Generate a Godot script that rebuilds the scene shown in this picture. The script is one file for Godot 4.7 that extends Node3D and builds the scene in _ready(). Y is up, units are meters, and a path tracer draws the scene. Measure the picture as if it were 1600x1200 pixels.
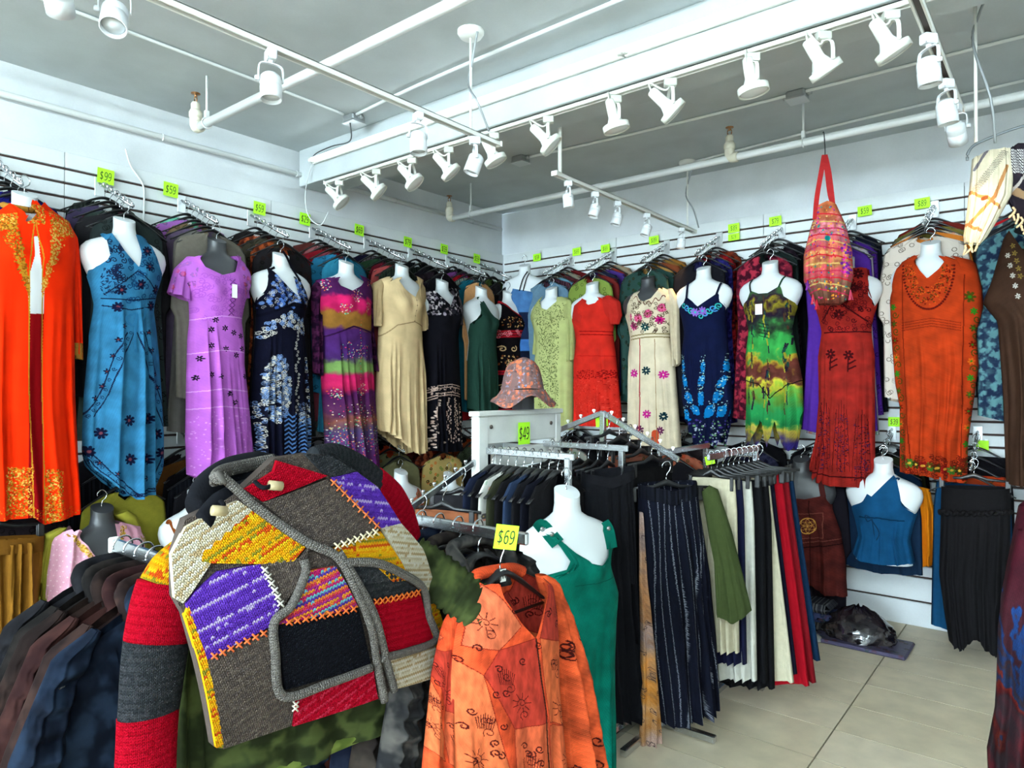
extends Node3D
# Clothing shop corner. Left wall is the plane x = 0, back wall the plane z = 0, floor y = 0 (metres).
const FOC := 1075.0
const CU := 800.0
const CV := 607.0
const EYE := Vector3(4.15, 1.5, 5.0)
const YAW := 39.0
const CEIL := 3.15
var fw := Vector3(-sin(deg_to_rad(YAW)), 0, -cos(deg_to_rad(YAW)))
var rt := Vector3(cos(deg_to_rad(YAW)), 0, -sin(deg_to_rad(YAW)))
var names := {}
var mats := {}
var noise := FastNoiseLite.new()
var rng := RandomNumberGenerator.new()
var tex_weave: ImageTexture
var tex_print: Array = []
var nrm_knit: ImageTexture
var nrm_cloth: ImageTexture

func _ready() -> void:
	rng.seed = 7
	# ---- camera, sky, exposure
	var cam := Camera3D.new()
	cam.name = "camera"
	cam.fov = rad_to_deg(2.0 * atan(600.0 / FOC))
	cam.position = EYE
	cam.rotation = Vector3(atan((CV - 600.0) / FOC), deg_to_rad(YAW), 0)
	cam.near = 0.05
	add_child(cam)
	cam.current = true
	var env := Environment.new()
	env.background_mode = Environment.BG_COLOR
	env.background_color = Color(0.86, 0.95, 1.0)
	env.background_energy_multiplier = 36.0
	env.tonemap_mode = Environment.TONE_MAPPER_LINEAR
	env.tonemap_exposure = 1.25
	env.sdfgi_enabled = true
	env.ssao_enabled = true
	env.ssil_enabled = true
	var we := WorldEnvironment.new()
	we.name = "world_environment"
	we.environment = env
	add_child(we)
	lights()
	shared_textures()
	room()
	ceiling_services()
	lamps()
	wall_stock()
	lower_stock()
	racks()
	foreground()
	small_things()

# ---------------------------------------------------------------- pixels to places
func ray(u: float, v: float) -> Vector3:
	return fw + rt * ((u - CU) / FOC) + Vector3.UP * ((CV - v) / FOC)
func at_x(u: float, v: float, x: float) -> Vector3:
	var d := ray(u, v)
	return EYE + d * ((x - EYE.x) / d.x)
func at_y(u: float, v: float, y: float) -> Vector3:
	var d := ray(u, v)
	return EYE + d * ((y - EYE.y) / d.y)
func at_z(u: float, v: float, z: float) -> Vector3:
	var d := ray(u, v)
	return EYE + d * ((z - EYE.z) / d.z)
# a vertical garment plane: basis r (right), up, n (outward)
func frame(o: Vector3, n: Vector3, zo := 0.0) -> Dictionary:
	n = n.normalized()
	return {"o": o, "n": n, "r": Vector3.UP.cross(n).normalized(), "k": fw.dot(o - EYE) / FOC, "zo": zo}
func loc(fr: Dictionary, u: float, v: float) -> Vector2:
	var d := ray(u, v)
	var t: float = ((fr.o - EYE).dot(fr.n) + fr.zo) / d.dot(fr.n)
	var q: Vector3 = EYE + d * t - fr.o
	return Vector2(q.dot(fr.r), q.y)
func lp(fr: Dictionary, a: Array) -> PackedVector2Array:
	var r := PackedVector2Array()
	for i in range(0, a.size(), 2):
		r.append(loc(fr, a[i], a[i + 1]))
	return r
func fl(a: Array) -> PackedVector2Array:
	var r := PackedVector2Array()
	for i in range(0, a.size(), 2):
		r.append(Vector2(a[i], a[i + 1]))
	return r

# ---------------------------------------------------------------- nodes
func numbered(n: String) -> String:
	if not names.has(n):
		names[n] = 0
		return n
	names[n] += 1
	return "%s_%03d" % [n, names[n]]
func tag(o: Node, label: String, cat: String, group := "") -> void:
	o.set_meta("label", label)
	o.set_meta("category", cat)
	if group != "":
		o.set_meta("group", group)
func thing(called: String, label: String, cat: String, at := Vector3.ZERO, basis := Basis.IDENTITY, group := "") -> Node3D:
	var o := Node3D.new()
	o.name = numbered(called)
	add_child(o)
	o.transform = Transform3D(basis, at)
	tag(o, label, cat, group)
	return o
func fthing(called: String, label: String, cat: String, fr: Dictionary, group := "") -> Node3D:
	return thing(called, label, cat, fr.o, Basis(fr.r, Vector3.UP, fr.n), group)
func put(called: String, mesh: Mesh, m: Material, parent: Node = self, at := Transform3D.IDENTITY) -> MeshInstance3D:
	var o := MeshInstance3D.new()
	o.name = numbered(called) if parent == self else called
	o.mesh = mesh
	o.material_override = m
	o.transform = at
	parent.add_child(o, true)
	return o
func struct(called: String, mesh: Mesh, m: Material) -> MeshInstance3D:
	var o := put(called, mesh, m)
	o.set_meta("kind", "structure")
	return o
func copy(o: Node3D, at: Transform3D, label := "", group := "") -> Node3D:
	var c: Node3D = o.duplicate()
	c.name = numbered(String(o.name))
	add_child(c)
	c.transform = at
	if label != "":
		c.set_meta("label", label)
	if group != "":
		c.set_meta("group", group)
	return c

# ---------------------------------------------------------------- mesh helpers
func ns() -> SurfaceTool:
	var st := SurfaceTool.new()
	st.begin(Mesh.PRIMITIVE_TRIANGLES)
	return st
func done(st: SurfaceTool) -> ArrayMesh:
	st.generate_normals()
	return st.commit()
func tri(st: SurfaceTool, a: Vector3, b: Vector3, c: Vector3, ua := Vector2.ZERO, ub := Vector2.ZERO, uc := Vector2.ZERO) -> void:
	st.set_uv(ua); st.add_vertex(a)
	st.set_uv(ub); st.add_vertex(b)
	st.set_uv(uc); st.add_vertex(c)
func quad(st: SurfaceTool, a: Vector3, b: Vector3, c: Vector3, d: Vector3) -> void:
	tri(st, a, b, c); tri(st, a, c, d)
# rows of points; left to right, top to bottom seen from outside gives clockwise fronts
func grid(st: SurfaceTool, P: Array, U: Array = [], flip := false) -> void:
	for j in P.size() - 1:
		var a: PackedVector3Array = P[j]
		var b: PackedVector3Array = P[j + 1]
		var hu := U.size() > 0
		for i in a.size() - 1:
			var u0 = U[j][i] if hu else Vector2.ZERO
			var u1 = U[j][i + 1] if hu else Vector2.ZERO
			var u2 = U[j + 1][i + 1] if hu else Vector2.ZERO
			var u3 = U[j + 1][i] if hu else Vector2.ZERO
			if flip:
				tri(st, a[i], b[i + 1], a[i + 1], u0, u2, u1)
				tri(st, a[i], b[i], b[i + 1], u0, u3, u2)
			else:
				tri(st, a[i], a[i + 1], b[i + 1], u0, u1, u2)
				tri(st, a[i], b[i + 1], b[i], u0, u2, u3)
# chamfered box
func cbox(st: SurfaceTool, c: Vector3, s: Vector3, ch := 0.004, b := Basis.IDENTITY) -> void:
	var h := s * 0.5
	ch = minf(ch, minf(h.x, minf(h.y, h.z)) * 0.8)
	st.set_smooth_group(-1)
	var g := func(x: float, y: float, z: float) -> Vector3: return c + b * Vector3(x, y, z)
	for ax in 3:
		for sg in [-1.0, 1.0]:
			var p := []
			for q in [[-1, -1], [1, -1], [1, 1], [-1, 1]]:
				var v := Vector3.ZERO
				v[ax] = h[ax] * sg
				v[(ax + 1) % 3] = (h[(ax + 1) % 3] - ch) * q[0]
				v[(ax + 2) % 3] = (h[(ax + 2) % 3] - ch) * q[1]
				p.append(g.call(v.x, v.y, v.z))
			if sg > 0:
				quad(st, p[0], p[3], p[2], p[1])
			else:
				quad(st, p[0], p[1], p[2], p[3])
	if ch > 0.0005:
		for ax in 3:
			var b1 := (ax + 1) % 3
			var b2 := (ax + 2) % 3
			for s1 in [-1.0, 1.0]:
				for s2 in [-1.0, 1.0]:
					var e := []
					for w in [[-1, 0], [1, 0], [1, 1], [-1, 1]]:
						var v := Vector3.ZERO
						v[ax] = (h[ax] - ch) * w[0]
						v[b1] = (h[b1] - (ch if w[1] else 0.0)) * s1
						v[b2] = (h[b2] - (0.0 if w[1] else ch)) * s2
						e.append(g.call(v.x, v.y, v.z))
					if s1 * s2 > 0:
						quad(st, e[0], e[3], e[2], e[1])
					else:
						quad(st, e[0], e[1], e[2], e[3])
	st.set_smooth_group(0)
func boxm(s: Vector3, ch := 0.004) -> ArrayMesh:
	var st := ns()
	cbox(st, Vector3.ZERO, s, ch)
	return done(st)
# tube along a path; radius r (or per-point array), flat = squash along the second axis
func tube(st: SurfaceTool, path: Array, r, sides := 10, flat := 1.0, up := Vector3.UP, caps := true, uvlen := 0.0) -> void:
	var P := []
	var U := []
	var n := path.size()
	var acc := 0.0
	for i in n:
		var d: Vector3 = (path[mini(i + 1, n - 1)] - path[maxi(i - 1, 0)]).normalized()
		var s := d.cross(up)
		if s.length() < 0.05:
			s = d.cross(Vector3.RIGHT if absf(d.x) < 0.9 else Vector3.BACK)
		s = s.normalized()
		var t := s.cross(d).normalized()
		var rr: float = r[i] if r is Array else r
		if i > 0:
			acc += path[i].distance_to(path[i - 1])
		var row := PackedVector3Array()
		var ur := PackedVector2Array()
		for k in sides + 1:
			var a := TAU * k / sides
			row.append(path[i] + s * cos(a) * rr + t * sin(a) * rr * flat)
			ur.append(Vector2(float(k) / sides * TAU * rr, acc))
		P.append(row)
		U.append(ur)
	grid(st, P, U)
	if caps:
		for e in [0, n - 1]:
			var row: PackedVector3Array = P[e]
			for k in sides:
				if e == 0:
					tri(st, path[0], row[k + 1], row[k])
				else:
					tri(st, path[e], row[k], row[k + 1])
func tubem(path: Array, r, sides := 10, flat := 1.0, up := Vector3.UP) -> ArrayMesh:
	var st := ns()
	tube(st, path, r, sides, flat, up)
	return done(st)
# lathe: profile of (radius, y) from top to bottom around local y, placed by xf
func lathe(st: SurfaceTool, prof: Array, seg := 20, xf := Transform3D.IDENTITY) -> void:
	var P := []
	for q in prof:
		var row := PackedVector3Array()
		for k in seg + 1:
			var a := TAU * k / seg
			row.append(xf * Vector3(sin(a) * q[0], q[1], cos(a) * q[0]))
		P.append(row)
	grid(st, P)
func lathem(prof: Array, seg := 20) -> ArrayMesh:
	var st := ns()
	lathe(st, prof, seg)
	return done(st)
# flat strap of width w and thickness th swept along a path, lying across side
func strap(st: SurfaceTool, path: Array, side, w: float, th: float) -> void:
	var A := []
	var n := path.size()
	for i in n:
		var d: Vector3 = (path[mini(i + 1, n - 1)] - path[maxi(i - 1, 0)]).normalized()
		var s: Vector3 = (side[i] if side is Array else side).normalized()
		var t := d.cross(s).normalized()
		var q: Vector3 = path[i]
		A.append(PackedVector3Array([q - s * w * 0.5 + t * th * 0.5, q + s * w * 0.5 + t * th * 0.5, q + s * w * 0.5 - t * th * 0.5, q - s * w * 0.5 - t * th * 0.5, q - s * w * 0.5 + t * th * 0.5]))
	st.set_smooth_group(-1)
	grid(st, A)
	for e in [0, n - 1]:
		var r: PackedVector3Array = A[e]
		quad(st, r[0], r[1], r[2], r[3])
	st.set_smooth_group(0)
func arc(c: Vector3, a: Vector3, b: Vector3, r: float, t0: float, t1: float, n := 10) -> Array:
	var p := []
	for i in n + 1:
		var t := deg_to_rad(lerpf(t0, t1, float(i) / n))
		p.append(c + a * cos(t) * r + b * sin(t) * r)
	return p
# smooth curve through points
func curve(pts: Array, per := 6) -> Array:
	var r := []
	for i in pts.size() - 1:
		var p0 = pts[maxi(i - 1, 0)]
		var p1 = pts[i]
		var p2 = pts[i + 1]
		var p3 = pts[mini(i + 2, pts.size() - 1)]
		for k in per:
			r.append(p1.cubic_interpolate(p2, p0, p3, float(k) / per))
	r.append(pts[-1])
	return r

# ---------------------------------------------------------------- materials
func mat(c: Color, rough := 0.6, metal := 0.0) -> StandardMaterial3D:
	var key := "%s/%s/%s" % [c.to_html(), rough, metal]
	if mats.has(key):
		return mats[key]
	var m := StandardMaterial3D.new()
	m.albedo_color = c
	m.roughness = rough
	m.metallic = metal
	mats[key] = m
	return m
func rgb(r: float, g: float, b: float) -> Color:
	return Color(r / 255.0, g / 255.0, b / 255.0)
func fabric(c: Color, pattern := -1, rough := 0.92) -> StandardMaterial3D:
	var key := "f%s/%d/%s" % [c.to_html(), pattern, rough]
	if mats.has(key):
		return mats[key]
	var m := StandardMaterial3D.new()
	m.albedo_color = Color(pow(c.r, 1.22) * 0.92, pow(c.g, 1.22) * 0.92, pow(c.b, 1.22) * 0.92)
	m.metallic_specular = 0.2
	m.roughness = rough
	m.albedo_texture = tex_weave if pattern < 0 else tex_print[pattern]
	m.uv1_triplanar = true
	var sc := 3.0 if pattern < 0 else 2.6
	m.uv1_scale = Vector3(sc, sc, sc)
	m.normal_enabled = true
	m.normal_texture = nrm_cloth
	m.normal_scale = 0.35
	mats[key] = m
	return m
func chrome() -> StandardMaterial3D:
	return mat(rgb(200, 203, 207), 0.25, 1.0)
func black_plastic() -> StandardMaterial3D:
	return mat(rgb(22, 22, 24), 0.38)
func white_paint() -> StandardMaterial3D:
	return mat(rgb(232, 232, 226), 0.5)

func shared_textures() -> void:
	noise.seed = 3
	noise.frequency = 0.05
	# woven cloth: fine thread grain with slight unevenness
	var n2 := FastNoiseLite.new()
	n2.seed = 11
	n2.frequency = 0.03
	var im := Image.create(256, 256, false, Image.FORMAT_RGB8)
	var hi := Image.create(256, 256, false, Image.FORMAT_RGB8)
	var soft: Image = n2.get_seamless_image(256, 256)
	for y in 256:
		for x in 256:
			var th := 0.5 + 0.25 * (sin(x * TAU / 4.0) + sin(y * TAU / 4.0))
			var g := 0.86 + 0.06 * th + 0.08 * (soft.get_pixel(x, y).r - 0.5) + 0.05 * (rng.randf() - 0.5)
			im.set_pixel(x, y, Color(g, g, g))
			var hh := clampf(0.3 * th + 0.5 * soft.get_pixel(x, y).r + 0.15 * rng.randf(), 0.0, 1.0)
			hi.set_pixel(x, y, Color(hh, hh, hh))
	tex_weave = ImageTexture.create_from_image(im)
	hi.bump_map_to_normal_map(2.0)
	nrm_cloth = ImageTexture.create_from_image(hi)
	# a few tone prints shared by the garments behind the fronts: 0 flowers, 1 tie-dye clouds, 2 stripes, 3 vines
	for k in 4:
		var p := Image.create(256, 256, false, Image.FORMAT_RGB8)
		p.fill(Color(0.92, 0.92, 0.92))
		if k == 1:
			var cl := FastNoiseLite.new()
			cl.seed = 21
			cl.frequency = 0.022
			var ci: Image = cl.get_seamless_image(256, 256)
			for y in 256:
				for x in 256:
					var f := smoothstep(0.35, 0.65, ci.get_pixel(x, y).r)
					p.set_pixel(x, y, Color(0.35, 0.3, 0.4).lerp(Color(1, 0.95, 0.85), f))
		elif k == 2:
			for x in range(0, 256, 32):
				p.fill_rect(Rect2i(x, 0, 13, 256), Color(0.55, 0.55, 0.6))
				p.fill_rect(Rect2i(x + 20, 0, 4, 256), Color(0.3, 0.3, 0.35))
		else:
			for q in 46:
				var cx := rng.randi_range(12, 243)
				var cy := rng.randi_range(12, 243)
				if k == 0:
					var pc := [Color(0.25, 0.2, 0.25), Color(1.0, 0.6, 0.5), Color(0.5, 0.75, 0.6)][q % 3] as Color
					for a in 6:
						disc(p, Vector2(cx, cy) + Vector2.from_angle(a * TAU / 6) * 6.0, 3.6, pc)
					disc(p, Vector2(cx, cy), 3, Color(1, 0.9, 0.5))
				else:
					var o := Vector2(cx, cy)
					var an := rng.randf() * TAU
					for s in 26:
						o += Vector2.from_angle(an) * 2.0
						an += 0.25
						disc(p, o, 1.3, Color(0.3, 0.26, 0.26))
		tex_print.append(ImageTexture.create_from_image(p))
	# knit stitches: columns of little v shapes
	var kn := Image.create(128, 256, false, Image.FORMAT_RGB8)
	for y in 256:
		for x in 128:
			var cx := fposmod(x, 8.0) / 8.0
			var dy := fposmod(y + absf(cx - 0.5) * 7.0, 6.0) / 6.0
			var g := sin(dy * PI) * (0.35 + 0.65 * sin(cx * TAU) * sin(cx * TAU))
			kn.set_pixel(x, y, Color(g, g, g))
	kn.bump_map_to_normal_map(3.0)
	nrm_knit = ImageTexture.create_from_image(kn)
func disc(im: Image, c: Vector2, r: float, col: Color) -> void:
	var y0 := int(ceil(c.y - r))
	var y1 := int(floor(c.y + r))
	if r < 0.8:
		im.fill_rect(Rect2i(int(c.x), int(c.y), 1, 1), col)
		return
	for y in range(y0, y1 + 1):
		var h := sqrt(maxf(r * r - (y - c.y) * (y - c.y), 0.0))
		im.fill_rect(Rect2i(int(round(c.x - h)), y, maxi(int(round(2 * h)), 1), 1), col)

# ---------------------------------------------------------------- light
func area(at: Vector3, dir: Vector3, size: Vector2, col: Color, e: float, up := Vector3.UP) -> AreaLight3D:
	var l := AreaLight3D.new()
	l.name = numbered("tube_light")
	l.area_size = size
	l.light_color = col
	l.light_energy = e
	l.area_range = 14.0
	l.area_attenuation = 2.0
	l.shadow_enabled = true
	add_child(l)
	l.look_at_from_position(at, at + dir, up)
	return l
const COOL := Color(0.89, 0.975, 1.0)
func lights() -> void:
	# the two tubes on the beam (x 0.2 to 2.58 and 2.58 to 4.97), shining out and down
	for x in [1.385, 3.775]:
		area(Vector3(x, 3.03, 2.31), Vector3(0, -0.55, 0.8), Vector2(2.36, 0.05), COOL, 0.3)
	# tubes of the same kind on the ceiling nearer the shop door, beyond the top of the frame
	for q in [[2.6, 6.6], [5.0, 6.6], [2.6, 9.0], [5.0, 9.0]]:
		area(Vector3(q[0], CEIL - 0.1, q[1] - 0.05), Vector3(0, -0.55, -0.83), Vector2(2.36, 0.06), COOL, 7.0)
		area(Vector3(q[0], CEIL - 0.1, q[1] + 0.05), Vector3(0, -0.55, 0.83), Vector2(2.36, 0.06), COOL, 2.5)

# ---------------------------------------------------------------- room
func wall_mat(c: Color, seed_: int, amount: float) -> StandardMaterial3D:
	var m := StandardMaterial3D.new()
	var n := FastNoiseLite.new()
	n.seed = seed_
	n.frequency = 0.012
	n.fractal_octaves = 5
	var s: Image = n.get_seamless_image(256, 256)
	var im := Image.create(256, 256, false, Image.FORMAT_RGB8)
	for y in 256:
		for x in 256:
			var f := 1.0 - amount * s.get_pixel(x, y).r - 0.015 * rng.randf()
			im.set_pixel(x, y, Color(c.r * f, c.g * f, c.b * f))
	m.albedo_texture = ImageTexture.create_from_image(im)
	m.uv1_triplanar = true
	m.uv1_world_triplanar = true
	m.uv1_scale = Vector3.ONE * 0.7
	m.roughness = 0.75
	return m
func slab(c: Vector3, s: Vector3, ch := 0.0) -> ArrayMesh:
	var st := ns()
	cbox(st, c, s, ch)
	return done(st)
func room() -> void:
	var W := 6.4
	var Lz := 13.5
	var paint := wall_mat(rgb(226, 230, 233), 5, 0.07)
	var cpaint := wall_mat(rgb(196, 203, 205), 9, 0.07)
	var wl := struct("wall_left", slab(Vector3(-0.1, CEIL / 2, Lz / 2), Vector3(0.16, CEIL, Lz)), paint)
	var wb := struct("wall_back", slab(Vector3(W / 2, CEIL / 2, -0.1), Vector3(W + 0.3, CEIL, 0.16)), paint)
	struct("wall_right", slab(Vector3(W + 0.1, CEIL / 2, Lz / 2), Vector3(0.2, CEIL, Lz)), paint)
	# shop front with a wide glazed opening, 8.5 m behind the camera
	var wf := ns()
	cbox(wf, Vector3(W / 2, 0.05, Lz + 0.1), Vector3(W + 0.4, 0.1, 0.2), 0.0)
	cbox(wf, Vector3(W / 2, (2.95 + CEIL) / 2, Lz + 0.1), Vector3(W + 0.4, CEIL - 2.95, 0.2), 0.0)
	cbox(wf, Vector3(0.05, 1.525, Lz + 0.1), Vector3(0.5, 2.85, 0.2), 0.0)
	cbox(wf, Vector3(W - 0.05, 1.525, Lz + 0.1), Vector3(0.5, 2.85, 0.2), 0.0)
	struct("wall_front", done(wf), paint)
	var win := struct("window_1", slab(Vector3(W / 2, 0.13, Lz + 0.1), Vector3(W - 0.6, 0.06, 0.08), 0.004), mat(rgb(70, 72, 75), 0.4, 0.6))
	var glass := StandardMaterial3D.new()
	glass.albedo_color = Color(0.9, 0.97, 0.97, 0.06)
	glass.transparency = BaseMaterial3D.TRANSPARENCY_ALPHA
	glass.roughness = 0.02
	for k in 5:
		put("mullion", slab(Vector3(0.33 + k * 1.435, 1.53, Lz + 0.1), Vector3(0.06, 2.8, 0.08), 0.004), mat(rgb(70, 72, 75), 0.4, 0.6), win)
		if k < 4:
			put("pane", slab(Vector3(0.33 + (k + 0.5) * 1.435, 1.53, Lz + 0.1), Vector3(1.375, 2.76, 0.008)), glass, win)
	struct("pavement", slab(Vector3(W / 2, -0.1, Lz + 5.2), Vector3(30, 0.1, 10)), mat(rgb(150, 148, 142), 0.9))
	struct("ceiling", slab(Vector3(W / 2, CEIL + 0.1, Lz / 2), Vector3(W + 0.4, 0.2, Lz + 0.4)), cpaint)
	var fl_ := struct("floor", slab(Vector3(W / 2, -0.06, Lz / 2), Vector3(W + 0.4, 0.1, Lz + 0.4)), mat(rgb(74, 68, 60), 0.95))
	# floor tiles 1.2 x 0.3 m with open joints
	var tmats := []
	for k in 3:
		tmats.append(wall_mat(rgb(226 - k * 4, 211 - k * 4, 184 - k * 5), 40 + k, 0.10))
		tmats[k].roughness = 0.42
		tmats[k].uv1_scale = Vector3.ONE * 1.6
	var tm := boxm(Vector3(1.1945, 0.012, 0.2942), 0.0004)
	for i in 6:
		for j in 45:
			var x := 0.34 + 1.2 * i
			if x - 0.6 > W or x + 0.6 < 0.0:
				continue
			put("floor_tile", tm, tmats[(i * 7 + j * 5 + (j * j) % 4) % 3], fl_, Transform3D(Basis.IDENTITY, Vector3(x, -0.006, 0.1 + 0.3 * j)))
	# slat panels on both walls
	var slat_m := wall_mat(rgb(224, 228, 229), 15, 0.05)
	slat_m.roughness = 0.5
	var groove := mat(rgb(62, 44, 38), 0.8)
	for side in 2:
		var wall: Node = wl if side == 0 else wb
		var back := slab(Vector3(0, 1.44, 3.05), Vector3(0.006, 2.6, 6.1)) if side == 0 else slab(Vector3(3.05, 1.44, 0), Vector3(6.1, 2.6, 0.006))
		put("groove_backing", back, groove, wall, Transform3D(Basis.IDENTITY, Vector3(-0.0165, 0, 0) if side == 0 else Vector3(0, 0, -0.0165)))
		var pw := 1.219
		for pnl in 5:
			var a := pnl * pw + 0.002
			var b := minf((pnl + 1) * pw, 6.2) - 0.001
			for k in 33:
				var y1 := 2.664 - 0.0762 * (k - 1) if k > 0 else 2.76
				var y0 := 2.664 - 0.0762 * k + 0.0135 if k > 0 else 2.6775
				if k == 32:
					y0 = 0.16
				var s := Vector3(0.016, y1 - y0, b - a) if side == 0 else Vector3(b - a, y1 - y0, 0.016)
				var c := Vector3(-0.008, (y0 + y1) / 2, (a + b) / 2) if side == 0 else Vector3((a + b) / 2, (y0 + y1) / 2, -0.008)
				put("slat", slab_cached(s), slat_m, wall, Transform3D(Basis.IDENTITY, c))
	var bb := struct("baseboard_left", slab(Vector3(0.004, 0.075, Lz / 2), Vector3(0.018, 0.15, Lz), 0.003), paint)
	bb = struct("baseboard_back", slab(Vector3(W / 2 + 0.01, 0.075, 0.004), Vector3(W - 0.02, 0.15, 0.018), 0.003), paint)
	# ceiling beam across the shop
	struct("trim_1", slab(Vector3(W / 2, (2.9 + CEIL) / 2, 2.1), Vector3(W, CEIL - 2.9, 0.25), 0.004), cpaint)
var slab_cache := {}
func slab_cached(s: Vector3) -> ArrayMesh:
	var k := "%.3f/%.3f/%.3f" % [s.x, s.y, s.z]
	if not slab_cache.has(k):
		slab_cache[k] = boxm(s, 0.0018)
	return slab_cache[k]
# ---------------------------------------------------------------- pipes, conduits and lights under the ceiling
func cable(called: String, pts: Array, r: float, m: Material, label: String, cat: String) -> void:
	var o := put(called, tubem(curve(pts), r, 8), m)
	tag(o, label, cat)
func ceiling_services() -> void:
	var wp := mat(rgb(228, 231, 230), 0.45)
	var ivory := mat(rgb(222, 217, 198), 0.5)
	# sprinkler pipes along x
	for q in [[0.5, 6.3, 2.9, 3.2, "white sprinkler pipe ending in an elbow by the track nearer the shop door", [0.62, 3.3]], [0.18, 6.3, 2.9, 0.92, "white sprinkler pipe running above the back wall stock", [0.42, 2.98]]]:
		var o := thing("sprinkler_pipe", q[4], "pipe", Vector3(q[0], q[2], q[3]))
		put("pipe", tubem([Vector3(0, 0, 0), Vector3(q[1] - q[0], 0, 0)], 0.0215, 16), wp, o)
		var heads := [0.0] if q[3] > 2 else [0.0, 2.37]
		for hx in heads:
			var st := ns()
			tube(st, curve([Vector3(hx + 0.05, 0, 0), Vector3(hx + 0.012, 0.004, 0), Vector3(hx, 0.03, 0), Vector3(hx, 0.075, 0)], 5), 0.03, 14)
			lathe(st, [[0.0, 0.1], [0.026, 0.1], [0.034, 0.085], [0.034, 0.06], [0.03, 0.055]], 16, Transform3D(Basis.IDENTITY, Vector3(hx, 0, 0)))
			lathe(st, [[0.0, 0.14], [0.018, 0.14], [0.024, 0.13], [0.024, 0.1], [0.028, 0.095]], 16, Transform3D(Basis.IDENTITY, Vector3(hx, 0, 0)))
			var ef := put("elbow_fitting", done(st), ivory, o)
			var sp := ns()
			lathe(sp, [[0.0, 0.19], [0.024, 0.19], [0.024, 0.186], [0.006, 0.184], [0.006, 0.17]], 14, Transform3D(Basis.IDENTITY, Vector3(hx, 0, 0)))
			for sg in [-1.0, 1.0]:
				tube(sp, curve([Vector3(hx, 0.184, 0), Vector3(hx + 0.013 * sg, 0.165, 0), Vector3(hx + 0.009 * sg, 0.14, 0)], 4), 0.0035, 6)
			put("sprinkler_head", done(sp), mat(rgb(150, 104, 66), 0.35, 0.7), ef)
		for hx in [q[5][0] - q[0], q[5][1] - q[0]]:
			var st := ns()
			tube(st, [Vector3(hx, CEIL - q[2], 0), Vector3(hx, 0.03, 0)], 0.006, 8)
			tube(st, arc(Vector3(hx, 0, 0), Vector3.UP, Vector3.BACK, 0.026, 0, 360, 16), 0.005, 6)
			cbox(st, Vector3(hx, 0.045, 0), Vector3(0.02, 0.04, 0.022), 0.002)
			put("pipe_hanger", done(st), wp, o)
	# pipe along the left wall, with clips
	var o2 := thing("wall_pipe", "white pipe clipped along the left wall above the slat panels", "pipe", Vector3(0.02, 2.95, 0.06))
	put("pipe", tubem([Vector3(0, 0.04, 0), Vector3(0, 0, 8.0)], 0.017, 12), wp, o2)
	for z in [0.4, 1.3, 2.2, 3.1, 4.0]:
		var st := ns()
		tube(st, arc(Vector3(0, 0.04 - z * 0.005, z), Vector3.UP, Vector3.RIGHT, 0.019, 0, 180, 8), 0.004, 6)
		put("clip", done(st), wp, o2)
	# conduits with boxes on the ceiling
	var yc := CEIL - 0.012
	cable("ceiling_conduit", [Vector3(0.8, yc, 4.6), Vector3(0.8, yc, 3.4), Vector3(0.79, yc, 2.45)], 0.008, wp, "thin white conduit running from the shop door side to the box before the beam", "conduit")
	cable("ceiling_conduit", [Vector3(0.85, yc, 2.4), Vector3(2.0, yc, 2.46), Vector3(5.5, yc, 2.5)], 0.009, wp, "thin grey conduit along the ceiling in front of the beam", "conduit")
	cable("ceiling_conduit", [Vector3(1.16, yc, 1.15), Vector3(2.4, yc, 1.06), Vector3(5.5, yc, 1.0)], 0.009, wp, "thin white conduit behind the beam with two junction boxes", "conduit")
	cable("ceiling_conduit", [Vector3(2.05, yc, 0.32), Vector3(3.2, yc, 0.42), Vector3(5.5, yc, 0.5)], 0.008, wp, "thin white conduit on the ceiling close to the back wall", "conduit")
	var galv := mat(rgb(170, 174, 176), 0.4, 0.6)
	for q in [[0.79, 2.37, "galvanised junction box where two ceiling conduits meet before the beam"], [1.12, 1.16, "galvanised junction box at the end of the conduit behind the beam"], [2.98, 1.03, "galvanised junction box halfway along the conduit behind the beam"]]:
		var b := thing("junction_box", q[2], "box", Vector3(q[0], CEIL, q[1]))
		var st := ns()
		cbox(st, Vector3(0, -0.022, 0), Vector3(0.1, 0.044, 0.1), 0.008)
		put("body", done(st), galv, b)
		put("cover", slab(Vector3(0, -0.047, 0), Vector3(0.106, 0.005, 0.106), 0.002), mat(rgb(205, 208, 210), 0.4, 0.3), b)
		for sx in [-1.0, 1.0]:
			put("connector", tubem([Vector3(0.05 * sx, -0.02, 0), Vector3(0.075 * sx, -0.016, 0)], 0.014, 8), galv, b)
	cable("power_cord", [Vector3(0.79, CEIL - 0.05, 2.4), Vector3(0.66, CEIL - 0.1, 2.3), Vector3(0.42, CEIL - 0.07, 2.26), Vector3(0.25, CEIL - 0.08, 2.26), Vector3(0.2, CEIL - 0.12, 2.27)], 0.004, mat(rgb(60, 62, 64), 0.5), "dark cord from junction box to the end of the beam light", "cord")
	cable("loose_cable", [Vector3(0.19, 3.02, 2.25), Vector3(0.13, 2.85, 2.26), Vector3(0.13, 2.68, 2.24), Vector3(0.24, 2.6, 2.22), Vector3(0.3, 2.68, 2.2)], 0.004, mat(rgb(205, 208, 208), 0.5), "loose white cable looping down from the end of the beam light", "cable")
	cable("wall_cable", [at_x(195, 232, 0.01), at_x(203, 258, 0.01), at_x(222, 288, 0.01), at_x(224, 320, 0.01), at_x(222, 372, 0.01)], 0.005, wp, "white cable running down the slat wall beside the neon card above the blue dress", "cable")
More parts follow.
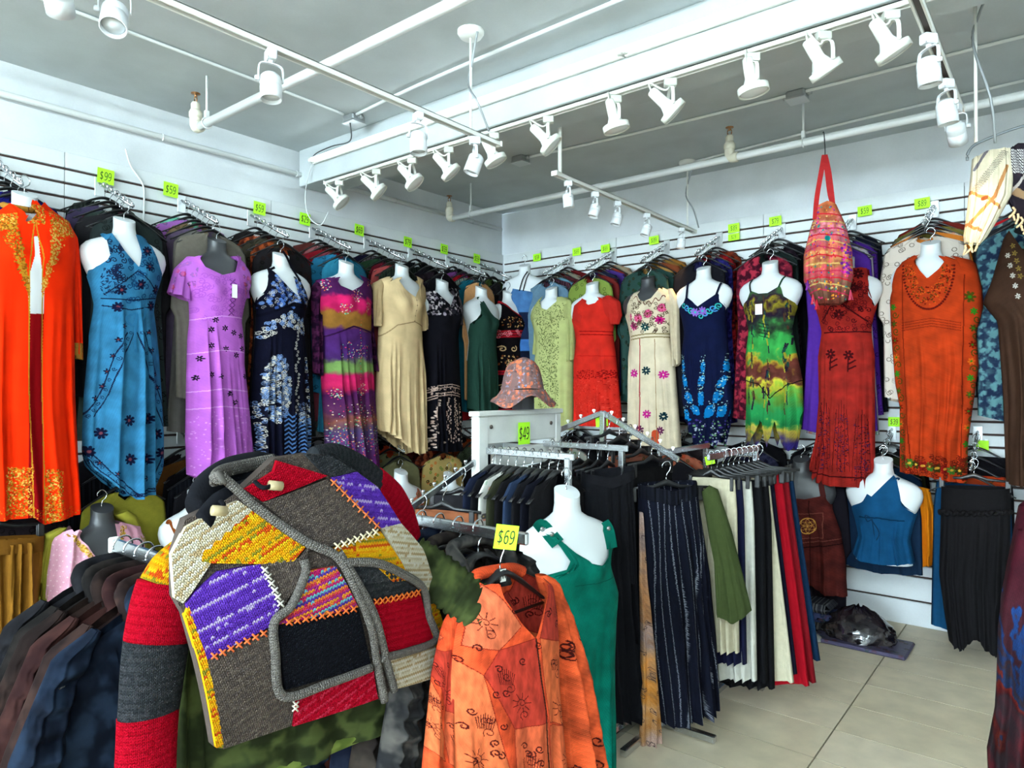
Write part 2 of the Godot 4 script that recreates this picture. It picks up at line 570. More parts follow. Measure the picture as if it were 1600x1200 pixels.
	# fluorescent tubes on the beam
	for k in 2:
		var x0 := 0.19 + 2.39 * k
		var o := thing("tube_lamp", ["glowing white tube light on the beam, starting at the left wall", "glowing white tube light on the beam, away from the left wall"][k], "light", Vector3(x0, 3.035, 2.228))
		put("channel", slab(Vector3(1.19, 0, 0.012), Vector3(2.385, 0.042, 0.022), 0.004), white_paint(), o)
		var gm := StandardMaterial3D.new()
		gm.albedo_color = Color(0.95, 0.97, 1)
		gm.emission_enabled = true
		gm.emission = Color(0.9, 0.98, 1.0)
		gm.emission_energy_multiplier = 0.95
		put("tube", tubem([Vector3(0.02, 0, 0.038), Vector3(2.36, 0, 0.038)], 0.016, 14), gm, o)
		for ex in [0.008, 2.375]:
			put("end_cap", tubem([Vector3(ex - 0.012, 0, 0.038), Vector3(ex + 0.012, 0, 0.038)], 0.018, 12), white_paint(), o)
	var gl := 0
	for q in [[2.6, 6.6], [5.0, 6.6], [2.6, 9.0], [5.0, 9.0]]:
		var o := thing("ceiling_tube_lamp", "white ceiling tube light " + ["in the first row behind the racks, left wall side", "in the first row behind the racks, aisle side", "in the middle row, left wall side", "in the middle row, aisle side", "in the row by the shop door, left wall side", "in the row by the shop door, aisle side"][gl], "light", Vector3(q[0], CEIL, q[1]))
		put("channel", slab(Vector3(0, -0.03, 0), Vector3(2.4, 0.06, 0.12), 0.01), white_paint(), o)
		var gm := StandardMaterial3D.new()
		gm.emission_enabled = true
		gm.emission = Color(0.9, 0.98, 1.0)
		gm.emission_energy_multiplier = 3.0
		put("tube", tubem([Vector3(-1.17, -0.078, 0), Vector3(1.17, -0.078, 0)], 0.016, 10), gm, o)
		gl += 1

# ---------------------------------------------------------------- track lamps
func track(called_label: String, a: Vector3, b: Vector3) -> Node3D:
	var o := thing("light_track", called_label, "track", a)
	var d := b - a
	var bs := Basis(d.normalized(), Vector3.UP, d.normalized().cross(Vector3.UP))
	var st := ns()
	for sg in [-1.0, 1.0]:
		cbox(st, d * 0.5 + bs * Vector3(0, 0.0, 0.0135 * sg), Vector3(d.length(), 0.022, 0.007), 0.001, bs)
	cbox(st, d * 0.5 + bs * Vector3(0, 0.0085, 0), Vector3(d.length(), 0.005, 0.034), 0.001, bs)
	put("rail", done(st), white_paint(), o)
	put("conductor_slot", slab_b(d * 0.5 + Vector3(0, 0.003, 0), Vector3(d.length() - 0.01, 0.006, 0.02), bs), mat(rgb(70, 60, 54), 0.6), o)
	for e in [0.0, 1.0]:
		put("end_cap", slab_b(d * e, Vector3(0.012, 0.026, 0.038), bs), white_paint(), o)
	return o
func slab_b(c: Vector3, s: Vector3, b: Basis) -> ArrayMesh:
	var st := ns()
	cbox(st, c, s, 0.001, b)
	return done(st)
func hang_rod(o: Node3D, top: Vector3, length: float, canopy: bool) -> void:
	put("hanger_rod", tubem([top, top - Vector3(0, length, 0)], 0.0065, 8), white_paint(), o)
	if canopy:
		put("canopy", lathem_at([[0.0, 0.0], [0.062, 0.0], [0.062, -0.012], [0.05, -0.03], [0.0, -0.034]], top), white_paint(), o)
	var g := mat(rgb(150, 154, 156), 0.45, 0.3)
	put("feed_cord", tubem(curve([top + Vector3(0.06, -0.03, 0.02), top + Vector3(0.01, -0.14, 0), top + Vector3(-0.008, -0.25, 0.006), top + Vector3(0.05, -length * 0.75, 0.01), top + Vector3(0.06, -length, -0.06)], 5), 0.0055, 7), g, o)
func lathem_at(prof: Array, at: Vector3) -> ArrayMesh:
	var st := ns()
	lathe(st, prof, 20, Transform3D(Basis.IDENTITY, at))
	return done(st)
func gimbal_lamp(at: Vector3, tilt: float, turn: float, label: String) -> void:
	var ivory := mat(rgb(226, 227, 218), 0.42)
	var o := thing("gimbal_spotlight", label, "spotlight", at, Basis(Vector3.UP, turn), "spotlights on the beam track")
	put("adapter", slab(Vector3(0, -0.014, 0), Vector3(0.055, 0.034, 0.036), 0.004), ivory, o)
	# yoke spans local z; the head swings about z, towards +x
	var st := ns()
	var yp := [Vector3(0, -0.13, 0.064), Vector3(0, -0.09, 0.064), Vector3(0, -0.06, 0.055), Vector3(0, -0.043, 0.03), Vector3(0, -0.038, 0), Vector3(0, -0.043, -0.03), Vector3(0, -0.06, -0.055), Vector3(0, -0.09, -0.064), Vector3(0, -0.13, -0.064)]
	strap(st, curve(yp, 3), Vector3.RIGHT, 0.014, 0.003)
	cbox(st, Vector3(0, -0.034, 0), Vector3(0.016, 0.012, 0.016), 0.003)
	var yk := put("yoke", done(st), ivory, o)
	for sg in [-1.0, 1.0]:
		put("pivot_screw", tubem([Vector3(0, -0.127, 0.062 * sg), Vector3(0, -0.127, 0.07 * sg)], 0.007, 8), ivory, yk)
	var hb := Basis(Vector3.BACK, tilt)
	var c := Vector3(0, -0.13, 0)
	var hx := Transform3D(hb, c)
	var s1 := ns()
	lathe(s1, [[0.0, 0.118], [0.016, 0.118], [0.022, 0.113], [0.023, 0.105], [0.0245, 0.05], [0.0245, 0.035]], 18, hx)
	put("socket", done(s1), ivory, o)
	var s2 := ns()
	lathe(s2, [[0.023, 0.045], [0.026, 0.03], [0.034, 0.012], [0.05, -0.012], [0.056, -0.02], [0.056, -0.026], [0.05, -0.03], [0.0, -0.034]], 22, hx)
	put("bulb", done(s2), mat(rgb(236, 238, 236), 0.25), o)
	var s3 := ns()
	lathe(s3, [[0.0585, 0.0], [0.062, 0.0], [0.062, -0.028], [0.0585, -0.028], [0.0585, 0.0]], 24, Transform3D(hb, c + hb * Vector3(0, -0.004, 0)))
	put("ring", done(s3), ivory, o)
	var tp := c + hb * Vector3(0, 0.116, 0)
	put("cord", tubem(curve([Vector3(0, -0.03, 0), Vector3(-0.03, -0.055, 0.02), tp + Vector3(-0.01, 0.03, 0.01), tp], 6), 0.0045, 7), ivory, o)
func can_lamp(at: Vector3, tilt: float, turn: float, label: String, group: String, size := 1.0, lit := false, target := Vector3.ZERO) -> void:
	var wm := mat(rgb(222, 226, 230), 0.4)
	var o := thing("can_spotlight", label, "spotlight", at, Basis(Vector3.UP, turn).scaled(Vector3.ONE * size), group)
	put("adapter", slab(Vector3(0, -0.016, 0), Vector3(0.05, 0.036, 0.034), 0.004), wm, o)
	var st := ns()
	strap(st, curve([Vector3(0, -0.105, 0.041), Vector3(0, -0.07, 0.041), Vector3(0, -0.05, 0.034), Vector3(0, -0.045, 0), Vector3(0, -0.05, -0.034), Vector3(0, -0.07, -0.041), Vector3(0, -0.105, -0.041)], 3), Vector3.RIGHT, 0.012, 0.003)
	cbox(st, Vector3(0, -0.038, 0), Vector3(0.014, 0.014, 0.014), 0.003)
	put("yoke", done(st), wm, o)
	var hbs := Basis(Vector3.BACK, tilt)
	if lit:
		var up := (o.transform.affine_inverse().basis * (at - target)).normalized()
		hbs = Basis(up.cross(Vector3.BACK).normalized(), up, up.cross(Vector3.BACK).normalized().cross(up))
	var hx := Transform3D(hbs, Vector3(0, -0.115, 0))
	var s1 := ns()
	lathe(s1, [[0.0, 0.034], [0.024, 0.034], [0.034, 0.024], [0.036, 0.016], [0.0362, -0.004], [0.0352, -0.006], [0.0352, -0.009], [0.0365, -0.011], [0.0365, -0.058], [0.033, -0.058], [0.032, -0.03], [0.0, -0.03]], 22, hx)
	put("can", done(s1), wm, o)
	var s2 := ns()
	lathe(s2, [[0.0, -0.031], [0.024, -0.032], [0.03, -0.046], [0.0, -0.05]], 16, hx)
	var gm := mat(rgb(210, 214, 216), 0.15)
	if lit:
		gm = StandardMaterial3D.new()
		gm.albedo_color = Color(1, 0.9, 0.7)
		gm.emission_enabled = true
		gm.emission = Color(1.0, 0.8, 0.5)
		gm.emission_energy_multiplier = 3.0
		var l := SpotLight3D.new()
		l.name = numbered("spot_light")
		l.light_color = Color(1.0, 0.78, 0.5)
		l.light_energy = 0.6
		l.spot_angle = 24.0
		l.spot_range = 9.0
		l.spot_attenuation = 2.0
		l.shadow_enabled = true
		l.light_size = 0.03
		add_child(l)
		var gx := o.transform * hx
		l.look_at_from_position(gx * Vector3(0, -0.066, 0), gx * Vector3(0, -1.0, 0), Vector3(0.3, 0.1, 0.9))
	put("bulb", done(s2), gm, o)
	put("knob", lathem_at([[0.0, 0.006], [0.008, 0.006], [0.008, -0.006], [0.0, -0.006]], Vector3(0, -0.105, 0.046)), wm, o)
func lamps() -> void:
	var tA := track("white lamp track in front of the beam, parallel to the left wall", Vector3(2.01, 2.68, 4.9), Vector3(2.01, 2.68, 2.46))
	hang_rod(tA, Vector3(0, CEIL - 2.68, -2.24), CEIL - 2.69, true)
	var ka := 0
	for u in [422, 653, 742]:
		var p := at_x(u, 150, 2.01)
		can_lamp(Vector3(2.01, 2.668, p.z), [0.12, 0.1, -0.35][ka], [-0.3, -0.3, 0.9][ka], ["white can spotlight farthest from the rod on the track before the beam", "white can spotlight hanging midway on the track before the beam", "white can spotlight right beside the hanging rod before the beam"][ka], "can spotlights on the track before the beam", 1.0)
		ka += 1
	# the two heads at the near end, under the top edge of the picture
	can_lamp(Vector3(1.35, 3.062, 3.93), 0.5, -0.5, "white can spotlight on the short track by the left wall", "can spotlights on the short track", 1.3)
	can_lamp(Vector3(1.35, 3.062, 4.12), -0.9, -0.5, "white can spotlight turned sideways on the short track by the left wall", "can spotlights on the short track", 1.3)
	track("short white lamp track near the left wall by the orange coat", Vector3(1.35, 3.075, 5.3), Vector3(1.35, 3.075, 3.8))
	# beam track and its gimbal lamps
	track("long white lamp track fixed along the lower edge of the beam", Vector3(0.26, 2.885, 2.19), Vector3(6.2, 2.885, 2.19))
	var us := [530, 588, 644, 701, 772, 857, 962, 1048, 1177, 1288, 1394]
	var vs := [270, 255, 240, 223, 202, 177, 143, 118, 78, 44, 12]
	var ti := [45, 48, 42, 42, 28, 44, 14, 46, 10, 34, 30]
	var od := ["first", "second", "third", "fourth", "fifth", "sixth", "seventh", "eighth", "ninth", "tenth", "eleventh"]
	for k in us.size():
		var p := at_z(us[k], vs[k], 2.19)
		gimbal_lamp(Vector3(p.x, 2.872, 2.19), deg_to_rad(ti[k]), 0.68 + 0.12 * sin(k * 2.3), "white gimbal spotlight on the beam track, %s from the left wall" % od[k])
	# track C behind the beam
	var tC := track("white lamp track behind the beam, pointing to the back wall", Vector3(2.0, 2.66, 1.98), Vector3(2.0, 2.66, 0.2))
	put("hanger_rod", tubem([Vector3(0, 0.005, -0.05), Vector3(0, CEIL - 2.66, -0.05)], 0.011, 8), white_paint(), tC)
	hang_rod(tC, Vector3(0, CEIL - 2.66, -1.66), CEIL - 2.67, true)
	var kc := 0
	for u in [888, 930, 965, 1011, 1065]:
		var p := at_x(u, 320, 2.0)
		can_lamp(Vector3(2.0, 2.648, p.z), [0.1, -0.3, -0.3, -0.35, -0.35][kc], 0.9, "white can spotlight on the track behind the beam, %s from the beam" % od[kc], "can spotlights behind the beam", 0.85, kc == 4, Vector3(1.9, 2.05, 0.45))
		kc += 1
	# track D on the right
	var tD := track("white lamp track on the aisle side, crossing under the beam", Vector3(3.8, 2.66, 3.6), Vector3(3.8, 2.66, 1.6))
	hang_rod(tD, Vector3(0.06, CEIL - 2.66, -1.95), CEIL - 2.5, false)
	var kd := 0
	for q in [[1453, 45], [1478, 110], [1490, 150]]:
		var z: float = at_x(q[0], q[1], 3.8).z
		if kd == 0: z = 2.42
		if kd == 1: z = 2.0
		if kd == 2: z = 1.72
		can_lamp(Vector3(3.8, 2.648, z), [0.1, 0.15, -0.6][kd], [0.9, 0.9, 1.35][kd], ["white can spotlight on the aisle track, near the beam's front face", "white can spotlight on the aisle track, below the beam", "warm glowing can spotlight at the far end of the aisle track"][kd], "can spotlights on the aisle track", 0.95, kd == 2, Vector3(3.95, 1.2, 0.2))
		kd += 1
# ---------------------------------------------------------------- garments
const BUST := [[0.0, 0.05, 0.05], [-0.05, 0.05, 0.05], [-0.08, 0.056, 0.053], [-0.1, 0.085, 0.06], [-0.115, 0.125, 0.066], [-0.135, 0.17, 0.072], [-0.165, 0.198, 0.078], [-0.2, 0.205, 0.088], [-0.235, 0.198, 0.098], [-0.27, 0.182, 0.106], [-0.31, 0.162, 0.11], [-0.36, 0.146, 0.102], [-0.45, 0.128, 0.09], [-0.52, 0.138, 0.092], [-0.6, 0.15, 0.095]]
func bust_af(y: float) -> Vector2:
	if y >= 0.0:
		return Vector2(BUST[0][1], BUST[0][2])
	for i in BUST.size() - 1:
		if y >= BUST[i + 1][0]:
			var f: float = (y - BUST[i][0]) / (BUST[i + 1][0] - BUST[i][0])
			return Vector2(lerpf(BUST[i][1], BUST[i + 1][1], f), lerpf(BUST[i][2], BUST[i + 1][2], f))
	return Vector2(0.15, 0.095)
func bust_z(x: float, y: float) -> float:
	var q := bust_af(y)
	var e := 1.0 - pow(minf(absf(x) / q.x, 1.0), 2.3)
	var b := 0.024 * exp(-(pow(absf(x) - 0.068, 2) + pow(y + 0.285, 2)) / 0.0024)
	return (q.y + b) * sqrt(maxf(e, 0.0)) if absf(x) < q.x else -0.2
var bust_mesh: ArrayMesh
var hook_mesh: ArrayMesh
func make_bust_meshes() -> void:
	var P := []
	var nb := 44
	var ys := []
	for k in 46:
		ys.append(-0.6 * pow(k / 45.0, 1.25))
	for y in ys:
		var q := bust_af(y)
		var row := PackedVector3Array()
		for k in nb + 1:
			var a := TAU * k / nb
			var x := q.x * sin(a)
			var z: float = 0.0
			if cos(a) >= 0:
				z = maxf(bust_z(x * 0.9999, y), 0.0)
			else:
				z = -0.72 * q.y * sqrt(maxf(1.0 - pow(absf(sin(a)), 2.3), 0.0))
			var dip := 0.024 * (z / 0.05) * clampf(1.0 + y / 0.06, 0.0, 1.0)
			row.append(Vector3(x, y - dip, z))
		P.append(row)
	var st := ns()
	grid(st, P, [], true)
	var top: PackedVector3Array = P[0]
	st.set_smooth_group(-1)
	for k in nb:
		tri(st, Vector3(0, 0.004, 0), top[k + 1], top[k])
	st.set_smooth_group(0)
	bust_mesh = done(st)
	hook_mesh = tubem(curve([Vector3(0, -0.01, 0), Vector3(0, 0.025, 0), Vector3(0.018, 0.045, 0), Vector3(0.02, 0.068, 0), Vector3(0, 0.085, 0), Vector3(-0.02, 0.07, 0), Vector3(-0.02, 0.056, 0)], 5), 0.0026, 7)
func bust(at: Vector3, n: Vector3, dark: bool, label: String, scale_ := 1.0) -> Node3D:
	var fr := frame(at, n)
	var o := thing("torso_form", label, "mannequin", at, Basis(fr.r, Vector3.UP, fr.n).scaled(Vector3.ONE * scale_), "hanging torso forms")
	put("torso", bust_mesh, mat(rgb(52, 53, 56), 0.4) if dark else mat(rgb(208, 212, 214), 0.42), o)
	put("hook", hook_mesh, chrome(), o)
	return o
func ex(a: PackedVector2Array, y: float) -> float:      # x of a side edge at height y (points run downwards)
	if y >= a[0].y:
		return a[0].x
	for i in a.size() - 1:
		if y >= a[i + 1].y:
			return lerpf(a[i].x, a[i + 1].x, (y - a[i].y) / minf(a[i + 1].y - a[i].y, -1e-5))
	return a[-1].x
func ey(a: PackedVector2Array, x: float) -> float:      # y of a top or hem edge at x (points run left to right)
	if x <= a[0].x:
		return a[0].y
	for i in a.size() - 1:
		if x <= a[i + 1].x:
			return lerpf(a[i].y, a[i + 1].y, (x - a[i].x) / maxf(a[i + 1].x - a[i].x, 1e-5))
	return a[-1].y
# cloth volume between two side edges, a neckline and a hem, in the local plane. Keys: L R T H (edges), D depth, fold, nf folds, fy (height where folds begin), bx by (torso form behind), ruck
func shell(d: Dictionary) -> ArrayMesh:
	var L: PackedVector2Array = d.L
	var R: PackedVector2Array = d.R
	var T: PackedVector2Array = d.T
	var H: PackedVector2Array = d.H
	var rc := bounds(d)
	var nx: int = d.get("nx", 48)
	var ny: int = d.get("ny", 40)
	var fold: float = d.get("fold", 0.012)
	var nf: float = d.get("nf", 5.0)
	var fy: float = d.get("fy", rc.end.y)
	var D: float = d.get("D", 0.1)
	var ruck: float = d.get("ruck", 0.0)
	var ph: float = d.get("ph", rc.position.x * 37.0 + rc.position.y * 11.0)
	var off: float = d.get("off", 0.0)
	var P := []
	var U := []
	var B := []
	for j in ny + 1:
		P.append(PackedVector3Array()); U.append(PackedVector2Array()); B.append(PackedVector3Array())
	for i in nx + 1:
		var s := float(i) / nx
		var yt := rc.end.y
		var yb := rc.position.y
		for q in 6:
			yt = ey(T, lerpf(ex(L, yt), ex(R, yt), s))
			yb = ey(H, lerpf(ex(L, yb), ex(R, yb), s))
		yb = minf(yb, yt - 0.01)
		var ytb := maxf(yt, lerpf(T[0].y, T[-1].y, s))
		var e := sqrt(maxf(1.0 - pow(absf(2 * s - 1), 2.6), 0.0))
		for j in ny + 1:
			var t := float(j) / ny
			var y := lerpf(yt, yb, t)
			var xl := ex(L, y)
			var xr := ex(R, y)
			if d.has("bx") and not d.has("nocov"):
				var cov := smoothstep(-0.24, -0.31, y - d.by)
				var aw := bust_af(y - d.by).x + 0.01
				xl = lerpf(xl, minf(xl, d.bx - aw), cov)
				xr = lerpf(xr, maxf(xr, d.bx + aw), cov)
			var x := lerpf(xl, xr, s)
			var dd := minf(D, (xr - xl) * 0.34 + 0.008)
			var g := smoothstep(fy, fy - 0.25, y)
			var g2 := 0.35 + 0.65 * smoothstep(fy, rc.position.y, y)
			var s2 := s + 0.05 * sin(9.0 * s + ph) + 0.03 * sin(17.0 * s + 2.0 * ph)
			var w := TAU * nf * s2 + ph + 0.7 * sin(y * 5.0 + ph)
			var f := 2.6 * fold * g * g2 * (0.65 + 0.35 * sin(5.3 * s + ph * 1.7 + y)) * (sin(w) + 0.45 * sin(2.17 * w + 1.3 + y * 3.0) + 0.25 * sin(3.6 * w + ph))
			var crease := 0.0022 * sin(31.0 * x + 17.0 * y + ph) * sin(23.0 * y - 9.0 * x)
			var z := dd * e + f * minf(e * 1.6, 1.0) + crease * e
			if ruck > 0.0:
				z += ruck * e * (sin(y * 150.0 + 3.0 * sin(x * 23.0)) + 0.6 * sin(y * 83.0 + 2.0 * sin(x * 31.0 + 1.0)))
			if d.has("bx"):
				z = maxf(z, bust_z(x - d.bx, y - d.by) + 0.010)
			P[j].append(Vector3(x + 0.25 * f * cos(w) * e, y, z + off))
			U[j].append(Vector2((x - rc.position.x) / rc.size.x, (rc.end.y - y) / rc.size.y))
			var yk := lerpf(ytb, yb, t)
			xl = ex(L, yk)
			xr = ex(R, yk)
			B[j].append(Vector3(lerpf(xl, xr, s), yk, -0.55 * dd * e + 0.4 * f * e + off))
	var st := ns()
	grid(st, P, U)
	grid(st, B, U, true)
	return done(st)
func bounds(d: Dictionary) -> Rect2:
	var r := Rect2(d.L[0], Vector2.ZERO)
	for k in ["L", "R", "T", "H"]:
		for q in d[k]:
			r = r.expand(q)
	return r
var cur_form := Vector2.INF
func px(fr: Dictionary, d: Dictionary) -> Dictionary:   # photograph pixels to the garment's own plane
	for k in ["L", "R", "T", "H"]:
		d[k] = lp(fr, d[k])
	cur_form = Vector2.INF
	return d
# ---- painting cloth: an image laid flat on the garment's own plane
func paper(fr: Dictionary, d: Dictionary, stops: Array, warp := 0.0, grain := 0.06, s := 420.0) -> Dictionary:
	var rc := bounds(d)
	var w := maxi(int(rc.size.x * s), 8)
	var h := maxi(int(rc.size.y * s), 8)
	var n := FastNoiseLite.new()
	n.seed = w * 7 + h
	n.frequency = 0.022
	n.fractal_octaves = 4
	var ni: PackedByteArray = n.get_image(w, h).get_data()
	var st := []
	for q in stops:
		if stops.size() == 1:
			st.append([0.0, dye(q[1])])
		else:
			st.append([(rc.end.y - loc(fr, CU if q.size() < 3 else q[2], q[0]).y) * s if q.size() < 3 else (rc.end.y - loc(fr, q[2], q[0]).y) * s, dye(q[1])])
	var bytes := PackedByteArray()
	bytes.resize(w * h * 3)
	var ix := 0
	var b3 := 0
	for y in h:
		for x in w:
			var nv := ni[ix] / 255.0 - 0.5
			var c: Color = st[0][1]
			if st.size() > 1:
				var yy := y + nv * warp * s
				c = st[-1][1]
				if yy <= st[0][0]:
					c = st[0][1]
				else:
					for k in st.size() - 1:
						if yy < st[k + 1][0]:
							c = st[k][1].lerp(st[k + 1][1], (yy - st[k][0]) / (st[k + 1][0] - st[k][0]))
							break
			var g := 1.0 + grain * (nv * 2.0 + (0.7 if ((x + y) & 1) == 0 else -0.7) * 0.5 + ((ix * 7919) % 97) / 97.0 - 0.5)
			bytes[b3] = clampi(int(c.r * g * 255), 0, 255)
			bytes[b3 + 1] = clampi(int(c.g * g * 255), 0, 255)
			bytes[b3 + 2] = clampi(int(c.b * g * 255), 0, 255)
			ix += 1
			b3 += 3
	return {"im": Image.create_from_data(w, h, false, Image.FORMAT_RGB8, bytes), "rc": rc, "s": s, "fr": fr, "w": w, "h": h}
func pt(p: Dictionary, u: float, v: float) -> Vector2:
	var l := loc(p.fr, u, v)
	return Vector2((l.x - p.rc.position.x) * p.s, (p.rc.end.y - l.y) * p.s)
func pr(p: Dictionary, r: float) -> float:
	return r * p.fr.k * p.s
func dye(c: Color) -> Color:      # one fixed deepening of a dye colour, the same everywhere on the cloth
	var l := 0.3 * c.r + 0.59 * c.g + 0.11 * c.b
	var q := []
	for k in [c.r, c.g, c.b]:
		q.append(clampf((l + (k - l) * 1.02 - 0.5) * 1.08 + 0.465, 0.0, 1.0))
	return Color(q[0], q[1], q[2])
func dot(p: Dictionary, u: float, v: float, r: float, c: Color) -> void:
	disc(p.im, pt(p, u, v), pr(p, r), dye(c))
func line(p: Dictionary, a: Array, r: float, c: Color) -> void:
	c = dye(c)
	for i in range(0, a.size() - 2, 2):
		var q0 := pt(p, a[i], a[i + 1])
		var q1 := pt(p, a[i + 2], a[i + 3])
		var rr := maxf(pr(p, r), 0.5)
		var n := maxi(int(q0.distance_to(q1) / maxf(rr * 0.7, 0.8)), 1)
		for k in n + 1:
			disc(p.im, q0.lerp(q1, float(k) / n), rr, c)
func curl(p: Dictionary, u: float, v: float, r: float, w: float, c: Color, ph := 0.0) -> void:
	var a := []
	for k in 12:
		var t := k / 11.0
		a.append(u + cos(ph + t * 7.0) * r * (1 - t * 0.75))
		a.append(v + sin(ph + t * 7.0) * r * (1 - t * 0.75))
	line(p, a, w, c)
func flower(p: Dictionary, u: float, v: float, r: float, n: int, c: Color, mid := Color(0, 0, 0, 0)) -> void:
	for k in n:
		var a := TAU * k / n + u
		for q in [0.45, 0.7, 0.9]:
			dot(p, u + cos(a) * r * q, v + sin(a) * r * q, r * 0.24, c)
	if mid.a > 0:
		dot(p, u, v, r * 0.3, mid)
func scatter(p: Dictionary, u0: float, v0: float, u1: float, v1: float, n: int, r: float, cols: Array, kind := 0) -> void:
	for k in n:
		var u := rng.randf_range(u0, u1)
		var v := rng.randf_range(v0, v1)
		var c: Color = cols[k % cols.size()]
		match kind:
			0: dot(p, u, v, r * rng.randf_range(0.6, 1.2), c)
			1: flower(p, u, v, r, 6, c)
			2: curl(p, u, v, r, maxf(r * 0.14, 0.4), c, rng.randf() * 6)
			3: line(p, [u, v, u + rng.randf_range(-r, r), v + rng.randf_range(-r, r), u + rng.randf_range(-r, r), v + rng.randf_range(-r, r)], 0.45, c)
func cloth(p: Dictionary, rough := 0.92, metal := 0.0) -> StandardMaterial3D:
	var m := StandardMaterial3D.new()
	m.albedo_texture = ImageTexture.create_from_image(p.im)
	m.albedo_color = Color(0.86, 0.86, 0.86)
	m.metallic_specular = 0.2
	m.roughness = rough
	m.metallic = metal
	return m
# ---- hangers and hanging stock, in local coordinates below the bar
var hanger_proto: Node3D
var clip_proto: Node3D
var stock_mesh := {}
func make_stock_meshes() -> void:
	make_bust_meshes()
	stock_mesh["dress"] = shell({"L": fl([-0.06, -0.1, -0.13, -0.125, -0.19, -0.17, -0.2, -0.35, -0.185, -0.6, -0.23, -1.36]), "R": fl([0.06, -0.1, 0.13, -0.125, 0.19, -0.17, 0.2, -0.35, 0.185, -0.6, 0.23, -1.36]), "T": fl([-0.19, -0.165, -0.065, -0.102, -0.03, -0.16, 0, -0.19, 0.03, -0.16, 0.065, -0.102, 0.19, -0.165]), "H": fl([-0.23, -1.32, 0, -1.36, 0.23, -1.31]), "D": 0.018, "fold": 0.008, "nf": 6.0, "fy": -0.45, "nx": 36, "ny": 20})
	stock_mesh["sleeved"] = shell({"L": fl([-0.06, -0.1, -0.14, -0.125, -0.215, -0.17, -0.24, -0.35, -0.255, -0.62, -0.225, -0.66, -0.22, -1.2]), "R": fl([0.06, -0.1, 0.14, -0.125, 0.215, -0.17, 0.24, -0.35, 0.255, -0.62, 0.225, -0.66, 0.22, -1.2]), "T": fl([-0.21, -0.17, -0.07, -0.105, -0.035, -0.14, 0, -0.155, 0.035, -0.14, 0.07, -0.105, 0.21, -0.17]), "H": fl([-0.22, -1.15, 0, -1.2, 0.22, -1.16]), "D": 0.019, "fold": 0.008, "nf": 5.0, "fy": -0.3, "nx": 36, "ny": 20})
	stock_mesh["top"] = shell({"L": fl([-0.06, -0.1, -0.14, -0.125, -0.21, -0.17, -0.23, -0.35, -0.235, -0.72]), "R": fl([0.06, -0.1, 0.14, -0.125, 0.21, -0.17, 0.23, -0.35, 0.235, -0.72]), "T": fl([-0.21, -0.17, -0.07, -0.105, 0, -0.16, 0.07, -0.105, 0.21, -0.17]), "H": fl([-0.235, -0.7, 0, -0.72, 0.235, -0.69]), "D": 0.018, "fold": 0.007, "nf": 5.0, "fy": -0.3, "nx": 32, "ny": 14})
	stock_mesh["trousers"] = shell({"L": fl([-0.17, -0.13, -0.185, -0.3, -0.2, -1.08]), "R": fl([0.17, -0.13, 0.185, -0.3, 0.2, -1.08]), "T": fl([-0.17, -0.13, 0, -0.14, 0.17, -0.13]), "H": fl([-0.2, -1.07, -0.02, -1.09, 0.2, -1.06]), "D": 0.018, "fold": 0.009, "nf": 5.0, "fy": -0.12, "nx": 32, "ny": 16})
	stock_mesh["coat"] = shell({"L": fl([-0.06, -0.09, -0.15, -0.12, -0.23, -0.19, -0.275, -0.4, -0.3, -0.78]), "R": fl([0.06, -0.09, 0.15, -0.12, 0.23, -0.19, 0.275, -0.4, 0.3, -0.78]), "T": fl([-0.22, -0.18, -0.075, -0.1, 0, -0.17, 0.075, -0.1, 0.22, -0.18]), "H": fl([-0.3, -0.77, 0, -0.8, 0.3, -0.76]), "D": 0.026, "fold": 0.006, "nf": 4.0, "fy": -0.15, "ruck": 0.0035, "nx": 40, "ny": 40})
func hook_path() -> Array:
	return curve([Vector3(0.0, -0.075, 0), Vector3(0, -0.045, 0), Vector3(0.014, -0.024, 0), Vector3(0.019, -0.004, 0), Vector3(0.011, 0.012, 0), Vector3(-0.006, 0.012, 0), Vector3(-0.018, 0, 0), Vector3(-0.019, -0.012, 0)], 3)
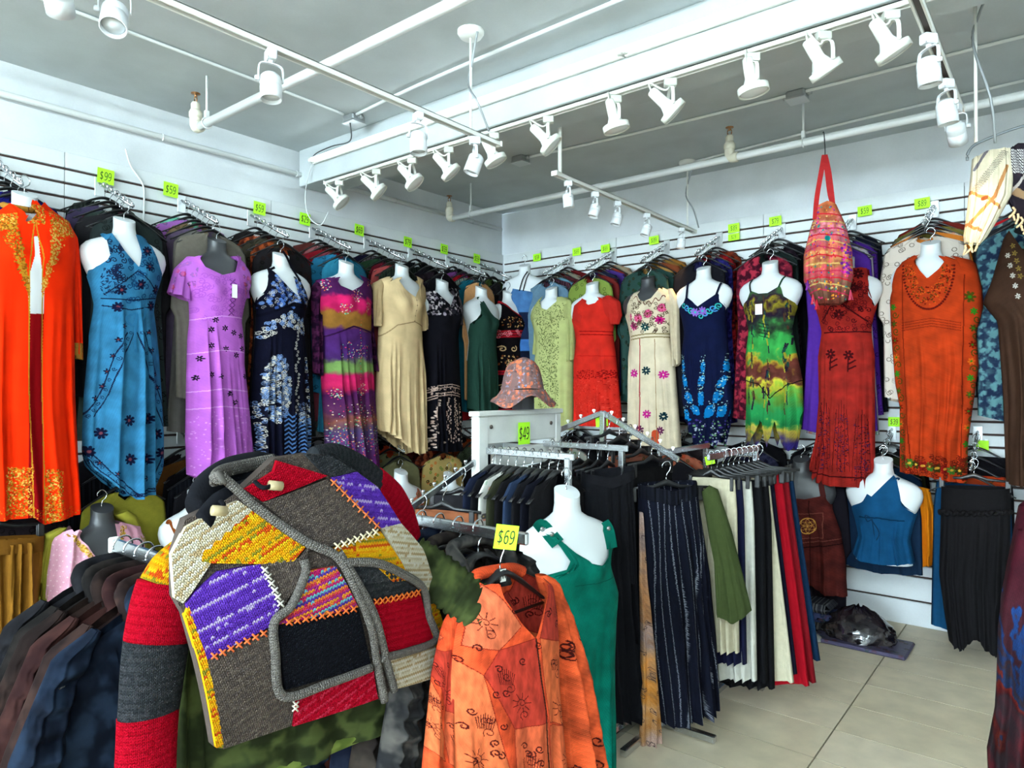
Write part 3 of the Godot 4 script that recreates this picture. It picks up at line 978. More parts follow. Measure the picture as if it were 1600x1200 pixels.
func hanger(at: Transform3D, label: String, group: String, clips := false) -> Node3D:
	var pr0: Node3D = clip_proto if clips else hanger_proto
	if pr0 != null:
		return copy(pr0, at, label, group)
	var o := thing("clip_hanger" if clips else "clothes_hanger", label, "hanger", at.origin, at.basis, group)
	put("hook", tubem(hook_path(), 0.0022, 6), chrome(), o)
	var st := ns()
	if clips:
		tube(st, [Vector3(-0.19, -0.1, 0), Vector3(-0.06, -0.095, 0), Vector3(0, -0.075, 0), Vector3(0.06, -0.095, 0), Vector3(0.19, -0.1, 0)], [0.006, 0.008, 0.014, 0.008, 0.006], 8, 0.6, Vector3.BACK)
		put("body", done(st), black_plastic(), o)
		for sx in [-1.0, 1.0]:
			var c := ns()
			cbox(c, Vector3(0.15 * sx, -0.125, 0.011), Vector3(0.026, 0.06, 0.008), 0.003)
			cbox(c, Vector3(0.15 * sx, -0.125, -0.011), Vector3(0.026, 0.06, 0.008), 0.003)
			cbox(c, Vector3(0.15 * sx, -0.108, 0), Vector3(0.014, 0.016, 0.02), 0.002)
			put("clip", done(c), black_plastic(), o)
		clip_proto = o
	else:
		var pth := curve([Vector3(-0.205, -0.172, 0), Vector3(-0.16, -0.146, 0), Vector3(-0.1, -0.112, 0), Vector3(-0.045, -0.083, 0), Vector3(0, -0.07, 0), Vector3(0.045, -0.083, 0), Vector3(0.1, -0.112, 0), Vector3(0.16, -0.146, 0), Vector3(0.205, -0.172, 0)], 3)
		var rad := []
		for q in pth:
			rad.append(lerpf(0.019, 0.009, clampf(absf(q.x) / 0.16, 0, 1)))
		tube(st, pth, rad, 8, 0.42, Vector3.UP)
		put("body", done(st), black_plastic(), o)
		var b := ns()
		tube(b, [Vector3(-0.19, -0.168, 0), Vector3(0, -0.172, 0), Vector3(0.19, -0.168, 0)], 0.0035, 6)
		put("trouser_bar", done(b), black_plastic(), o)
		hanger_proto = o
	return o
var arm_proto: Node3D
func faceout(at: Transform3D, label: String, group: String) -> void:   # sloping chrome arm; local +z is away from the wall
	if arm_proto != null:
		copy(arm_proto, at, label, group)
		return
	var o := thing("garment_faceout", label, "faceout", at.origin, at.basis, group)
	put("bracket", slab(Vector3(0, -0.02, 0.004), Vector3(0.05, 0.105, 0.006), 0.002), mat(rgb(226, 230, 232), 0.3, 0.5), o)
	var st := ns()
	tube(st, [Vector3(0, 0, 0.004), Vector3(0, -0.2, 0.43)], 0.0085, 4, 1.0)
	tube(st, [Vector3(0, -0.2, 0.43), Vector3(0, -0.186, 0.436)], 0.0075, 6)
	put("bar", done(st), chrome(), o)
	for k in 8:
		var f := 0.06 + k * 0.052
		put("stop_pin", lathem_at([[0.0, 0.016], [0.006, 0.014], [0.007, 0.008], [0.004, 0.0], [0.004, -0.006]], Vector3(0, -0.2 * f / 0.43 + 0.008, f)), chrome(), o)
	arm_proto = o
func hang_set(wall: int, c: float, top_y: float, list: Array, nm: String, kinds: Array) -> void:
	# wall 0: left wall (arm along +x at z = c), wall 1: back wall (arm along +z at x = c)
	var n := Vector3.RIGHT if wall == 0 else Vector3.BACK
	var b := Basis(Vector3.UP.cross(n), Vector3.UP, n)
	var root := Vector3(0, top_y, c) if wall == 0 else Vector3(c, top_y, 0)
	var rel := "behind the " + nm
	if nm.ends_with(" hem"):
		rel = "below the " + nm.trim_suffix(" hem")
	faceout(Transform3D(b, root), "chrome sloping faceout on the slat wall " + rel, "sloping faceouts on the slat walls")
	var seen := {}
	var total := {}
	for k in list.size():
		var key: String = list[k][2] + kinds[k % kinds.size()]
		total[key] = total.get(key, 0) + 1
	for k in list.size():
		var f := 0.075 + (0.30 / maxf(list.size() - 1, 1)) * k
		var sway := Basis(Vector3.UP, 0.10 * sin(k * 2.4 + c * 3.0))
		var t := Transform3D(b * sway, root + n * f + Vector3(0, -0.2 * f / 0.43 + 0.011, 0))
		var kind: String = kinds[k % kinds.size()]
		var q: Array = list[k]
		var desc: String = q[2] + " " + {"dress": "sleeveless dress", "sleeved": "sleeved dress", "top": "blouse", "trousers": "trousers", "coat": "jacket"}[kind]
		var nth: int = seen.get(q[2] + kind, 0)
		seen[q[2] + kind] = nth + 1
		var side: String = "" if total[q[2] + kind] < 2 else [" closest to the slats", " farther from the slats", " farthest from the slats"][mini(nth, 2)]
		hanger(t, "hanger of the %s %s%s" % [desc, rel, side], "black hangers on the wall arms")
		var o := put({"dress": "hanging_dress", "sleeved": "sleeved_dress", "top": "hanging_blouse", "trousers": "hanging_trousers", "coat": "hanging_coat"}[kind], stock_mesh[kind], fabric(q[0], q[1]), self, Transform3D(t.basis.scaled_local(Vector3(0.97 + 0.05 * sin(k * 3.1 + c), 0.93 + 0.05 * sin(k * 1.7 + c * 5.0), 1.0)), t.origin))
		tag(o, "%s hanging %s%s" % [desc, rel, side], "garment", "clothes hanging on the wall arms")
# ---------------------------------------------------------------- dresses shown on the walls
func gf(wall: int, c: float, out := 0.43) -> Dictionary:
	if wall == 0:
		return frame(Vector3(out, 2.0, c), Vector3.RIGHT, 0.05)
	return frame(Vector3(c, 2.0, out), Vector3.BACK, 0.05)
func loc0(fr: Dictionary, u: float, v: float) -> Vector2:
	return loc({"o": fr.o, "n": fr.n, "r": fr.r, "zo": 0.0}, u, v)
func worn(fr: Dictionary, d: Dictionary, nu: float, nv: float) -> Dictionary:
	var l := loc0(fr, nu, nv)
	d["bx"] = l.x
	d["by"] = l.y
	cur_form = l
	return d
func form_at(fr: Dictionary, nu: float, nv: float, dark: bool, nm: String) -> void:
	var l := loc0(fr, nu, nv)
	bust(fr.o + fr.r * l.x + Vector3.UP * l.y, fr.n, dark, ("dark grey" if dark else "white") + " torso form wearing the " + nm)
func on_form(fr: Dictionary, d: Dictionary, u: float, v: float, lift := 0.014) -> Vector3:
	var l := loc(fr, u, v)
	while absf(l.x - d.bx) >= bust_af(l.y - d.by).x - 0.004 and l.y - d.by > -0.16:
		l.y -= 0.004
	return Vector3(l.x, l.y, maxf(bust_z(l.x - d.bx, l.y - d.by), 0.01) + lift)
func strap_on(o: Node3D, fr: Dictionary, d: Dictionary, a: Array, w: float, m: Material, called := "strap") -> Node3D:
	var pts := []
	for i in range(0, a.size(), 2):
		pts.append(on_form(fr, d, a[i], a[i + 1], 0.012))
	pts = curve(pts, 5)
	var sd := []
	for i in pts.size():
		var dir: Vector3 = pts[mini(i + 1, pts.size() - 1)] - pts[maxi(i - 1, 0)]
		sd.append(dir.cross(Vector3.BACK))
	var st := ns()
	strap(st, pts, sd, w, 0.003)
	return put(called, done(st), m, o)
func sleeve(o: Node3D, fr: Dictionary, a: Dictionary, m: Material, dep := 0.05, off := 0.0) -> Node3D:
	var cf := cur_form
	a = px(fr, a)
	cur_form = cf
	if cf != Vector2.INF:
		a["bx"] = cf.x
		a["by"] = cf.y
		a["nocov"] = true
	a["D"] = dep
	a["fold"] = 0.008
	a["nf"] = 2.0
	a["nx"] = 18
	a["ny"] = 20
	a["off"] = off
	return put("sleeve", shell(a), m, o)
func wall_stock() -> void:
	make_stock_meshes()
	var K := func(r, g, b): return Color(r / 255.0, g / 255.0, b / 255.0)
	var blk := rgb(32, 31, 36)
	# ======== left wall =========
	# orange coat
	var fr := gf(0, 3.97)
	var d := px(fr, {"L": [-8, 332, -38, 345, -52, 400, -55, 560, -62, 815], "R": [82, 330, 112, 346, 122, 372, 121, 470, 124, 620, 133, 800], "T": [-8, 332, 12, 318, 32, 335, 40, 350, 50, 335, 66, 316, 82, 330], "H": [-62, 818, 46, 806, 64, 818, 133, 800], "D": 0.11, "fold": 0.011, "nf": 5.0, "fy": 0.0})
	worn(fr, d, 37, 300)
	var org := rgb(255, 60, 10)
	var gold := [rgb(190, 140, 50), rgb(225, 185, 100), rgb(150, 95, 35), rgb(210, 120, 40)]
	var p := paper(fr, d, [[300, org]], 0.0, 0.05)
	# front opening: white shirt of the form, then wine red lining
	for v in range(372, 830, 1):
		var w := 2.0 + 9.0 * clampf((v - 400) / 40.0, 0, 1) if v < 500 else 10.0
		line(p, [48 - w, v, 49 + w, v], 0.9, rgb(222, 222, 222) if v < 492 else rgb(140, 12, 24))
	line(p, [46, 350, 38, 405, 37, 600, 46, 806], 1.0, gold[0])
	line(p, [48, 350, 58, 405, 59, 600, 65, 815], 1.0, gold[0])
	for q in [[-20, 335, 20, 360], [70, 330, 118, 370]]:
		scatter(p, q[0], q[1], q[2], q[3], 420, 1.2, gold)
	for k in 900:
		var a := rng.randf()
		var sd := 1.0 if k % 2 else -1.0
		var uu := 48.0 + sd * (10 + 48 * (1 - a) * (0.4 + 0.6 * rng.randf()))
		dot(p, uu, 350 + a * 105 + rng.randf_range(-10, 10), rng.randf_range(0.8, 1.7), gold[k % 4])
	scatter(p, 36, 320, 62, 352, 260, 1.1, gold)
	scatter(p, 5, 728, 44, 803, 560, 1.2, gold)
	scatter(p, 65, 732, 93, 814, 460, 1.2, gold)
	scatter(p, -30, 790, 133, 812, 300, 0.9, [gold[0], rgb(200, 60, 30)])
	var o := fthing("orange_coat", "long orange coat with gold embroidered yoke on a white torso form", "coat", fr)
	put("body", shell(d), cloth(p), o)
	var osl := sleeve(o, fr, {"L": [92, 345, 108, 400, 116, 545], "R": [113, 347, 127, 372, 133, 440, 134, 560], "T": [92, 345, 113, 347], "H": [116, 545, 134, 560]}, fabric(org), 0.05, 0.0)
	sleeve(o, fr, {"L": [-38, 345, -54, 375, -62, 560], "R": [-18, 345, -38, 400, -44, 550], "T": [-38, 345, -18, 345], "H": [-62, 560, -44, 550]}, fabric(org), 0.05, 0.0)
	var cuff := {"L": lp(fr, [114, 535, 115, 560]), "R": lp(fr, [135, 535, 136, 562]), "T": lp(fr, [114, 535, 135, 536]), "H": lp(fr, [115, 558, 136, 562]), "D": 0.055, "nx": 14, "ny": 6}
	put("cuff", shell(cuff), fabric(rgb(186, 138, 62), 3), osl)
	put("collar", tubem(arc(on_form(fr, d, 37, 322, -0.05) + Vector3(0, 0.0, 0.0), Vector3.RIGHT, Vector3(0, -0.25, 0.95), 0.066, -60, 240, 16), 0.014, 8), fabric(rgb(186, 138, 62), 3), o)
	form_at(fr, 37, 302, false, "orange coat")
	# blue dress
	fr = gf(0, 3.52)
	d = px(fr, {"L": [163, 366, 166, 400, 150, 425, 155, 460, 158, 476, 148, 505, 142, 560, 137, 620, 135, 660, 134, 720], "R": [228, 370, 240, 400, 247, 425, 241, 465, 240, 478, 247, 505, 254, 560, 258, 620, 261, 680, 260, 730], "T": [158, 372, 163, 366, 173, 364, 190, 395, 208, 420, 218, 392, 220, 369, 230, 370], "H": [134, 700, 142, 728, 172, 756, 207, 779, 243, 768, 258, 722, 262, 672], "D": 0.1, "fold": 0.014, "nf": 4.0, "fy": 0.05})
	worn(fr, d, 193, 342)
	var bl := rgb(78, 142, 178)
	p = paper(fr, d, [[360, rgb(62, 120, 154)]], 0.0, 0.14)
	var nv := rgb(26, 34, 62)
	for q in [[198, 387], [225, 393], [225, 418], [210, 446], [182, 454], [240, 453], [178, 480], [232, 478]]:
		flower(p, q[0], q[1], 7, 8, nv, rgb(110, 60, 70))
	scatter(p, 160, 370, 190, 440, 26, 5, [rgb(30, 40, 66)], 2)
	scatter(p, 192, 395, 244, 470, 34, 5, [rgb(34, 74, 110)], 2)
	scatter(p, 155, 420, 178, 460, 60, 3, [nv], 3)
	line(p, [160, 460, 205, 425, 243, 458], 0.8, nv)
	line(p, [158, 477, 198, 485, 240, 478], 0.8, nv)
	line(p, [157, 466, 200, 470, 241, 466], 0.8, nv)
	for q in [[[197, 520], [180, 555], [160, 615], [140, 650]], [[213, 520], [232, 580], [245, 620], [261, 665]], [[136, 705], [160, 735], [205, 772], [207, 772]], [[207, 772], [228, 764], [243, 758], [258, 715]]]:
		for off in [-6.0, 6.0]:
			line(p, [q[0][0] + off, q[0][1], q[1][0] + off, q[1][1], q[2][0] + off, q[2][1], q[3][0] + off, q[3][1]], 0.7, nv)
		for k in 12:
			var t := k / 11.0 * 2.999
			var i := int(t)
			curl(p, lerpf(q[i][0], q[i + 1][0], t - i), lerpf(q[i][1], q[i + 1][1], t - i), 3.2, 0.5, nv, k * 1.3)
	for q in [[195, 656], [225, 653], [155, 676], [245, 677], [197, 716], [223, 716], [140, 705], [253, 707]]:
		flower(p, q[0], q[1], 8, 8, nv, rgb(120, 70, 80))
	for q in [[178, 531], [171, 556], [163, 580], [157, 603], [148, 622], [232, 547], [240, 585], [247, 605], [153, 722], [177, 738], [223, 746], [186, 510], [226, 520]]:
		flower(p, q[0], q[1], 4, 5, nv, rgb(120, 60, 60))
	o = fthing("blue_wrap_dress", "sleeveless blue wrap dress with dark embroidered flowers and tie belt", "dress", fr)
	var bm := cloth(p)
	put("body", shell(d), bm, o)
	strap_on(o, fr, d, [168, 372, 163, 362, 161, 355], 0.03, bm)
	strap_on(o, fr, d, [224, 374, 226, 366, 226, 358], 0.025, bm)
	for q in [[205, 490, 190, 498, 200, 510, 207, 492], [207, 492, 221, 483, 216, 500, 207, 494], [206, 494, 203, 530, 205, 551], [209, 494, 217, 545, 219, 603]]:
		strap_on(o, fr, d, q, 0.012, fabric(rgb(60, 132, 172)), "belt_tie")
	form_at(fr, 193, 342, false, "blue wrap dress")
	# lilac dress
	fr = gf(0, 3.04)
	d = px(fr, {"L": [306, 398, 296, 402, 296, 440, 302, 470, 303, 500, 300, 525, 298, 600, 297, 680, 299, 745], "R": [371, 397, 380, 402, 379, 440, 376, 470, 378, 500, 382, 525, 388, 580, 396, 650, 403, 720], "T": [296, 405, 305, 398, 315, 418, 340, 431, 362, 426, 370, 398, 380, 404], "H": [299, 742, 315, 748, 335, 757, 355, 752, 372, 730, 403, 714], "D": 0.1, "fold": 0.015, "nf": 6.0, "fy": -0.1})
	worn(fr, d, 338, 374)
	var li := rgb(194, 114, 206)
	p = paper(fr, d, [[390, li]], 0.0, 0.07)
	var lv := rgb(176, 98, 190)
	scatter(p, 300, 430, 380, 498, 60, 5, [lv], 2)
	for q in [[324, 515], [344, 513], [371, 525], [324, 540], [362, 555], [373, 545], [324, 585], [306, 590], [337, 588], [379, 588], [352, 615], [360, 628], [310, 560], [345, 545], [358, 520], [330, 500]]:
		flower(p, q[0], q[1], 4.2, 6, rgb(40, 32, 48))
	for v in [500, 553, 613, 640]:
		line(p, [296, v, 340, v - 6, 400, v], 0.7, rgb(226, 168, 232))
	scatter(p, 298, 640, 402, 750, 150, 1.0, [rgb(224, 158, 228)])
	var lm := cloth(p)
	o = fthing("lilac_dress", "short sleeved lilac dress with laced front on a dark torso form", "dress", fr)
	put("body", shell(d), lm, o)
	var lf := fabric(rgb(204, 126, 216), 0)
	sleeve(o, fr, {"L": [298, 399, 278, 418, 267, 455], "R": [310, 402, 304, 430, 302, 470], "T": [298, 399, 310, 400], "H": [267, 455, 302, 470]}, lf, 0.055)
	sleeve(o, fr, {"L": [366, 400, 373, 430, 374, 467], "R": [376, 399, 389, 412, 394, 465], "T": [366, 399, 376, 399], "H": [374, 468, 394, 465]}, lf, 0.055)
	var lace := fabric(rgb(150, 80, 160))
	for k in 7:
		var v0 := 438.0 + k * 8
		strap_on(o, fr, d, [349, v0, 358, v0 + 8], 0.004, lace, "lacing")
		strap_on(o, fr, d, [358, v0, 349, v0 + 8], 0.004, lace, "lacing")
	put("price_tag", slab(on_form(fr, d, 353, 457, 0.022), Vector3(0.03, 0.075, 0.002), 0.0005), white_paint(), o)
	form_at(fr, 338, 374, true, "lilac dress")
	# navy halter dress
	fr = gf(0, 2.6)
	d = px(fr, {"L": [421, 415, 414, 440, 408, 480, 407, 500, 404, 560, 399, 640, 393, 735], "R": [458, 420, 470, 450, 478, 485, 478, 500, 482, 560, 487, 640, 490, 735], "T": [408, 480, 414, 445, 421, 418, 430, 432, 454, 464, 460, 432, 466, 440, 478, 480], "H": [393, 735, 490, 738], "D": 0.1, "fold": 0.014, "nf": 6.0, "fy": -0.1})
	worn(fr, d, 438, 397)
	p = paper(fr, d, [[400, rgb(28, 29, 46)]], 0.0, 0.12)
	var cream := rgb(214, 208, 196)
	var pale := rgb(126, 152, 198)
	for k in 160:
		var v := rng.randf_range(420, 482)
		var h := (v - 415) * 0.55
		dot(p, rng.randf_range(436 - h, 448 + h), v, 2.6, [rgb(84, 116, 178), rgb(120, 150, 205), rgb(60, 84, 140)][k % 3])
	for k in 130:
		var v := rng.randf_range(425, 480)
		var h := (v - 415) * 0.5
		curl(p, rng.randf_range(437 - h, 447 + h), v, 2.6, 0.45, [cream, rgb(40, 50, 90)][k % 2], k)
	for k in 9:
		line(p, [406, 494 - k * 0.3, 425, 486 - k * 0.2, 448, 474 + k * 0.5, 479, 482 + k * 0.6], 1.2, rgb(22, 22, 36))
	for k in 90:
		var u := rng.randf_range(408, 476)
		curl(p, u, 495 + absf(u - 445) * 0.55 + rng.randf_range(-8, 14), 3.0, 0.55, [cream, pale][k % 2], k)
	for k in 320:
		var a := rng.randf() * TAU
		var q := sqrt(rng.randf())
		curl(p, 427 + cos(a) * 19 * q, 607 + sin(a) * 52 * q, 3.0, 0.6, [cream, pale, rgb(90, 104, 130)][k % 3], k * 0.7)
	for k in 30:
		curl(p, 457 + rng.randf_range(-3, 3), 500 + k * 5, 2.2, 0.5, cream, k)
		curl(p, 479 + rng.randf_range(-4, 4), 560 + k * 5, 3, 0.5, [cream, pale][k % 2], k)
		curl(p, 405 + rng.randf_range(-5, 5), 625 + k * 3, 3, 0.5, [cream, pale][k % 2], k)
	for k in 14:
		line(p, [437, 650 + k * 7, 443, 646 + k * 7, 449, 651 + k * 7, 455, 646 + k * 7], 1.2, rgb(96, 134, 186))
		line(p, [460, 655 + k * 6, 468, 650 + k * 6, 476, 656 + k * 6, 486, 650 + k * 6], 1.2, rgb(96, 134, 186))
	scatter(p, 460, 630, 486, 662, 50, 3, [cream, pale], 2)
	o = fthing("navy_halter_dress", "dark navy halter dress with blue paisley cups on white torso form", "dress", fr)
	put("body", shell(d), cloth(p), o)
	strap_on(o, fr, d, [418, 428, 421, 412, 424, 400, 430, 392], 0.014, fabric(rgb(26, 26, 40)), "halter_strap")
	strap_on(o, fr, d, [464, 440, 456, 420, 446, 402, 440, 392], 0.014, fabric(rgb(26, 26, 40)), "halter_strap")
	form_at(fr, 438, 397, false, "navy halter dress")
	# purple dress
	fr = gf(0, 2.13)
	d = px(fr, {"L": [518, 430, 500, 436, 502, 480, 508, 530, 510, 600, 514, 660, 516, 738], "R": [563, 430, 582, 438, 584, 480, 584, 530, 588, 600, 592, 660, 598, 740], "T": [500, 438, 516, 431, 526, 447, 543, 455, 558, 447, 563, 431, 582, 439], "H": [516, 736, 598, 742], "D": 0.1, "fold": 0.012, "nf": 5.0, "fy": -0.1})
	worn(fr, d, 540, 409)
	var pu := rgb(92, 44, 96)
	var mg := rgb(206, 48, 108)
	var oc := rgb(160, 116, 60)
	p = paper(fr, d, [[430, pu, 545], [462, pu, 545], [469, mg, 545], [484, mg, 545], [491, oc, 545], [510, oc, 545], [517, rgb(88, 50, 110), 545], [558, rgb(84, 52, 112), 545], [566, rgb(128, 160, 96), 545], [580, rgb(128, 160, 96), 545], [587, mg, 545], [606, rgb(196, 52, 100), 545], [614, pu, 545], [645, rgb(104, 60, 96), 545], [656, rgb(150, 96, 80), 545], [672, rgb(92, 76, 116), 545], [740, rgb(104, 40, 104), 545]], 0.05, 0.14)
	var bead := [rgb(226, 210, 160), rgb(230, 70, 120), rgb(230, 120, 60), rgb(90, 190, 150), rgb(240, 230, 220)]
	for q in [[506, 445, 8], [577, 444, 8], [530, 483, 9], [565, 480, 8], [548, 462, 9], [535, 548, 12], [560, 548, 12], [557, 608, 9], [520, 615, 8], [556, 655, 12], [525, 680, 12], [580, 690, 12], [545, 700, 12]]:
		for k in 34:
			var a := rng.randf() * TAU
			var rr: float = q[2] * sqrt(rng.randf())
			dot(p, q[0] + cos(a) * rr, q[1] + sin(a) * rr * 1.2, 0.8, bead[(k + q[0]) % 5])
	for k in 60:
		dot(p, 556 + sin(k) * 0.6, 500 + k * 4, 0.8, bead[1 + k % 3])
	scatter(p, 515, 630, 596, 738, 330, 0.9, bead)
	line(p, [510, 525, 545, 510, 585, 522], 1.2, rgb(60, 30, 70))
	o = fthing("purple_tie_dye_dress", "long sleeved purple tie-dye dress with magenta bands and bead embroidery", "dress", fr)
	put("body", shell(d), cloth(p), o)
	var pf := fabric(rgb(104, 50, 104), 1)
	sleeve(o, fr, {"L": [504, 436, 493, 446, 494, 500, 496, 582], "R": [512, 440, 508, 500, 508, 588], "T": [504, 436, 512, 436], "H": [496, 582, 508, 587]}, pf, 0.045)
	sleeve(o, fr, {"L": [578, 438, 582, 500, 588, 540, 588, 578], "R": [582, 438, 588, 450, 590, 510, 598, 582], "T": [576, 438, 584, 438], "H": [588, 577, 598, 582]}, pf, 0.045)
	form_at(fr, 540, 409, false, "purple tie-dye dress")
	# beige dress
	fr = gf(0, 1.64)
	d = px(fr, {"L": [612, 432, 598, 436, 598, 480, 600, 505, 597, 560, 595, 620, 594, 680], "R": [652, 432, 664, 438, 663, 480, 662, 510, 665, 560, 667, 620, 669, 705], "T": [598, 438, 612, 431, 625, 452, 640, 465, 649, 452, 653, 432, 664, 440], "H": [594, 670, 610, 680, 624, 692, 640, 706, 650, 711, 669, 702], "D": 0.1, "fold": 0.015, "nf": 7.0, "fy": -0.12})
	worn(fr, d, 627, 414)
	var be := rgb(234, 206, 162)
	p = paper(fr, d, [[430, be]], 0.0, 0.05)
	line(p, [597, 526, 615, 508, 640, 503, 663, 512], 0.8, rgb(170, 144, 108))
	for k in 5:
		dot(p, 640, 470 + k * 8, 0.9, rgb(90, 74, 56))
	line(p, [640, 466, 640, 503], 0.4, rgb(176, 150, 114))
	o = fthing("beige_dress", "plain beige v-neck dress with buttons and a gathered skirt", "dress", fr)
	put("body", shell(d), cloth(p), o)
	sleeve(o, fr, {"L": [602, 435, 588, 442, 588, 508], "R": [608, 440, 603, 480, 600, 508], "T": [602, 435, 608, 436], "H": [588, 508, 600, 510]}, fabric(be), 0.05)
	sleeve(o, fr, {"L": [658, 438, 662, 480, 662, 518], "R": [663, 437, 670, 450, 674, 512], "T": [657, 437, 664, 437], "H": [662, 518, 674, 513]}, fabric(be), 0.05)
	form_at(fr, 627, 414, false, "beige dress")
	# black and white dress
	fr = gf(0, 1.2)
	d = px(fr, {"L": [672, 452, 669, 456, 671, 500, 669, 560, 667, 620, 665, 706], "R": [706, 449, 719, 454, 716, 500, 718, 560, 717, 610, 726, 706], "T": [669, 456, 673, 451, 685, 466, 697, 478, 703, 462, 706, 449, 719, 455], "H": [665, 702, 690, 706, 726, 704], "D": 0.1, "fold": 0.012, "nf": 6.0, "fy": -0.12})
	worn(fr, d, 690, 438)
	p = paper(fr, d, [[450, rgb(30, 29, 36)]], 0.0, 0.1)
	scatter(p, 668, 450, 720, 492, 190, 2.2, [rgb(150, 140, 150), rgb(200, 190, 192), rgb(60, 58, 66)])
	scatter(p, 668, 452, 720, 494, 60, 4, [rgb(20, 20, 26)], 3)
	var blush := rgb(206, 178, 164)
	for v in [600, 604, 612, 616]:
		line(p, [666, v + 12, 680, v + 2, 697, v, 718, v + 4], 0.7, blush)
	scatter(p, 668, 602, 718, 618, 90, 1.0, [blush])
	for q in [[678, 625, 672, 700], [694, 622, 692, 690], [704, 622, 706, 690], [714, 630, 722, 700]]:
		for k in 70:
			var t := k / 69.0
			dot(p, lerpf(q[0], q[2], t) + rng.randf_range(-4, 4) * (0.5 + t), lerpf(q[1], q[3], t), 1.5, [blush, rgb(226, 202, 190), rgb(50, 44, 46)][k % 3])
	o = fthing("black_white_dress", "black v-neck dress with mottled white bodice and blush patterned hem", "dress", fr)
	put("body", shell(d), cloth(p), o)
	sleeve(o, fr, {"L": [712, 453, 716, 480, 716, 506], "R": [719, 454, 726, 470, 728, 508], "T": [711, 453, 720, 453], "H": [716, 506, 728, 508]}, fabric(rgb(120, 112, 120), 3), 0.05)
	form_at(fr, 690, 438, false, "black and white dress")
	# dark green halter
	fr = gf(0, 0.8)
	d = px(fr, {"L": [744, 470, 744, 520, 741, 580, 739, 642], "R": [768, 500, 776, 520, 778, 580, 779, 642], "T": [744, 520, 746, 475, 752, 470, 760, 490, 767, 503, 772, 500, 777, 520], "H": [739, 638, 750, 648, 779, 640], "D": 0.1, "fold": 0.012, "nf": 5.0, "fy": -0.1})
	worn(fr, d, 751, 449)
	o = fthing("dark_green_dress", "plain dark green halter dress near the corner", "dress", fr)
	put("body", shell(d), fabric(rgb(52, 88, 76)), o)
	strap_on(o, fr, d, [750, 476, 748, 462, 750, 455], 0.012, fabric(rgb(52, 88, 76)), "halter_strap")
	form_at(fr, 751, 449, false, "dark green dress")
	# black and red paisley dress
	fr = frame(Vector3(0.45, 2.0, 0.42), Vector3(1, 0, 0.25), 0.05)
	d = px(fr, {"L": [784, 468, 778, 500, 777, 560, 776, 650], "R": [806, 488, 813, 500, 813, 560, 815, 650], "T": [778, 500, 783, 468, 796, 484, 806, 492, 813, 500], "H": [776, 648, 815, 650], "D": 0.09, "fold": 0.01, "nf": 4.0, "fy": -0.2})
	worn(fr, d, 794, 456)
	p = paper(fr, d, [[470, rgb(26, 22, 26)]], 0.0, 0.1)
	line(p, [783, 470, 797, 484, 811, 496], 2.2, rgb(160, 34, 46))
	for v in [518, 522, 526, 580, 584, 640, 644]:
		line(p, [776, v, 814, v], 1.6, rgb(164, 34, 48))
	scatter(p, 778, 514, 813, 530, 14, 2.4, [rgb(230, 140, 150)], 2)
	scatter(p, 780, 495, 812, 512, 40, 1.2, [rgb(200, 160, 110), rgb(120, 70, 40)])
	for q in [[783, 545], [797, 545], [783, 605], [797, 605], [808, 575], [790, 570]]:
		curl(p, q[0], q[1], 5, 0.9, rgb(206, 172, 130), q[0])
	scatter(p, 778, 555, 813, 570, 40, 1.2, [rgb(200, 160, 110), rgb(120, 70, 40)])
	o = fthing("paisley_dress", "black sleeveless dress with red bands and gold paisley in the corner", "dress", fr)
	put("body", shell(d), cloth(p), o)
	form_at(fr, 794, 456, false, "black and red paisley dress")
	# denim patch dress hung higher beside the corner
	fr = frame(Vector3(0.62, 2.0, 0.30), Vector3(0.35, 0, 1), 0.05)
	d = px(fr, {"L": [804, 452, 802, 500, 806, 596], "R": [832, 456, 833, 500, 836, 596], "T": [804, 452, 832, 457], "H": [806, 594, 836, 596], "D": 0.08, "fold": 0.006, "nf": 4.0, "fy": -0.2})
	worn(fr, d, 820, 414)
	p = paper(fr, d, [[450, rgb(84, 124, 170), 818], [488, rgb(84, 124, 170), 818], [489, rgb(38, 48, 74), 818], [530, rgb(40, 50, 76), 818], [531, rgb(74, 118, 176), 818], [548, rgb(74, 118, 176), 818], [549, rgb(30, 36, 56), 818], [600, rgb(30, 36, 56), 818]], 0.0, 0.12)
	o = fthing("denim_patch_dress", "blue denim patch dress with thin black straps hung high by the corner", "dress", fr)
	put("body", shell(d), cloth(p), o)
	strap_on(o, fr, d, [815, 456, 819, 436, 824, 424], 0.008, fabric(blk))
	strap_on(o, fr, d, [821, 456, 824, 438, 826, 426], 0.008, fabric(blk))
	form_at(fr, 820, 414, false, "denim patch dress")
	# ======== back wall =========
	# sage
	fr = gf(1, 0.87)
	d = px(fr, {"L": [846, 462, 836, 472, 835, 520, 834, 600, 834, 672], "R": [880, 464, 888, 470, 891, 520, 890, 600, 890, 672], "T": [836, 474, 846, 463, 851, 482, 860, 485, 874, 472, 880, 463, 889, 472], "H": [834, 670, 890, 672], "D": 0.1, "fold": 0.011, "nf": 6.0, "fy": -0.15})
	worn(fr, d, 862, 450)
	var sg := rgb(186, 190, 132)
	p = paper(fr, d, [[460, sg]], 0.0, 0.06)
	for k in 1100:
		var v := rng.randf_range(474, 660)
		var h := 22.0 if v < 500 else 15.0
		dot(p, 862 + rng.randf_range(-h, h), v, 0.7, rgb(98, 104, 66))
	line(p, [850, 486, 850, 670], 0.7, sg)
	for k in 10:
		dot(p, 850, 492 + k * 15, 0.9, rgb(90, 92, 60))
	o = fthing("sage_green_dress", "long sleeved sage green button dress with embroidered front panel", "dress", fr)
	put("body", shell(d), cloth(p), o)
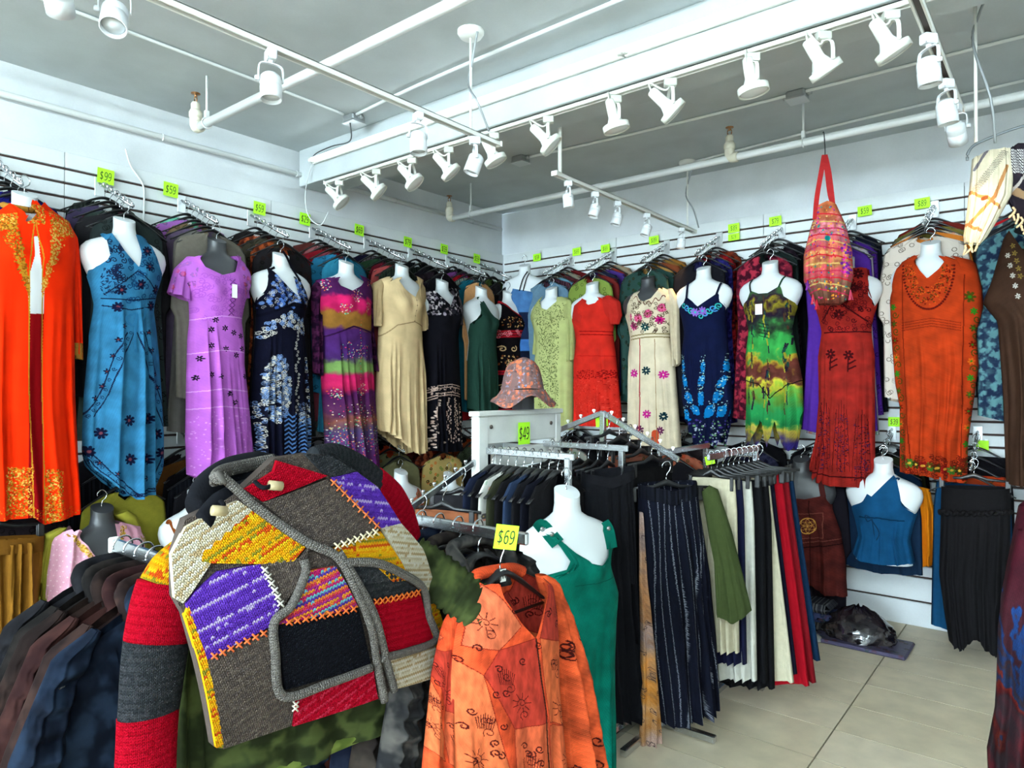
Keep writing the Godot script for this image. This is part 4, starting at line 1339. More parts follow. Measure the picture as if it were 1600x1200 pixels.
	sleeve(o, fr, {"L": [838, 472, 831, 490, 827, 552], "R": [842, 474, 840, 510, 838, 556], "T": [838, 472, 842, 472], "H": [827, 552, 838, 556]}, fabric(sg), 0.05)
	sleeve(o, fr, {"L": [884, 470, 885, 520, 884, 565], "R": [890, 468, 896, 485, 897, 562], "T": [884, 469, 890, 468], "H": [884, 566, 897, 562]}, fabric(sg), 0.055, 0.03)
	form_at(fr, 862, 450, false, "sage green dress")
	# red
	fr = gf(1, 1.25)
	d = px(fr, {"L": [914, 470, 908, 476, 908, 500, 913, 520, 909, 560, 905, 610, 901, 666], "R": [941, 463, 952, 468, 954, 500, 952, 520, 957, 560, 962, 610, 968, 668], "T": [908, 478, 914, 471, 924, 477, 935, 474, 941, 463, 952, 470], "H": [901, 664, 968, 668], "D": 0.1, "fold": 0.012, "nf": 7.0, "fy": -0.12})
	worn(fr, d, 926, 442)
	var re := rgb(206, 56, 46)
	p = paper(fr, d, [[460, re]], 0.0, 0.09)
	line(p, [911, 518, 953, 518], 0.8, rgb(150, 26, 26))
	line(p, [912, 523, 953, 523], 0.8, rgb(150, 26, 26))
	line(p, [906, 556, 960, 556], 0.5, rgb(176, 34, 32))
	scatter(p, 905, 578, 963, 592, 240, 0.8, [rgb(140, 22, 24)])
	scatter(p, 903, 592, 966, 664, 420, 0.7, [rgb(172, 34, 32), rgb(230, 84, 70)])
	o = fthing("red_puff_dress", "bright red dress with puff sleeves and a tiered skirt", "dress", fr)
	put("body", shell(d), cloth(p), o)
	sleeve(o, fr, {"L": [912, 468, 900, 478, 899, 498, 906, 508], "R": [920, 472, 918, 495, 914, 510], "T": [911, 466, 920, 470], "H": [904, 508, 914, 510]}, fabric(re), 0.06, 0.0)
	sleeve(o, fr, {"L": [944, 463, 947, 480, 952, 506], "R": [952, 461, 966, 470, 969, 492, 964, 506], "T": [943, 462, 953, 461], "H": [952, 507, 964, 506]}, fabric(re), 0.07, 0.02)
	form_at(fr, 926, 442, false, "red puff sleeve dress")
	# cream embroidered
	fr = gf(1, 1.73)
	d = px(fr, {"L": [998, 453, 988, 462, 988, 500, 989, 527, 988, 560, 989, 620, 990, 700], "R": [1036, 448, 1046, 453, 1046, 500, 1042, 527, 1049, 560, 1054, 620, 1060, 700], "T": [988, 464, 997, 455, 1003, 468, 1010, 472, 1022, 467, 1036, 449, 1046, 455], "H": [990, 700, 1060, 702], "D": 0.1, "fold": 0.012, "nf": 6.0, "fy": -0.15})
	worn(fr, d, 1013, 433)
	var cr := rgb(226, 210, 184)
	p = paper(fr, d, [[450, cr]], 0.0, 0.05)
	for q in [[1037, 481, 1], [1020, 491, 1], [1005, 498, 1], [990, 496, 1], [1034, 500, 0], [996, 510, 0]]:
		if q[2] == 1:
			dot(p, q[0], q[1], 7.5, rgb(206, 176, 160))
			dot(p, q[0], q[1], 6, rgb(190, 40, 110))
			flower(p, q[0], q[1], 5, 8, rgb(226, 110, 150), rgb(140, 20, 40))
		else:
			flower(p, q[0], q[1], 6, 8, rgb(190, 30, 120), rgb(120, 20, 90))
	flower(p, 1014, 511, 6, 8, rgb(18, 74, 78))
	for k in 80:
		dot(p, 990 + k * 0.65, 475 + sin(k * 0.4) * 3 + absf(k - 40) * -0.3, 0.7, [rgb(120, 40, 40), rgb(110, 100, 84)][k % 2])
	scatter(p, 988, 470, 1047, 522, 70, 3, [rgb(90, 74, 60)], 2)
	for v in [522, 527]:
		line(p, [988, v + 4, 1015, v, 1043, v - 1], 1.0, rgb(150, 134, 100))
	for q in [[1015, 579, 1], [996, 583, 0], [1039, 585, 0], [1016, 646, 0], [1040, 650, 1], [1005, 670, 2], [1035, 672, 2], [1028, 690, 2]]:
		flower(p, q[0], q[1], 6, 8, [rgb(196, 40, 140), rgb(24, 60, 70), rgb(110, 50, 90)][q[2]])
	for k in 5:
		dot(p, 1028, 676 + k * 4, 5, rgb(206, 90, 60))
	line(p, [1005, 530, 1006, 700], 0.7, rgb(176, 70, 80))
	line(p, [1027, 530, 1030, 700], 0.5, rgb(150, 120, 90))
	o = fthing("cream_embroidered_dress", "cream dress with pink embroidered flowers on a dark torso form", "dress", fr)
	put("body", shell(d), cloth(p), o)
	sleeve(o, fr, {"L": [992, 458, 984, 475, 982, 575], "R": [995, 462, 992, 510, 990, 572], "T": [991, 458, 996, 458], "H": [982, 576, 990, 572]}, fabric(cr), 0.05)
	sleeve(o, fr, {"L": [1042, 453, 1044, 520, 1047, 572], "R": [1048, 450, 1058, 468, 1061, 568], "T": [1041, 451, 1049, 450], "H": [1047, 575, 1061, 568]}, fabric(cr), 0.055, 0.02)
	form_at(fr, 1013, 433, true, "cream embroidered dress")
	# navy strap dress
	fr = gf(1, 2.16)
	d = px(fr, {"L": [1076, 463, 1072, 485, 1070, 540, 1066, 590, 1064, 640, 1080, 700], "R": [1125, 458, 1128, 480, 1132, 530, 1138, 590, 1142, 640, 1136, 700], "T": [1072, 482, 1076, 464, 1100, 480, 1124, 458, 1128, 480], "H": [1064, 600, 1072, 640, 1090, 672, 1104, 700, 1112, 690, 1126, 700, 1140, 640], "D": 0.1, "fold": 0.013, "nf": 6.0, "fy": -0.1})
	worn(fr, d, 1100, 418)
	p = paper(fr, d, [[450, rgb(30, 36, 66)]], 0.0, 0.09)
	var tq := rgb(28, 130, 190)
	for k in 9:
		var t := k / 8.0
		var u := lerpf(1075, 1126, t)
		var v := 478 + 17 * (1 - absf(t - 0.5) * 2)
		curl(p, u, v, 5, 0.9, [rgb(70, 190, 180), rgb(90, 160, 220)][k % 2], k)
	for q in [[1093, 489], [1105, 487]]:
		flower(p, q[0], q[1], 6, 8, rgb(150, 110, 200), rgb(70, 190, 180))
	for q in [[1069, 562, 1071, 580, 3], [1070, 586, 1075, 604, 4], [1104, 566, 1103, 582, 3], [1103, 588, 1100, 602, 4], [1135, 562, 1134, 580, 3], [1132, 588, 1128, 604, 4], [1078, 614, 1084, 628, 5], [1088, 634, 1096, 646, 5], [1101, 612, 1100, 632, 4], [1126, 612, 1121, 628, 5], [1117, 634, 1109, 650, 6], [1074, 640, 1082, 656, 4], [1132, 634, 1127, 650, 4]]:
		for k in 12:
			var t := k / 11.0
			dot(p, lerpf(q[0], q[2], t) + 2.2 * sin(k * 2.1), lerpf(q[1], q[3], t), q[4] * (0.35 + 0.5 * sin(PI * (0.1 + 0.85 * t))), tq)
		scatter(p, q[0] - 5, q[1] - 12, q[0] + 5, q[1] + 8, 26, 0.9, [rgb(190, 220, 210), rgb(28, 36, 60)])
	scatter(p, 1080, 655, 1138, 700, 120, 1.4, [rgb(190, 200, 210), rgb(84, 70, 140), rgb(120, 160, 120)])
	o = fthing("navy_strap_dress", "navy strap dress with turquoise embroidery and pointed hem", "dress", fr)
	put("body", shell(d), cloth(p), o)
	strap_on(o, fr, d, [1078, 470, 1076, 445, 1077, 434], 0.014, fabric(rgb(30, 36, 66)))
	strap_on(o, fr, d, [1122, 464, 1126, 445, 1127, 435], 0.014, fabric(rgb(30, 36, 66)))
	form_at(fr, 1100, 418, false, "navy strap dress")
	# green tie-dye
	fr = gf(1, 2.62)
	d = px(fr, {"L": [1175, 452, 1172, 475, 1182, 503, 1172, 545, 1164, 590, 1164, 660, 1172, 720], "R": [1222, 446, 1232, 475, 1232, 500, 1240, 545, 1250, 590, 1252, 640, 1246, 720], "T": [1172, 470, 1176, 455, 1190, 460, 1204, 459, 1222, 447, 1231, 470], "H": [1164, 650, 1172, 700, 1180, 690, 1194, 655, 1206, 700, 1216, 655, 1228, 700, 1238, 705, 1252, 640], "D": 0.1, "fold": 0.014, "nf": 6.0, "fy": -0.12})
	worn(fr, d, 1204, 409)
	var tg := rgb(70, 160, 84)
	p = paper(fr, d, [[450, rgb(80, 120, 74), 1205], [466, rgb(60, 42, 62), 1205], [478, rgb(150, 140, 50), 1205], [492, rgb(52, 36, 58), 1205], [510, rgb(60, 90, 60), 1205], [525, tg, 1205], [552, tg, 1205], [562, rgb(190, 160, 60), 1205], [574, rgb(104, 60, 52), 1205], [592, rgb(112, 66, 60), 1205], [602, rgb(200, 190, 70), 1205], [612, rgb(120, 160, 70), 1205], [640, rgb(60, 150, 90), 1205], [658, rgb(50, 140, 84), 1205], [672, rgb(200, 180, 80), 1205], [695, rgb(70, 60, 120), 1205], [720, rgb(60, 50, 130), 1205]], 0.14, 0.2)
	for k in 120:
		var v := rng.randf_range(462, 640)
		var u: float = [1176.0, 1202.0, 1232.0][k % 3] + rng.randf_range(-5, 5)
		line(p, [u, v, u + rng.randf_range(-2, 2), v + rng.randf_range(4, 12)], rng.randf_range(0.6, 1.5), [rgb(52, 40, 60), rgb(90, 64, 50), rgb(44, 80, 74), rgb(170, 160, 60)][k % 4])
	line(p, [1164, 594, 1190, 600, 1207, 622, 1230, 602, 1250, 594], 0.7, rgb(40, 30, 30))
	o = fthing("green_tie_dye_dress", "green and brown tie-dye dress with thin straps and handkerchief hem", "dress", fr)
	put("body", shell(d), cloth(p), o)
	strap_on(o, fr, d, [1177, 458, 1174, 445, 1176, 436], 0.01, fabric(rgb(46, 60, 56)))
	strap_on(o, fr, d, [1220, 450, 1224, 438, 1226, 430], 0.01, fabric(rgb(46, 90, 66)))
	for k in 5:
		strap_on(o, fr, d, [1190, 505 + k * 5, 1206, 509 + k * 5], 0.004, fabric(blk), "lacing")
	put("price_tag", slab(on_form(fr, d, 1193, 485, 0.022), Vector3(0.045, 0.068, 0.002), 0.0005), white_paint(), o)
	form_at(fr, 1204, 409, false, "green tie-dye dress")
	# red wrap dress
	fr = gf(1, 3.08)
	d = px(fr, {"L": [1285, 440, 1282, 465, 1288, 500, 1290, 520, 1280, 560, 1276, 620, 1270, 690, 1257, 752], "R": [1356, 418, 1359, 440, 1360, 470, 1356, 505, 1359, 520, 1361, 600, 1362, 762], "T": [1282, 462, 1286, 440, 1300, 462, 1312, 470, 1330, 440, 1334, 420, 1355, 418, 1360, 455], "H": [1257, 748, 1300, 758, 1340, 760, 1362, 764], "D": 0.1, "fold": 0.014, "nf": 6.0, "fy": -0.12})
	worn(fr, d, 1322, 404)
	var wr := rgb(154, 50, 44)
	var wd := rgb(74, 22, 28)
	p = paper(fr, d, [[420, wr]], 0.0, 0.18)
	for q in [[1343, 428], [1327, 467], [1337, 450], [1300, 468], [1315, 492]]:
		flower(p, q[0], q[1], 7, 8, wd)
	scatter(p, 1285, 440, 1358, 516, 90, 4, [wd, rgb(110, 30, 34)], 2)
	line(p, [1288, 500, 1312, 470, 1356, 502], 1.0, wd)
	line(p, [1290, 520, 1359, 518], 1.0, wd)
	for q in [[1301, 553], [1329, 555]]:
		flower(p, q[0], q[1], 7, 7, wd)
		line(p, [q[0], q[1] + 5, q[0] - 1, q[1] + 25], 1.0, wd)
		line(p, [q[0] - 1, q[1] + 14, q[0] + 10, q[1] + 8], 1.2, wd)
		line(p, [q[0] - 1, q[1] + 22, q[0] + 10, q[1] + 17], 1.2, wd)
	for q in [[1290, 622], [1318, 625], [1348, 640]]:
		for k in 5:
			line(p, [q[0] - 8 + k * 4, q[1] + absf(k - 2) * 7, q[0] - 14 + k * 6.5, q[1] + 110], 0.45, wd)
		scatter(p, q[0] - 10, q[1] + 20, q[0] + 10, q[1] + 110, 190, 0.8, [wd, rgb(70, 40, 80)])
	line(p, [1262, 735, 1300, 742, 1362, 746], 1.0, wd)
	o = fthing("red_wrap_dress", "brick red sleeveless wrap dress with black embroidery and ruffled hem", "dress", fr)
	var wm := cloth(p)
	put("body", shell(d), wm, o)
	strap_on(o, fr, d, [1345, 424, 1344, 414, 1343, 408], 0.075, wm)
	form_at(fr, 1322, 404, false, "brick red wrap dress")
	# rust kaftan
	fr = gf(1, 3.53)
	d = px(fr, {"L": [1424, 400, 1402, 412, 1388, 466, 1390, 520, 1396, 600, 1408, 660, 1413, 742], "R": [1491, 398, 1524, 406, 1534, 450, 1536, 478, 1524, 520, 1528, 570, 1518, 640, 1511, 690, 1509, 755], "T": [1402, 414, 1426, 398, 1440, 424, 1452, 437, 1470, 422, 1488, 398, 1524, 408], "H": [1413, 738, 1450, 742, 1509, 756], "D": 0.11, "fold": 0.012, "nf": 6.0, "fy": -0.1})
	worn(fr, d, 1455, 378)
	var ru := rgb(176, 68, 36)
	p = paper(fr, d, [[400, ru]], 0.0, 0.14)
	for k in 260:
		var a := rng.randf() * PI
		var rr := rng.randf_range(0.55, 1.0)
		dot(p, 1453 + cos(a) * 40 * rr, 425 + sin(a) * 62 * rr - 10, 1.0, [rgb(110, 30, 20), rgb(210, 96, 40), rgb(90, 70, 30)][k % 3])
	for k in 40:
		var a := k / 39.0 * PI
		dot(p, 1453 + cos(a) * 40, 416 + sin(a) * 68, 1.7, rgb(104, 30, 24))
	for v in [498, 502, 506, 510]:
		for k in 40:
			dot(p, 1412 + k * 2.3, v + absf(k - 20) * 0.35, 0.7, rgb(116, 40, 24))
	var lg := [rgb(60, 130, 40), rgb(90, 80, 30), rgb(120, 40, 20), rgb(210, 110, 40)]
	for k in 11:
		var vv := 480 + k * 26
		for q in [[1396.0 + k * 1.6, vv], [1522.0 - k * 1.6, vv + 6]]:
			flower(p, q[0], q[1], 5, 6, lg[k % 4], lg[0])
			curl(p, q[0] + 4, q[1] + 12, 6, 0.8, lg[1], k)
	flower(p, 1516, 464, 8, 7, lg[1], lg[0])
	line(p, [1412, 430, 1413, 520, 1424, 740], 0.6, rgb(120, 40, 22))
	line(p, [1508, 430, 1506, 520, 1500, 745], 0.6, rgb(120, 40, 22))
	for k in 8:
		flower(p, 1422 + k * 11, 722 + k * 1.8, 6.5, 8, [rgb(70, 120, 50), rgb(60, 60, 30), rgb(130, 30, 30)][k % 3], rgb(210, 170, 70))
	scatter(p, 1414, 712, 1508, 746, 60, 4, [rgb(110, 36, 24)], 2)
	o = fthing("rust_kaftan", "rust orange kaftan with embroidered v-neck and green leaf borders", "kaftan", fr)
	put("body", shell(d), cloth(p), o)
	form_at(fr, 1455, 378, false, "rust orange kaftan")
	# brown kaftan at the edge of the picture
	fr = gf(1, 3.98, 0.5)
	d = px(fr, {"L": [1566, 378, 1548, 440, 1534, 472, 1558, 502, 1566, 620, 1570, 758], "R": [1650, 370, 1690, 400, 1700, 480, 1690, 520, 1690, 765], "T": [1560, 384, 1578, 360, 1605, 400, 1640, 355, 1680, 380], "H": [1568, 756, 1690, 765], "D": 0.11, "fold": 0.014, "nf": 5.0, "fy": 0.0})
	p = paper(fr, d, [[360, rgb(78, 58, 48)]], 0.0, 0.1)
	for k in 5:
		flower(p, 1576 + k * 4, 400 + k * 16, 4, 6, rgb(210, 205, 196))
		flower(p, 1584 + k * 3, 385 + k * 12, 4, 5, rgb(150, 130, 70))
	o = fthing("brown_kaftan", "dark brown kaftan with white flower trim beside the rust kaftan", "kaftan", fr)
	put("body", shell(d), cloth(p), o)
	# ======== hanging stock behind each front =========
	var TD := rgb(130, 120, 140)
	hang_set(0, 3.97, 2.63, [[rgb(54, 44, 92), 0, "dark violet printed"], [rgb(40, 40, 60), 2, "dark checked"], [rgb(38, 38, 130), -1, "royal blue"], [rgb(36, 36, 118), -1, "royal blue"]], "orange coat", ["sleeved"])
	hang_set(0, 3.49, 2.63, [[rgb(60, 66, 60), 2, "dark grey striped"], [rgb(90, 80, 110), 0, "muted violet printed"], [rgb(70, 84, 78), -1, "dark grey green"], [rgb(58, 56, 60), -1, "charcoal"], [rgb(60, 70, 70), 3, "slate printed"]], "blue wrap dress", ["dress", "sleeved"])
	hang_set(0, 3.04, 2.63, [[rgb(140, 214, 190), 0, "mint printed"], [rgb(184, 124, 200), 0, "lilac printed"], [rgb(150, 130, 104), 3, "brown printed"], [rgb(120, 104, 130), -1, "dull mauve"], [rgb(128, 124, 120), -1, "grey"], [rgb(140, 134, 124), -1, "grey beige"]], "lilac dress", ["dress", "sleeved"])
	hang_set(0, 2.59, 2.63, [[rgb(60, 56, 56), -1, "charcoal"], [rgb(196, 110, 76), 1, "rust cloud dyed"], [rgb(90, 84, 70), 3, "olive printed"], [rgb(180, 100, 60), 1, "orange cloud dyed"], [rgb(44, 40, 44), 0, "black printed"]], "navy halter dress", ["dress"])
	hang_set(0, 2.12, 2.63, [[rgb(130, 70, 66), -1, "dusty brown"], [rgb(176, 116, 120), 0, "dusty pink printed"], [rgb(170, 40, 56), -1, "crimson"], [rgb(170, 90, 104), -1, "rose"], [rgb(56, 140, 176), 3, "teal printed"], [rgb(60, 144, 172), -1, "teal"]], "purple tie-dye dress", ["sleeved", "dress"])
	hang_set(0, 1.64, 2.63, [[rgb(44, 40, 72), -1, "dark navy"], [rgb(120, 110, 116), 2, "grey striped"], [rgb(60, 90, 66), -1, "dark green"], [rgb(130, 36, 56), -1, "wine red"], [rgb(200, 100, 100), -1, "coral"], [rgb(64, 74, 60), 2, "olive striped"]], "beige dress", ["sleeved", "dress"])
	hang_set(0, 1.19, 2.63, [[rgb(50, 52, 54), 2, "black striped"], [rgb(54, 68, 56), 2, "dark green striped"], [rgb(40, 36, 46), -1, "black"], [rgb(56, 44, 54), 3, "plum printed"], [rgb(36, 34, 42), -1, "black"]], "black and white dress", ["dress", "sleeved"])
	hang_set(0, 0.76, 2.63, [[rgb(50, 48, 58), 0, "black printed"], [rgb(150, 90, 160), 0, "purple printed"], [rgb(200, 36, 52), -1, "bright red"], [rgb(176, 190, 176), 2, "pale striped"], [rgb(40, 130, 150), -1, "teal"], [rgb(232, 180, 130), -1, "peach"]], "dark green dress", ["dress", "sleeved"])
	hang_set(0, 0.36, 2.63, [[rgb(44, 46, 48), 0, "black printed"], [rgb(90, 110, 60), 0, "green printed"], [rgb(60, 56, 60), 3, "charcoal printed"], [rgb(36, 34, 40), 0, "coal printed"]], "paisley dress", ["dress"])
	hang_set(1, 0.78, 2.64, [[rgb(120, 36, 40), -1, "dark red"], [rgb(150, 146, 130), 0, "grey printed"], [rgb(104, 50, 56), -1, "maroon"], [rgb(120, 164, 184), -1, "pale blue"], [rgb(104, 70, 84), 2, "mauve striped"], [rgb(120, 150, 170), -1, "blue grey"]], "sage green dress", ["sleeved"])
	hang_set(1, 1.2, 2.64, [[rgb(170, 156, 132), 0, "beige printed"], [rgb(150, 60, 46), -1, "brick"], [rgb(96, 66, 150), -1, "violet"], [rgb(40, 46, 74), -1, "navy"], [rgb(130, 46, 44), -1, "dark red"], [rgb(146, 164, 84), 3, "green printed"]], "red puff sleeve dress", ["sleeved"])
	hang_set(1, 1.68, 2.64, [[rgb(172, 122, 52), -1, "ochre"], [rgb(156, 120, 60), 3, "gold printed"], [rgb(150, 84, 52), -1, "rust brown"], [rgb(190, 150, 90), -1, "tan"], [rgb(52, 88, 82), -1, "deep green"], [rgb(60, 90, 84), 0, "green printed"]], "cream embroidered dress", ["sleeved"])
	hang_set(1, 2.11, 2.64, [[rgb(150, 66, 40), 1, "rust cloud dyed"], [rgb(170, 40, 50), 1, "red cloud dyed"], [rgb(60, 60, 150), 1, "blue cloud dyed"], [rgb(54, 56, 120), 1, "indigo cloud dyed"], [rgb(36, 36, 44), -1, "black"]], "navy strap dress", ["dress"])
	hang_set(1, 2.57, 2.64, [[rgb(36, 36, 42), -1, "black"], [rgb(54, 44, 60), 1, "dark plum dyed"], [rgb(40, 52, 50), -1, "black green"], [rgb(170, 60, 90), 1, "raspberry dyed"]], "green tie-dye dress", ["dress"])
	hang_set(1, 3.03, 2.63, [[rgb(36, 40, 54), -1, "dark navy"], [rgb(40, 46, 66), -1, "navy"], [rgb(100, 54, 160), 3, "violet printed"], [rgb(210, 206, 210), 0, "white printed"], [rgb(104, 58, 166), -1, "violet"]], "brick red wrap dress", ["dress"])
	hang_set(1, 3.5, 2.64, [[rgb(136, 50, 40), -1, "dark red"], [rgb(130, 120, 60), 0, "olive printed"], [rgb(220, 200, 180), 0, "cream printed"], [rgb(220, 140, 60), 3, "orange printed"], [rgb(228, 216, 204), 3, "off white printed"]], "rust orange kaftan", ["sleeved"])
	hang_set(1, 3.96, 2.64, [[rgb(120, 170, 190), 1, "pale blue dyed"], [rgb(206, 40, 50), -1, "bright red"], [rgb(140, 180, 190), 1, "sky blue dyed"], [rgb(60, 60, 64), -1, "charcoal"], [rgb(110, 160, 180), 1, "blue dyed"]], "dark brown kaftan", ["sleeved"])
# ---------------------------------------------------------------- lower rows on the walls
func lower_stock() -> void:
	stock_mesh["flare"] = shell({"L": fl([-0.15, -0.12, -0.17, -0.3, -0.24, -0.7, -0.31, -1.1]), "R": fl([0.15, -0.12, 0.17, -0.3, 0.22, -0.7, 0.27, -1.1]), "T": fl([-0.15, -0.12, 0.15, -0.12]), "H": fl([-0.31, -1.08, 0, -1.11, 0.27, -1.08]), "D": 0.017, "fold": 0.009, "nf": 5.0, "fy": -0.12, "nx": 36, "ny": 18})
	var y0 := 1.24
	var dk := [[rgb(34, 32, 38), -1, "black"], [rgb(54, 44, 48), 3, "dark brown printed"], [rgb(40, 42, 50), 2, "charcoal striped"]]
	hang_set(0, 3.97, y0, [dk[0], [rgb(40, 64, 76), -1, "dark teal"], dk[1]], "gold skirt", ["top"])
	hang_set(0, 3.5, y0, [dk[0], dk[2], [rgb(176, 170, 70), -1, "yellow green"]], "pink kurta", ["top"])
	hang_set(0, 3.04, y0, [dk[1], [rgb(130, 90, 44), -1, "bronze"], dk[0], dk[2], dk[0]], "brown strap top", ["top"])
	hang_set(0, 2.59, y0, [dk[0], dk[1], dk[2], dk[0], [rgb(70, 60, 66), 0, "plum printed"]], "navy halter dress hem", ["top"])
	hang_set(0, 2.12, y0, [dk[0], dk[2], dk[1], dk[0]], "purple tie-dye dress hem", ["top"])
	hang_set(0, 1.64, y0, [dk[0], [rgb(222, 90, 44), -1, "orange"], [rgb(134, 132, 100), 0, "olive printed"], [rgb(150, 148, 112), -1, "pale olive"]], "salmon top", ["top"])
	hang_set(0, 1.19, y0, [dk[0], [rgb(150, 70, 70), 0, "red printed"], [rgb(190, 110, 80), 1, "peach dyed"], [rgb(204, 180, 120), 0, "sand printed"]], "floral top", ["top"])
	hang_set(0, 0.74, y0, [dk[0], [rgb(180, 100, 60), 0, "rust printed"], [rgb(90, 100, 80), 3, "green printed"], dk[0]], "dark green dress hem", ["top"])
	hang_set(1, 0.9, y0, [dk[0], dk[1], [rgb(150, 150, 140), 0, "grey printed"], dk[0]], "sage green dress hem", ["top"])
	hang_set(1, 1.4, y0, [dk[0], [rgb(180, 170, 140), 0, "sand printed"], dk[2], [rgb(140, 60, 60), 0, "red printed"]], "red dress hem", ["top"])
	hang_set(1, 1.9, y0, [dk[0], dk[1], [rgb(170, 104, 80), 0, "terracotta printed"], dk[0]], "cream dress hem", ["top"])
	hang_set(1, 2.4, y0, [dk[0], [rgb(70, 74, 110), 1, "indigo dyed"], dk[0], [rgb(70, 76, 78), -1, "slate"]], "grey fringed top", ["top"])
	hang_set(1, 2.86, y0, [dk[0], dk[2], [rgb(110, 108, 104), 2, "grey striped"], [rgb(44, 40, 50), -1, "black"]], "brown dungarees", ["top", "top", "top", "sleeved"])
	hang_set(1, 3.26, y0, [dk[0], [rgb(56, 60, 40), -1, "dark olive"], [rgb(28, 58, 84), -1, "petrol"], [rgb(34, 60, 88), -1, "dark petrol"]], "blue peplum top", ["top"])
	hang_set(1, 3.72, y0, [dk[0], dk[0], [rgb(190, 80, 40), 0, "orange printed"], [rgb(30, 90, 130), -1, "bright petrol"]], "black gathered trousers", ["trousers"])
	hang_set(1, 4.2, y0, [dk[0], [rgb(216, 210, 190), 0, "cream printed"], dk[1]], "dark brown kaftan hem", ["top"])
	# gold skirt on a clip hanger
	var fr := gf(0, 3.97, 0.47)
	var d := px(fr, {"L": [-60, 850, -62, 920, -64, 1110], "R": [76, 842, 74, 900, 70, 980, 64, 1110], "T": [-60, 850, 0, 852, 76, 843], "H": [-64, 1110, 64, 1108], "D": 0.07, "fold": 0.016, "nf": 6.0, "fy": -0.7, "ruck": 0.002})
	var o := fthing("gold_skirt", "bronze gold crinkled skirt clipped to a hanger under the orange coat", "skirt", fr)
	put("body", shell(d), fabric(rgb(158, 114, 44)), o)
	put("waistband", shell({"L": lp(fr, [-60, 846, -60, 868]), "R": lp(fr, [77, 838, 76, 862]), "T": lp(fr, [-60, 846, 77, 838]), "H": lp(fr, [-60, 868, 76, 862]), "D": 0.075, "nx": 20, "ny": 4}), fabric(rgb(140, 98, 36)), o)
	var hp := loc(fr, 8, 800)
	hanger(Transform3D(Basis(fr.r, Vector3.UP, fr.n), fr.o + fr.r * hp.x + Vector3.UP * (hp.y + 0.02)), "black clip hanger holding the gold skirt", "clip hangers", true)
	# pink kurta on a dark form
	fr = gf(0, 3.5, 0.46)
	d = px(fr, {"L": [100, 832, 84, 842, 76, 900, 70, 960, 66, 1120], "R": [208, 812, 226, 822, 236, 880, 246, 960, 256, 1120], "T": [84, 842, 112, 826, 140, 862, 166, 890, 180, 850, 184, 814, 226, 824], "H": [66, 1120, 256, 1120], "D": 0.1, "fold": 0.01, "nf": 4.0, "fy": -0.9})
	worn(fr, d, 160, 792)
	var p := paper(fr, d, [[800, rgb(226, 170, 190)]], 0.0, 0.05)
	for j in 30:
		for i in 22:
			dot(p, 70 + i * 8 + (j % 2) * 4, 835 + j * 8, 0.9, rgb(244, 214, 222))
	for q in [[112, 828, 166, 894], [184, 816, 166, 894]]:
		for k in 240:
			var t := rng.randf()
			dot(p, lerpf(q[0], q[2], t) + (-1.0 if q[0] < 150 else 1.0) * rng.randf_range(0, 9), lerpf(q[1], q[3], t) + 4, 1.1, [rgb(196, 150, 60), rgb(226, 190, 110), rgb(150, 110, 50)][k % 3])
	o = fthing("pink_kurta", "pink dotted kurta with gold beaded neckline and yellow sleeves", "kurta", fr)
	put("body", shell(d), cloth(p), o)
	var yl := fabric(rgb(176, 170, 72))
	sleeve(o, fr, {"L": [100, 826, 76, 834, 66, 880, 60, 975], "R": [112, 828, 92, 850, 84, 900, 76, 970], "T": [98, 826, 112, 826], "H": [60, 975, 76, 970]}, yl, 0.06)
	sleeve(o, fr, {"L": [184, 808, 212, 824, 226, 850, 234, 900], "R": [206, 798, 220, 806, 228, 830, 240, 900], "T": [184, 806, 206, 798], "H": [234, 902, 242, 900]}, yl, 0.06)
	form_at(fr, 160, 792, true, "pink kurta")
	# white form with brown strap top
	fr = gf(0, 3.02, 0.46)
	d = px(fr, {"L": [268, 838, 262, 880, 258, 960], "R": [350, 820, 356, 870, 360, 960], "T": [262, 862, 275, 836, 300, 850, 340, 826, 352, 850], "H": [258, 960, 360, 960], "D": 0.1, "fold": 0.008, "fy": -0.9})
	worn(fr, d, 308, 768)
	o = fthing("strap_camisole", "brown strap top on a white torso form beside the knit jacket hood", "top", fr)
	put("body", shell(d), fabric(rgb(120, 66, 30), 0), o)
	strap_on(o, fr, d, [274, 840, 268, 815, 264, 800], 0.016, fabric(rgb(170, 96, 44)))
	strap_on(o, fr, d, [340, 830, 345, 808, 346, 796], 0.016, fabric(rgb(170, 96, 44)))
	form_at(fr, 308, 768, false, "brown strap top")
	# salmon top and floral top on small white forms
	fr = gf(0, 1.66, 0.46)
	d = px(fr, {"L": [606, 768, 602, 800, 600, 840], "R": [652, 762, 662, 790, 664, 840], "T": [604, 772, 614, 766, 628, 780, 642, 776, 650, 762, 658, 766], "H": [600, 840, 664, 840], "D": 0.1, "fold": 0.008, "fy": -1.0})
	worn(fr, d, 626, 736)
	o = fthing("salmon_blouse", "salmon lace top on a white torso form behind the far knit sleeve", "top", fr)
	put("body", shell(d), fabric(rgb(206, 132, 108), 0), o)
	form_at(fr, 626, 736, false, "salmon lace top")
	fr = gf(0, 1.2, 0.46)
	d = px(fr, {"L": [684, 772, 680, 800, 678, 850], "R": [722, 768, 732, 800, 734, 850], "T": [682, 776, 692, 770, 704, 782, 716, 768, 726, 774], "H": [678, 850, 734, 850], "D": 0.1, "fold": 0.008, "fy": -1.0})
	worn(fr, d, 702, 740)
	o = fthing("floral_blouse", "sand coloured floral top on a white torso form below the black and white dress", "top", fr)
	put("body", shell(d), fabric(rgb(190, 168, 110), 0), o)
	form_at(fr, 702, 740, false, "floral top")
	# brown dungarees on a dark form
	fr = gf(1, at_z(1266, 800, 0.46).x, 0.46)
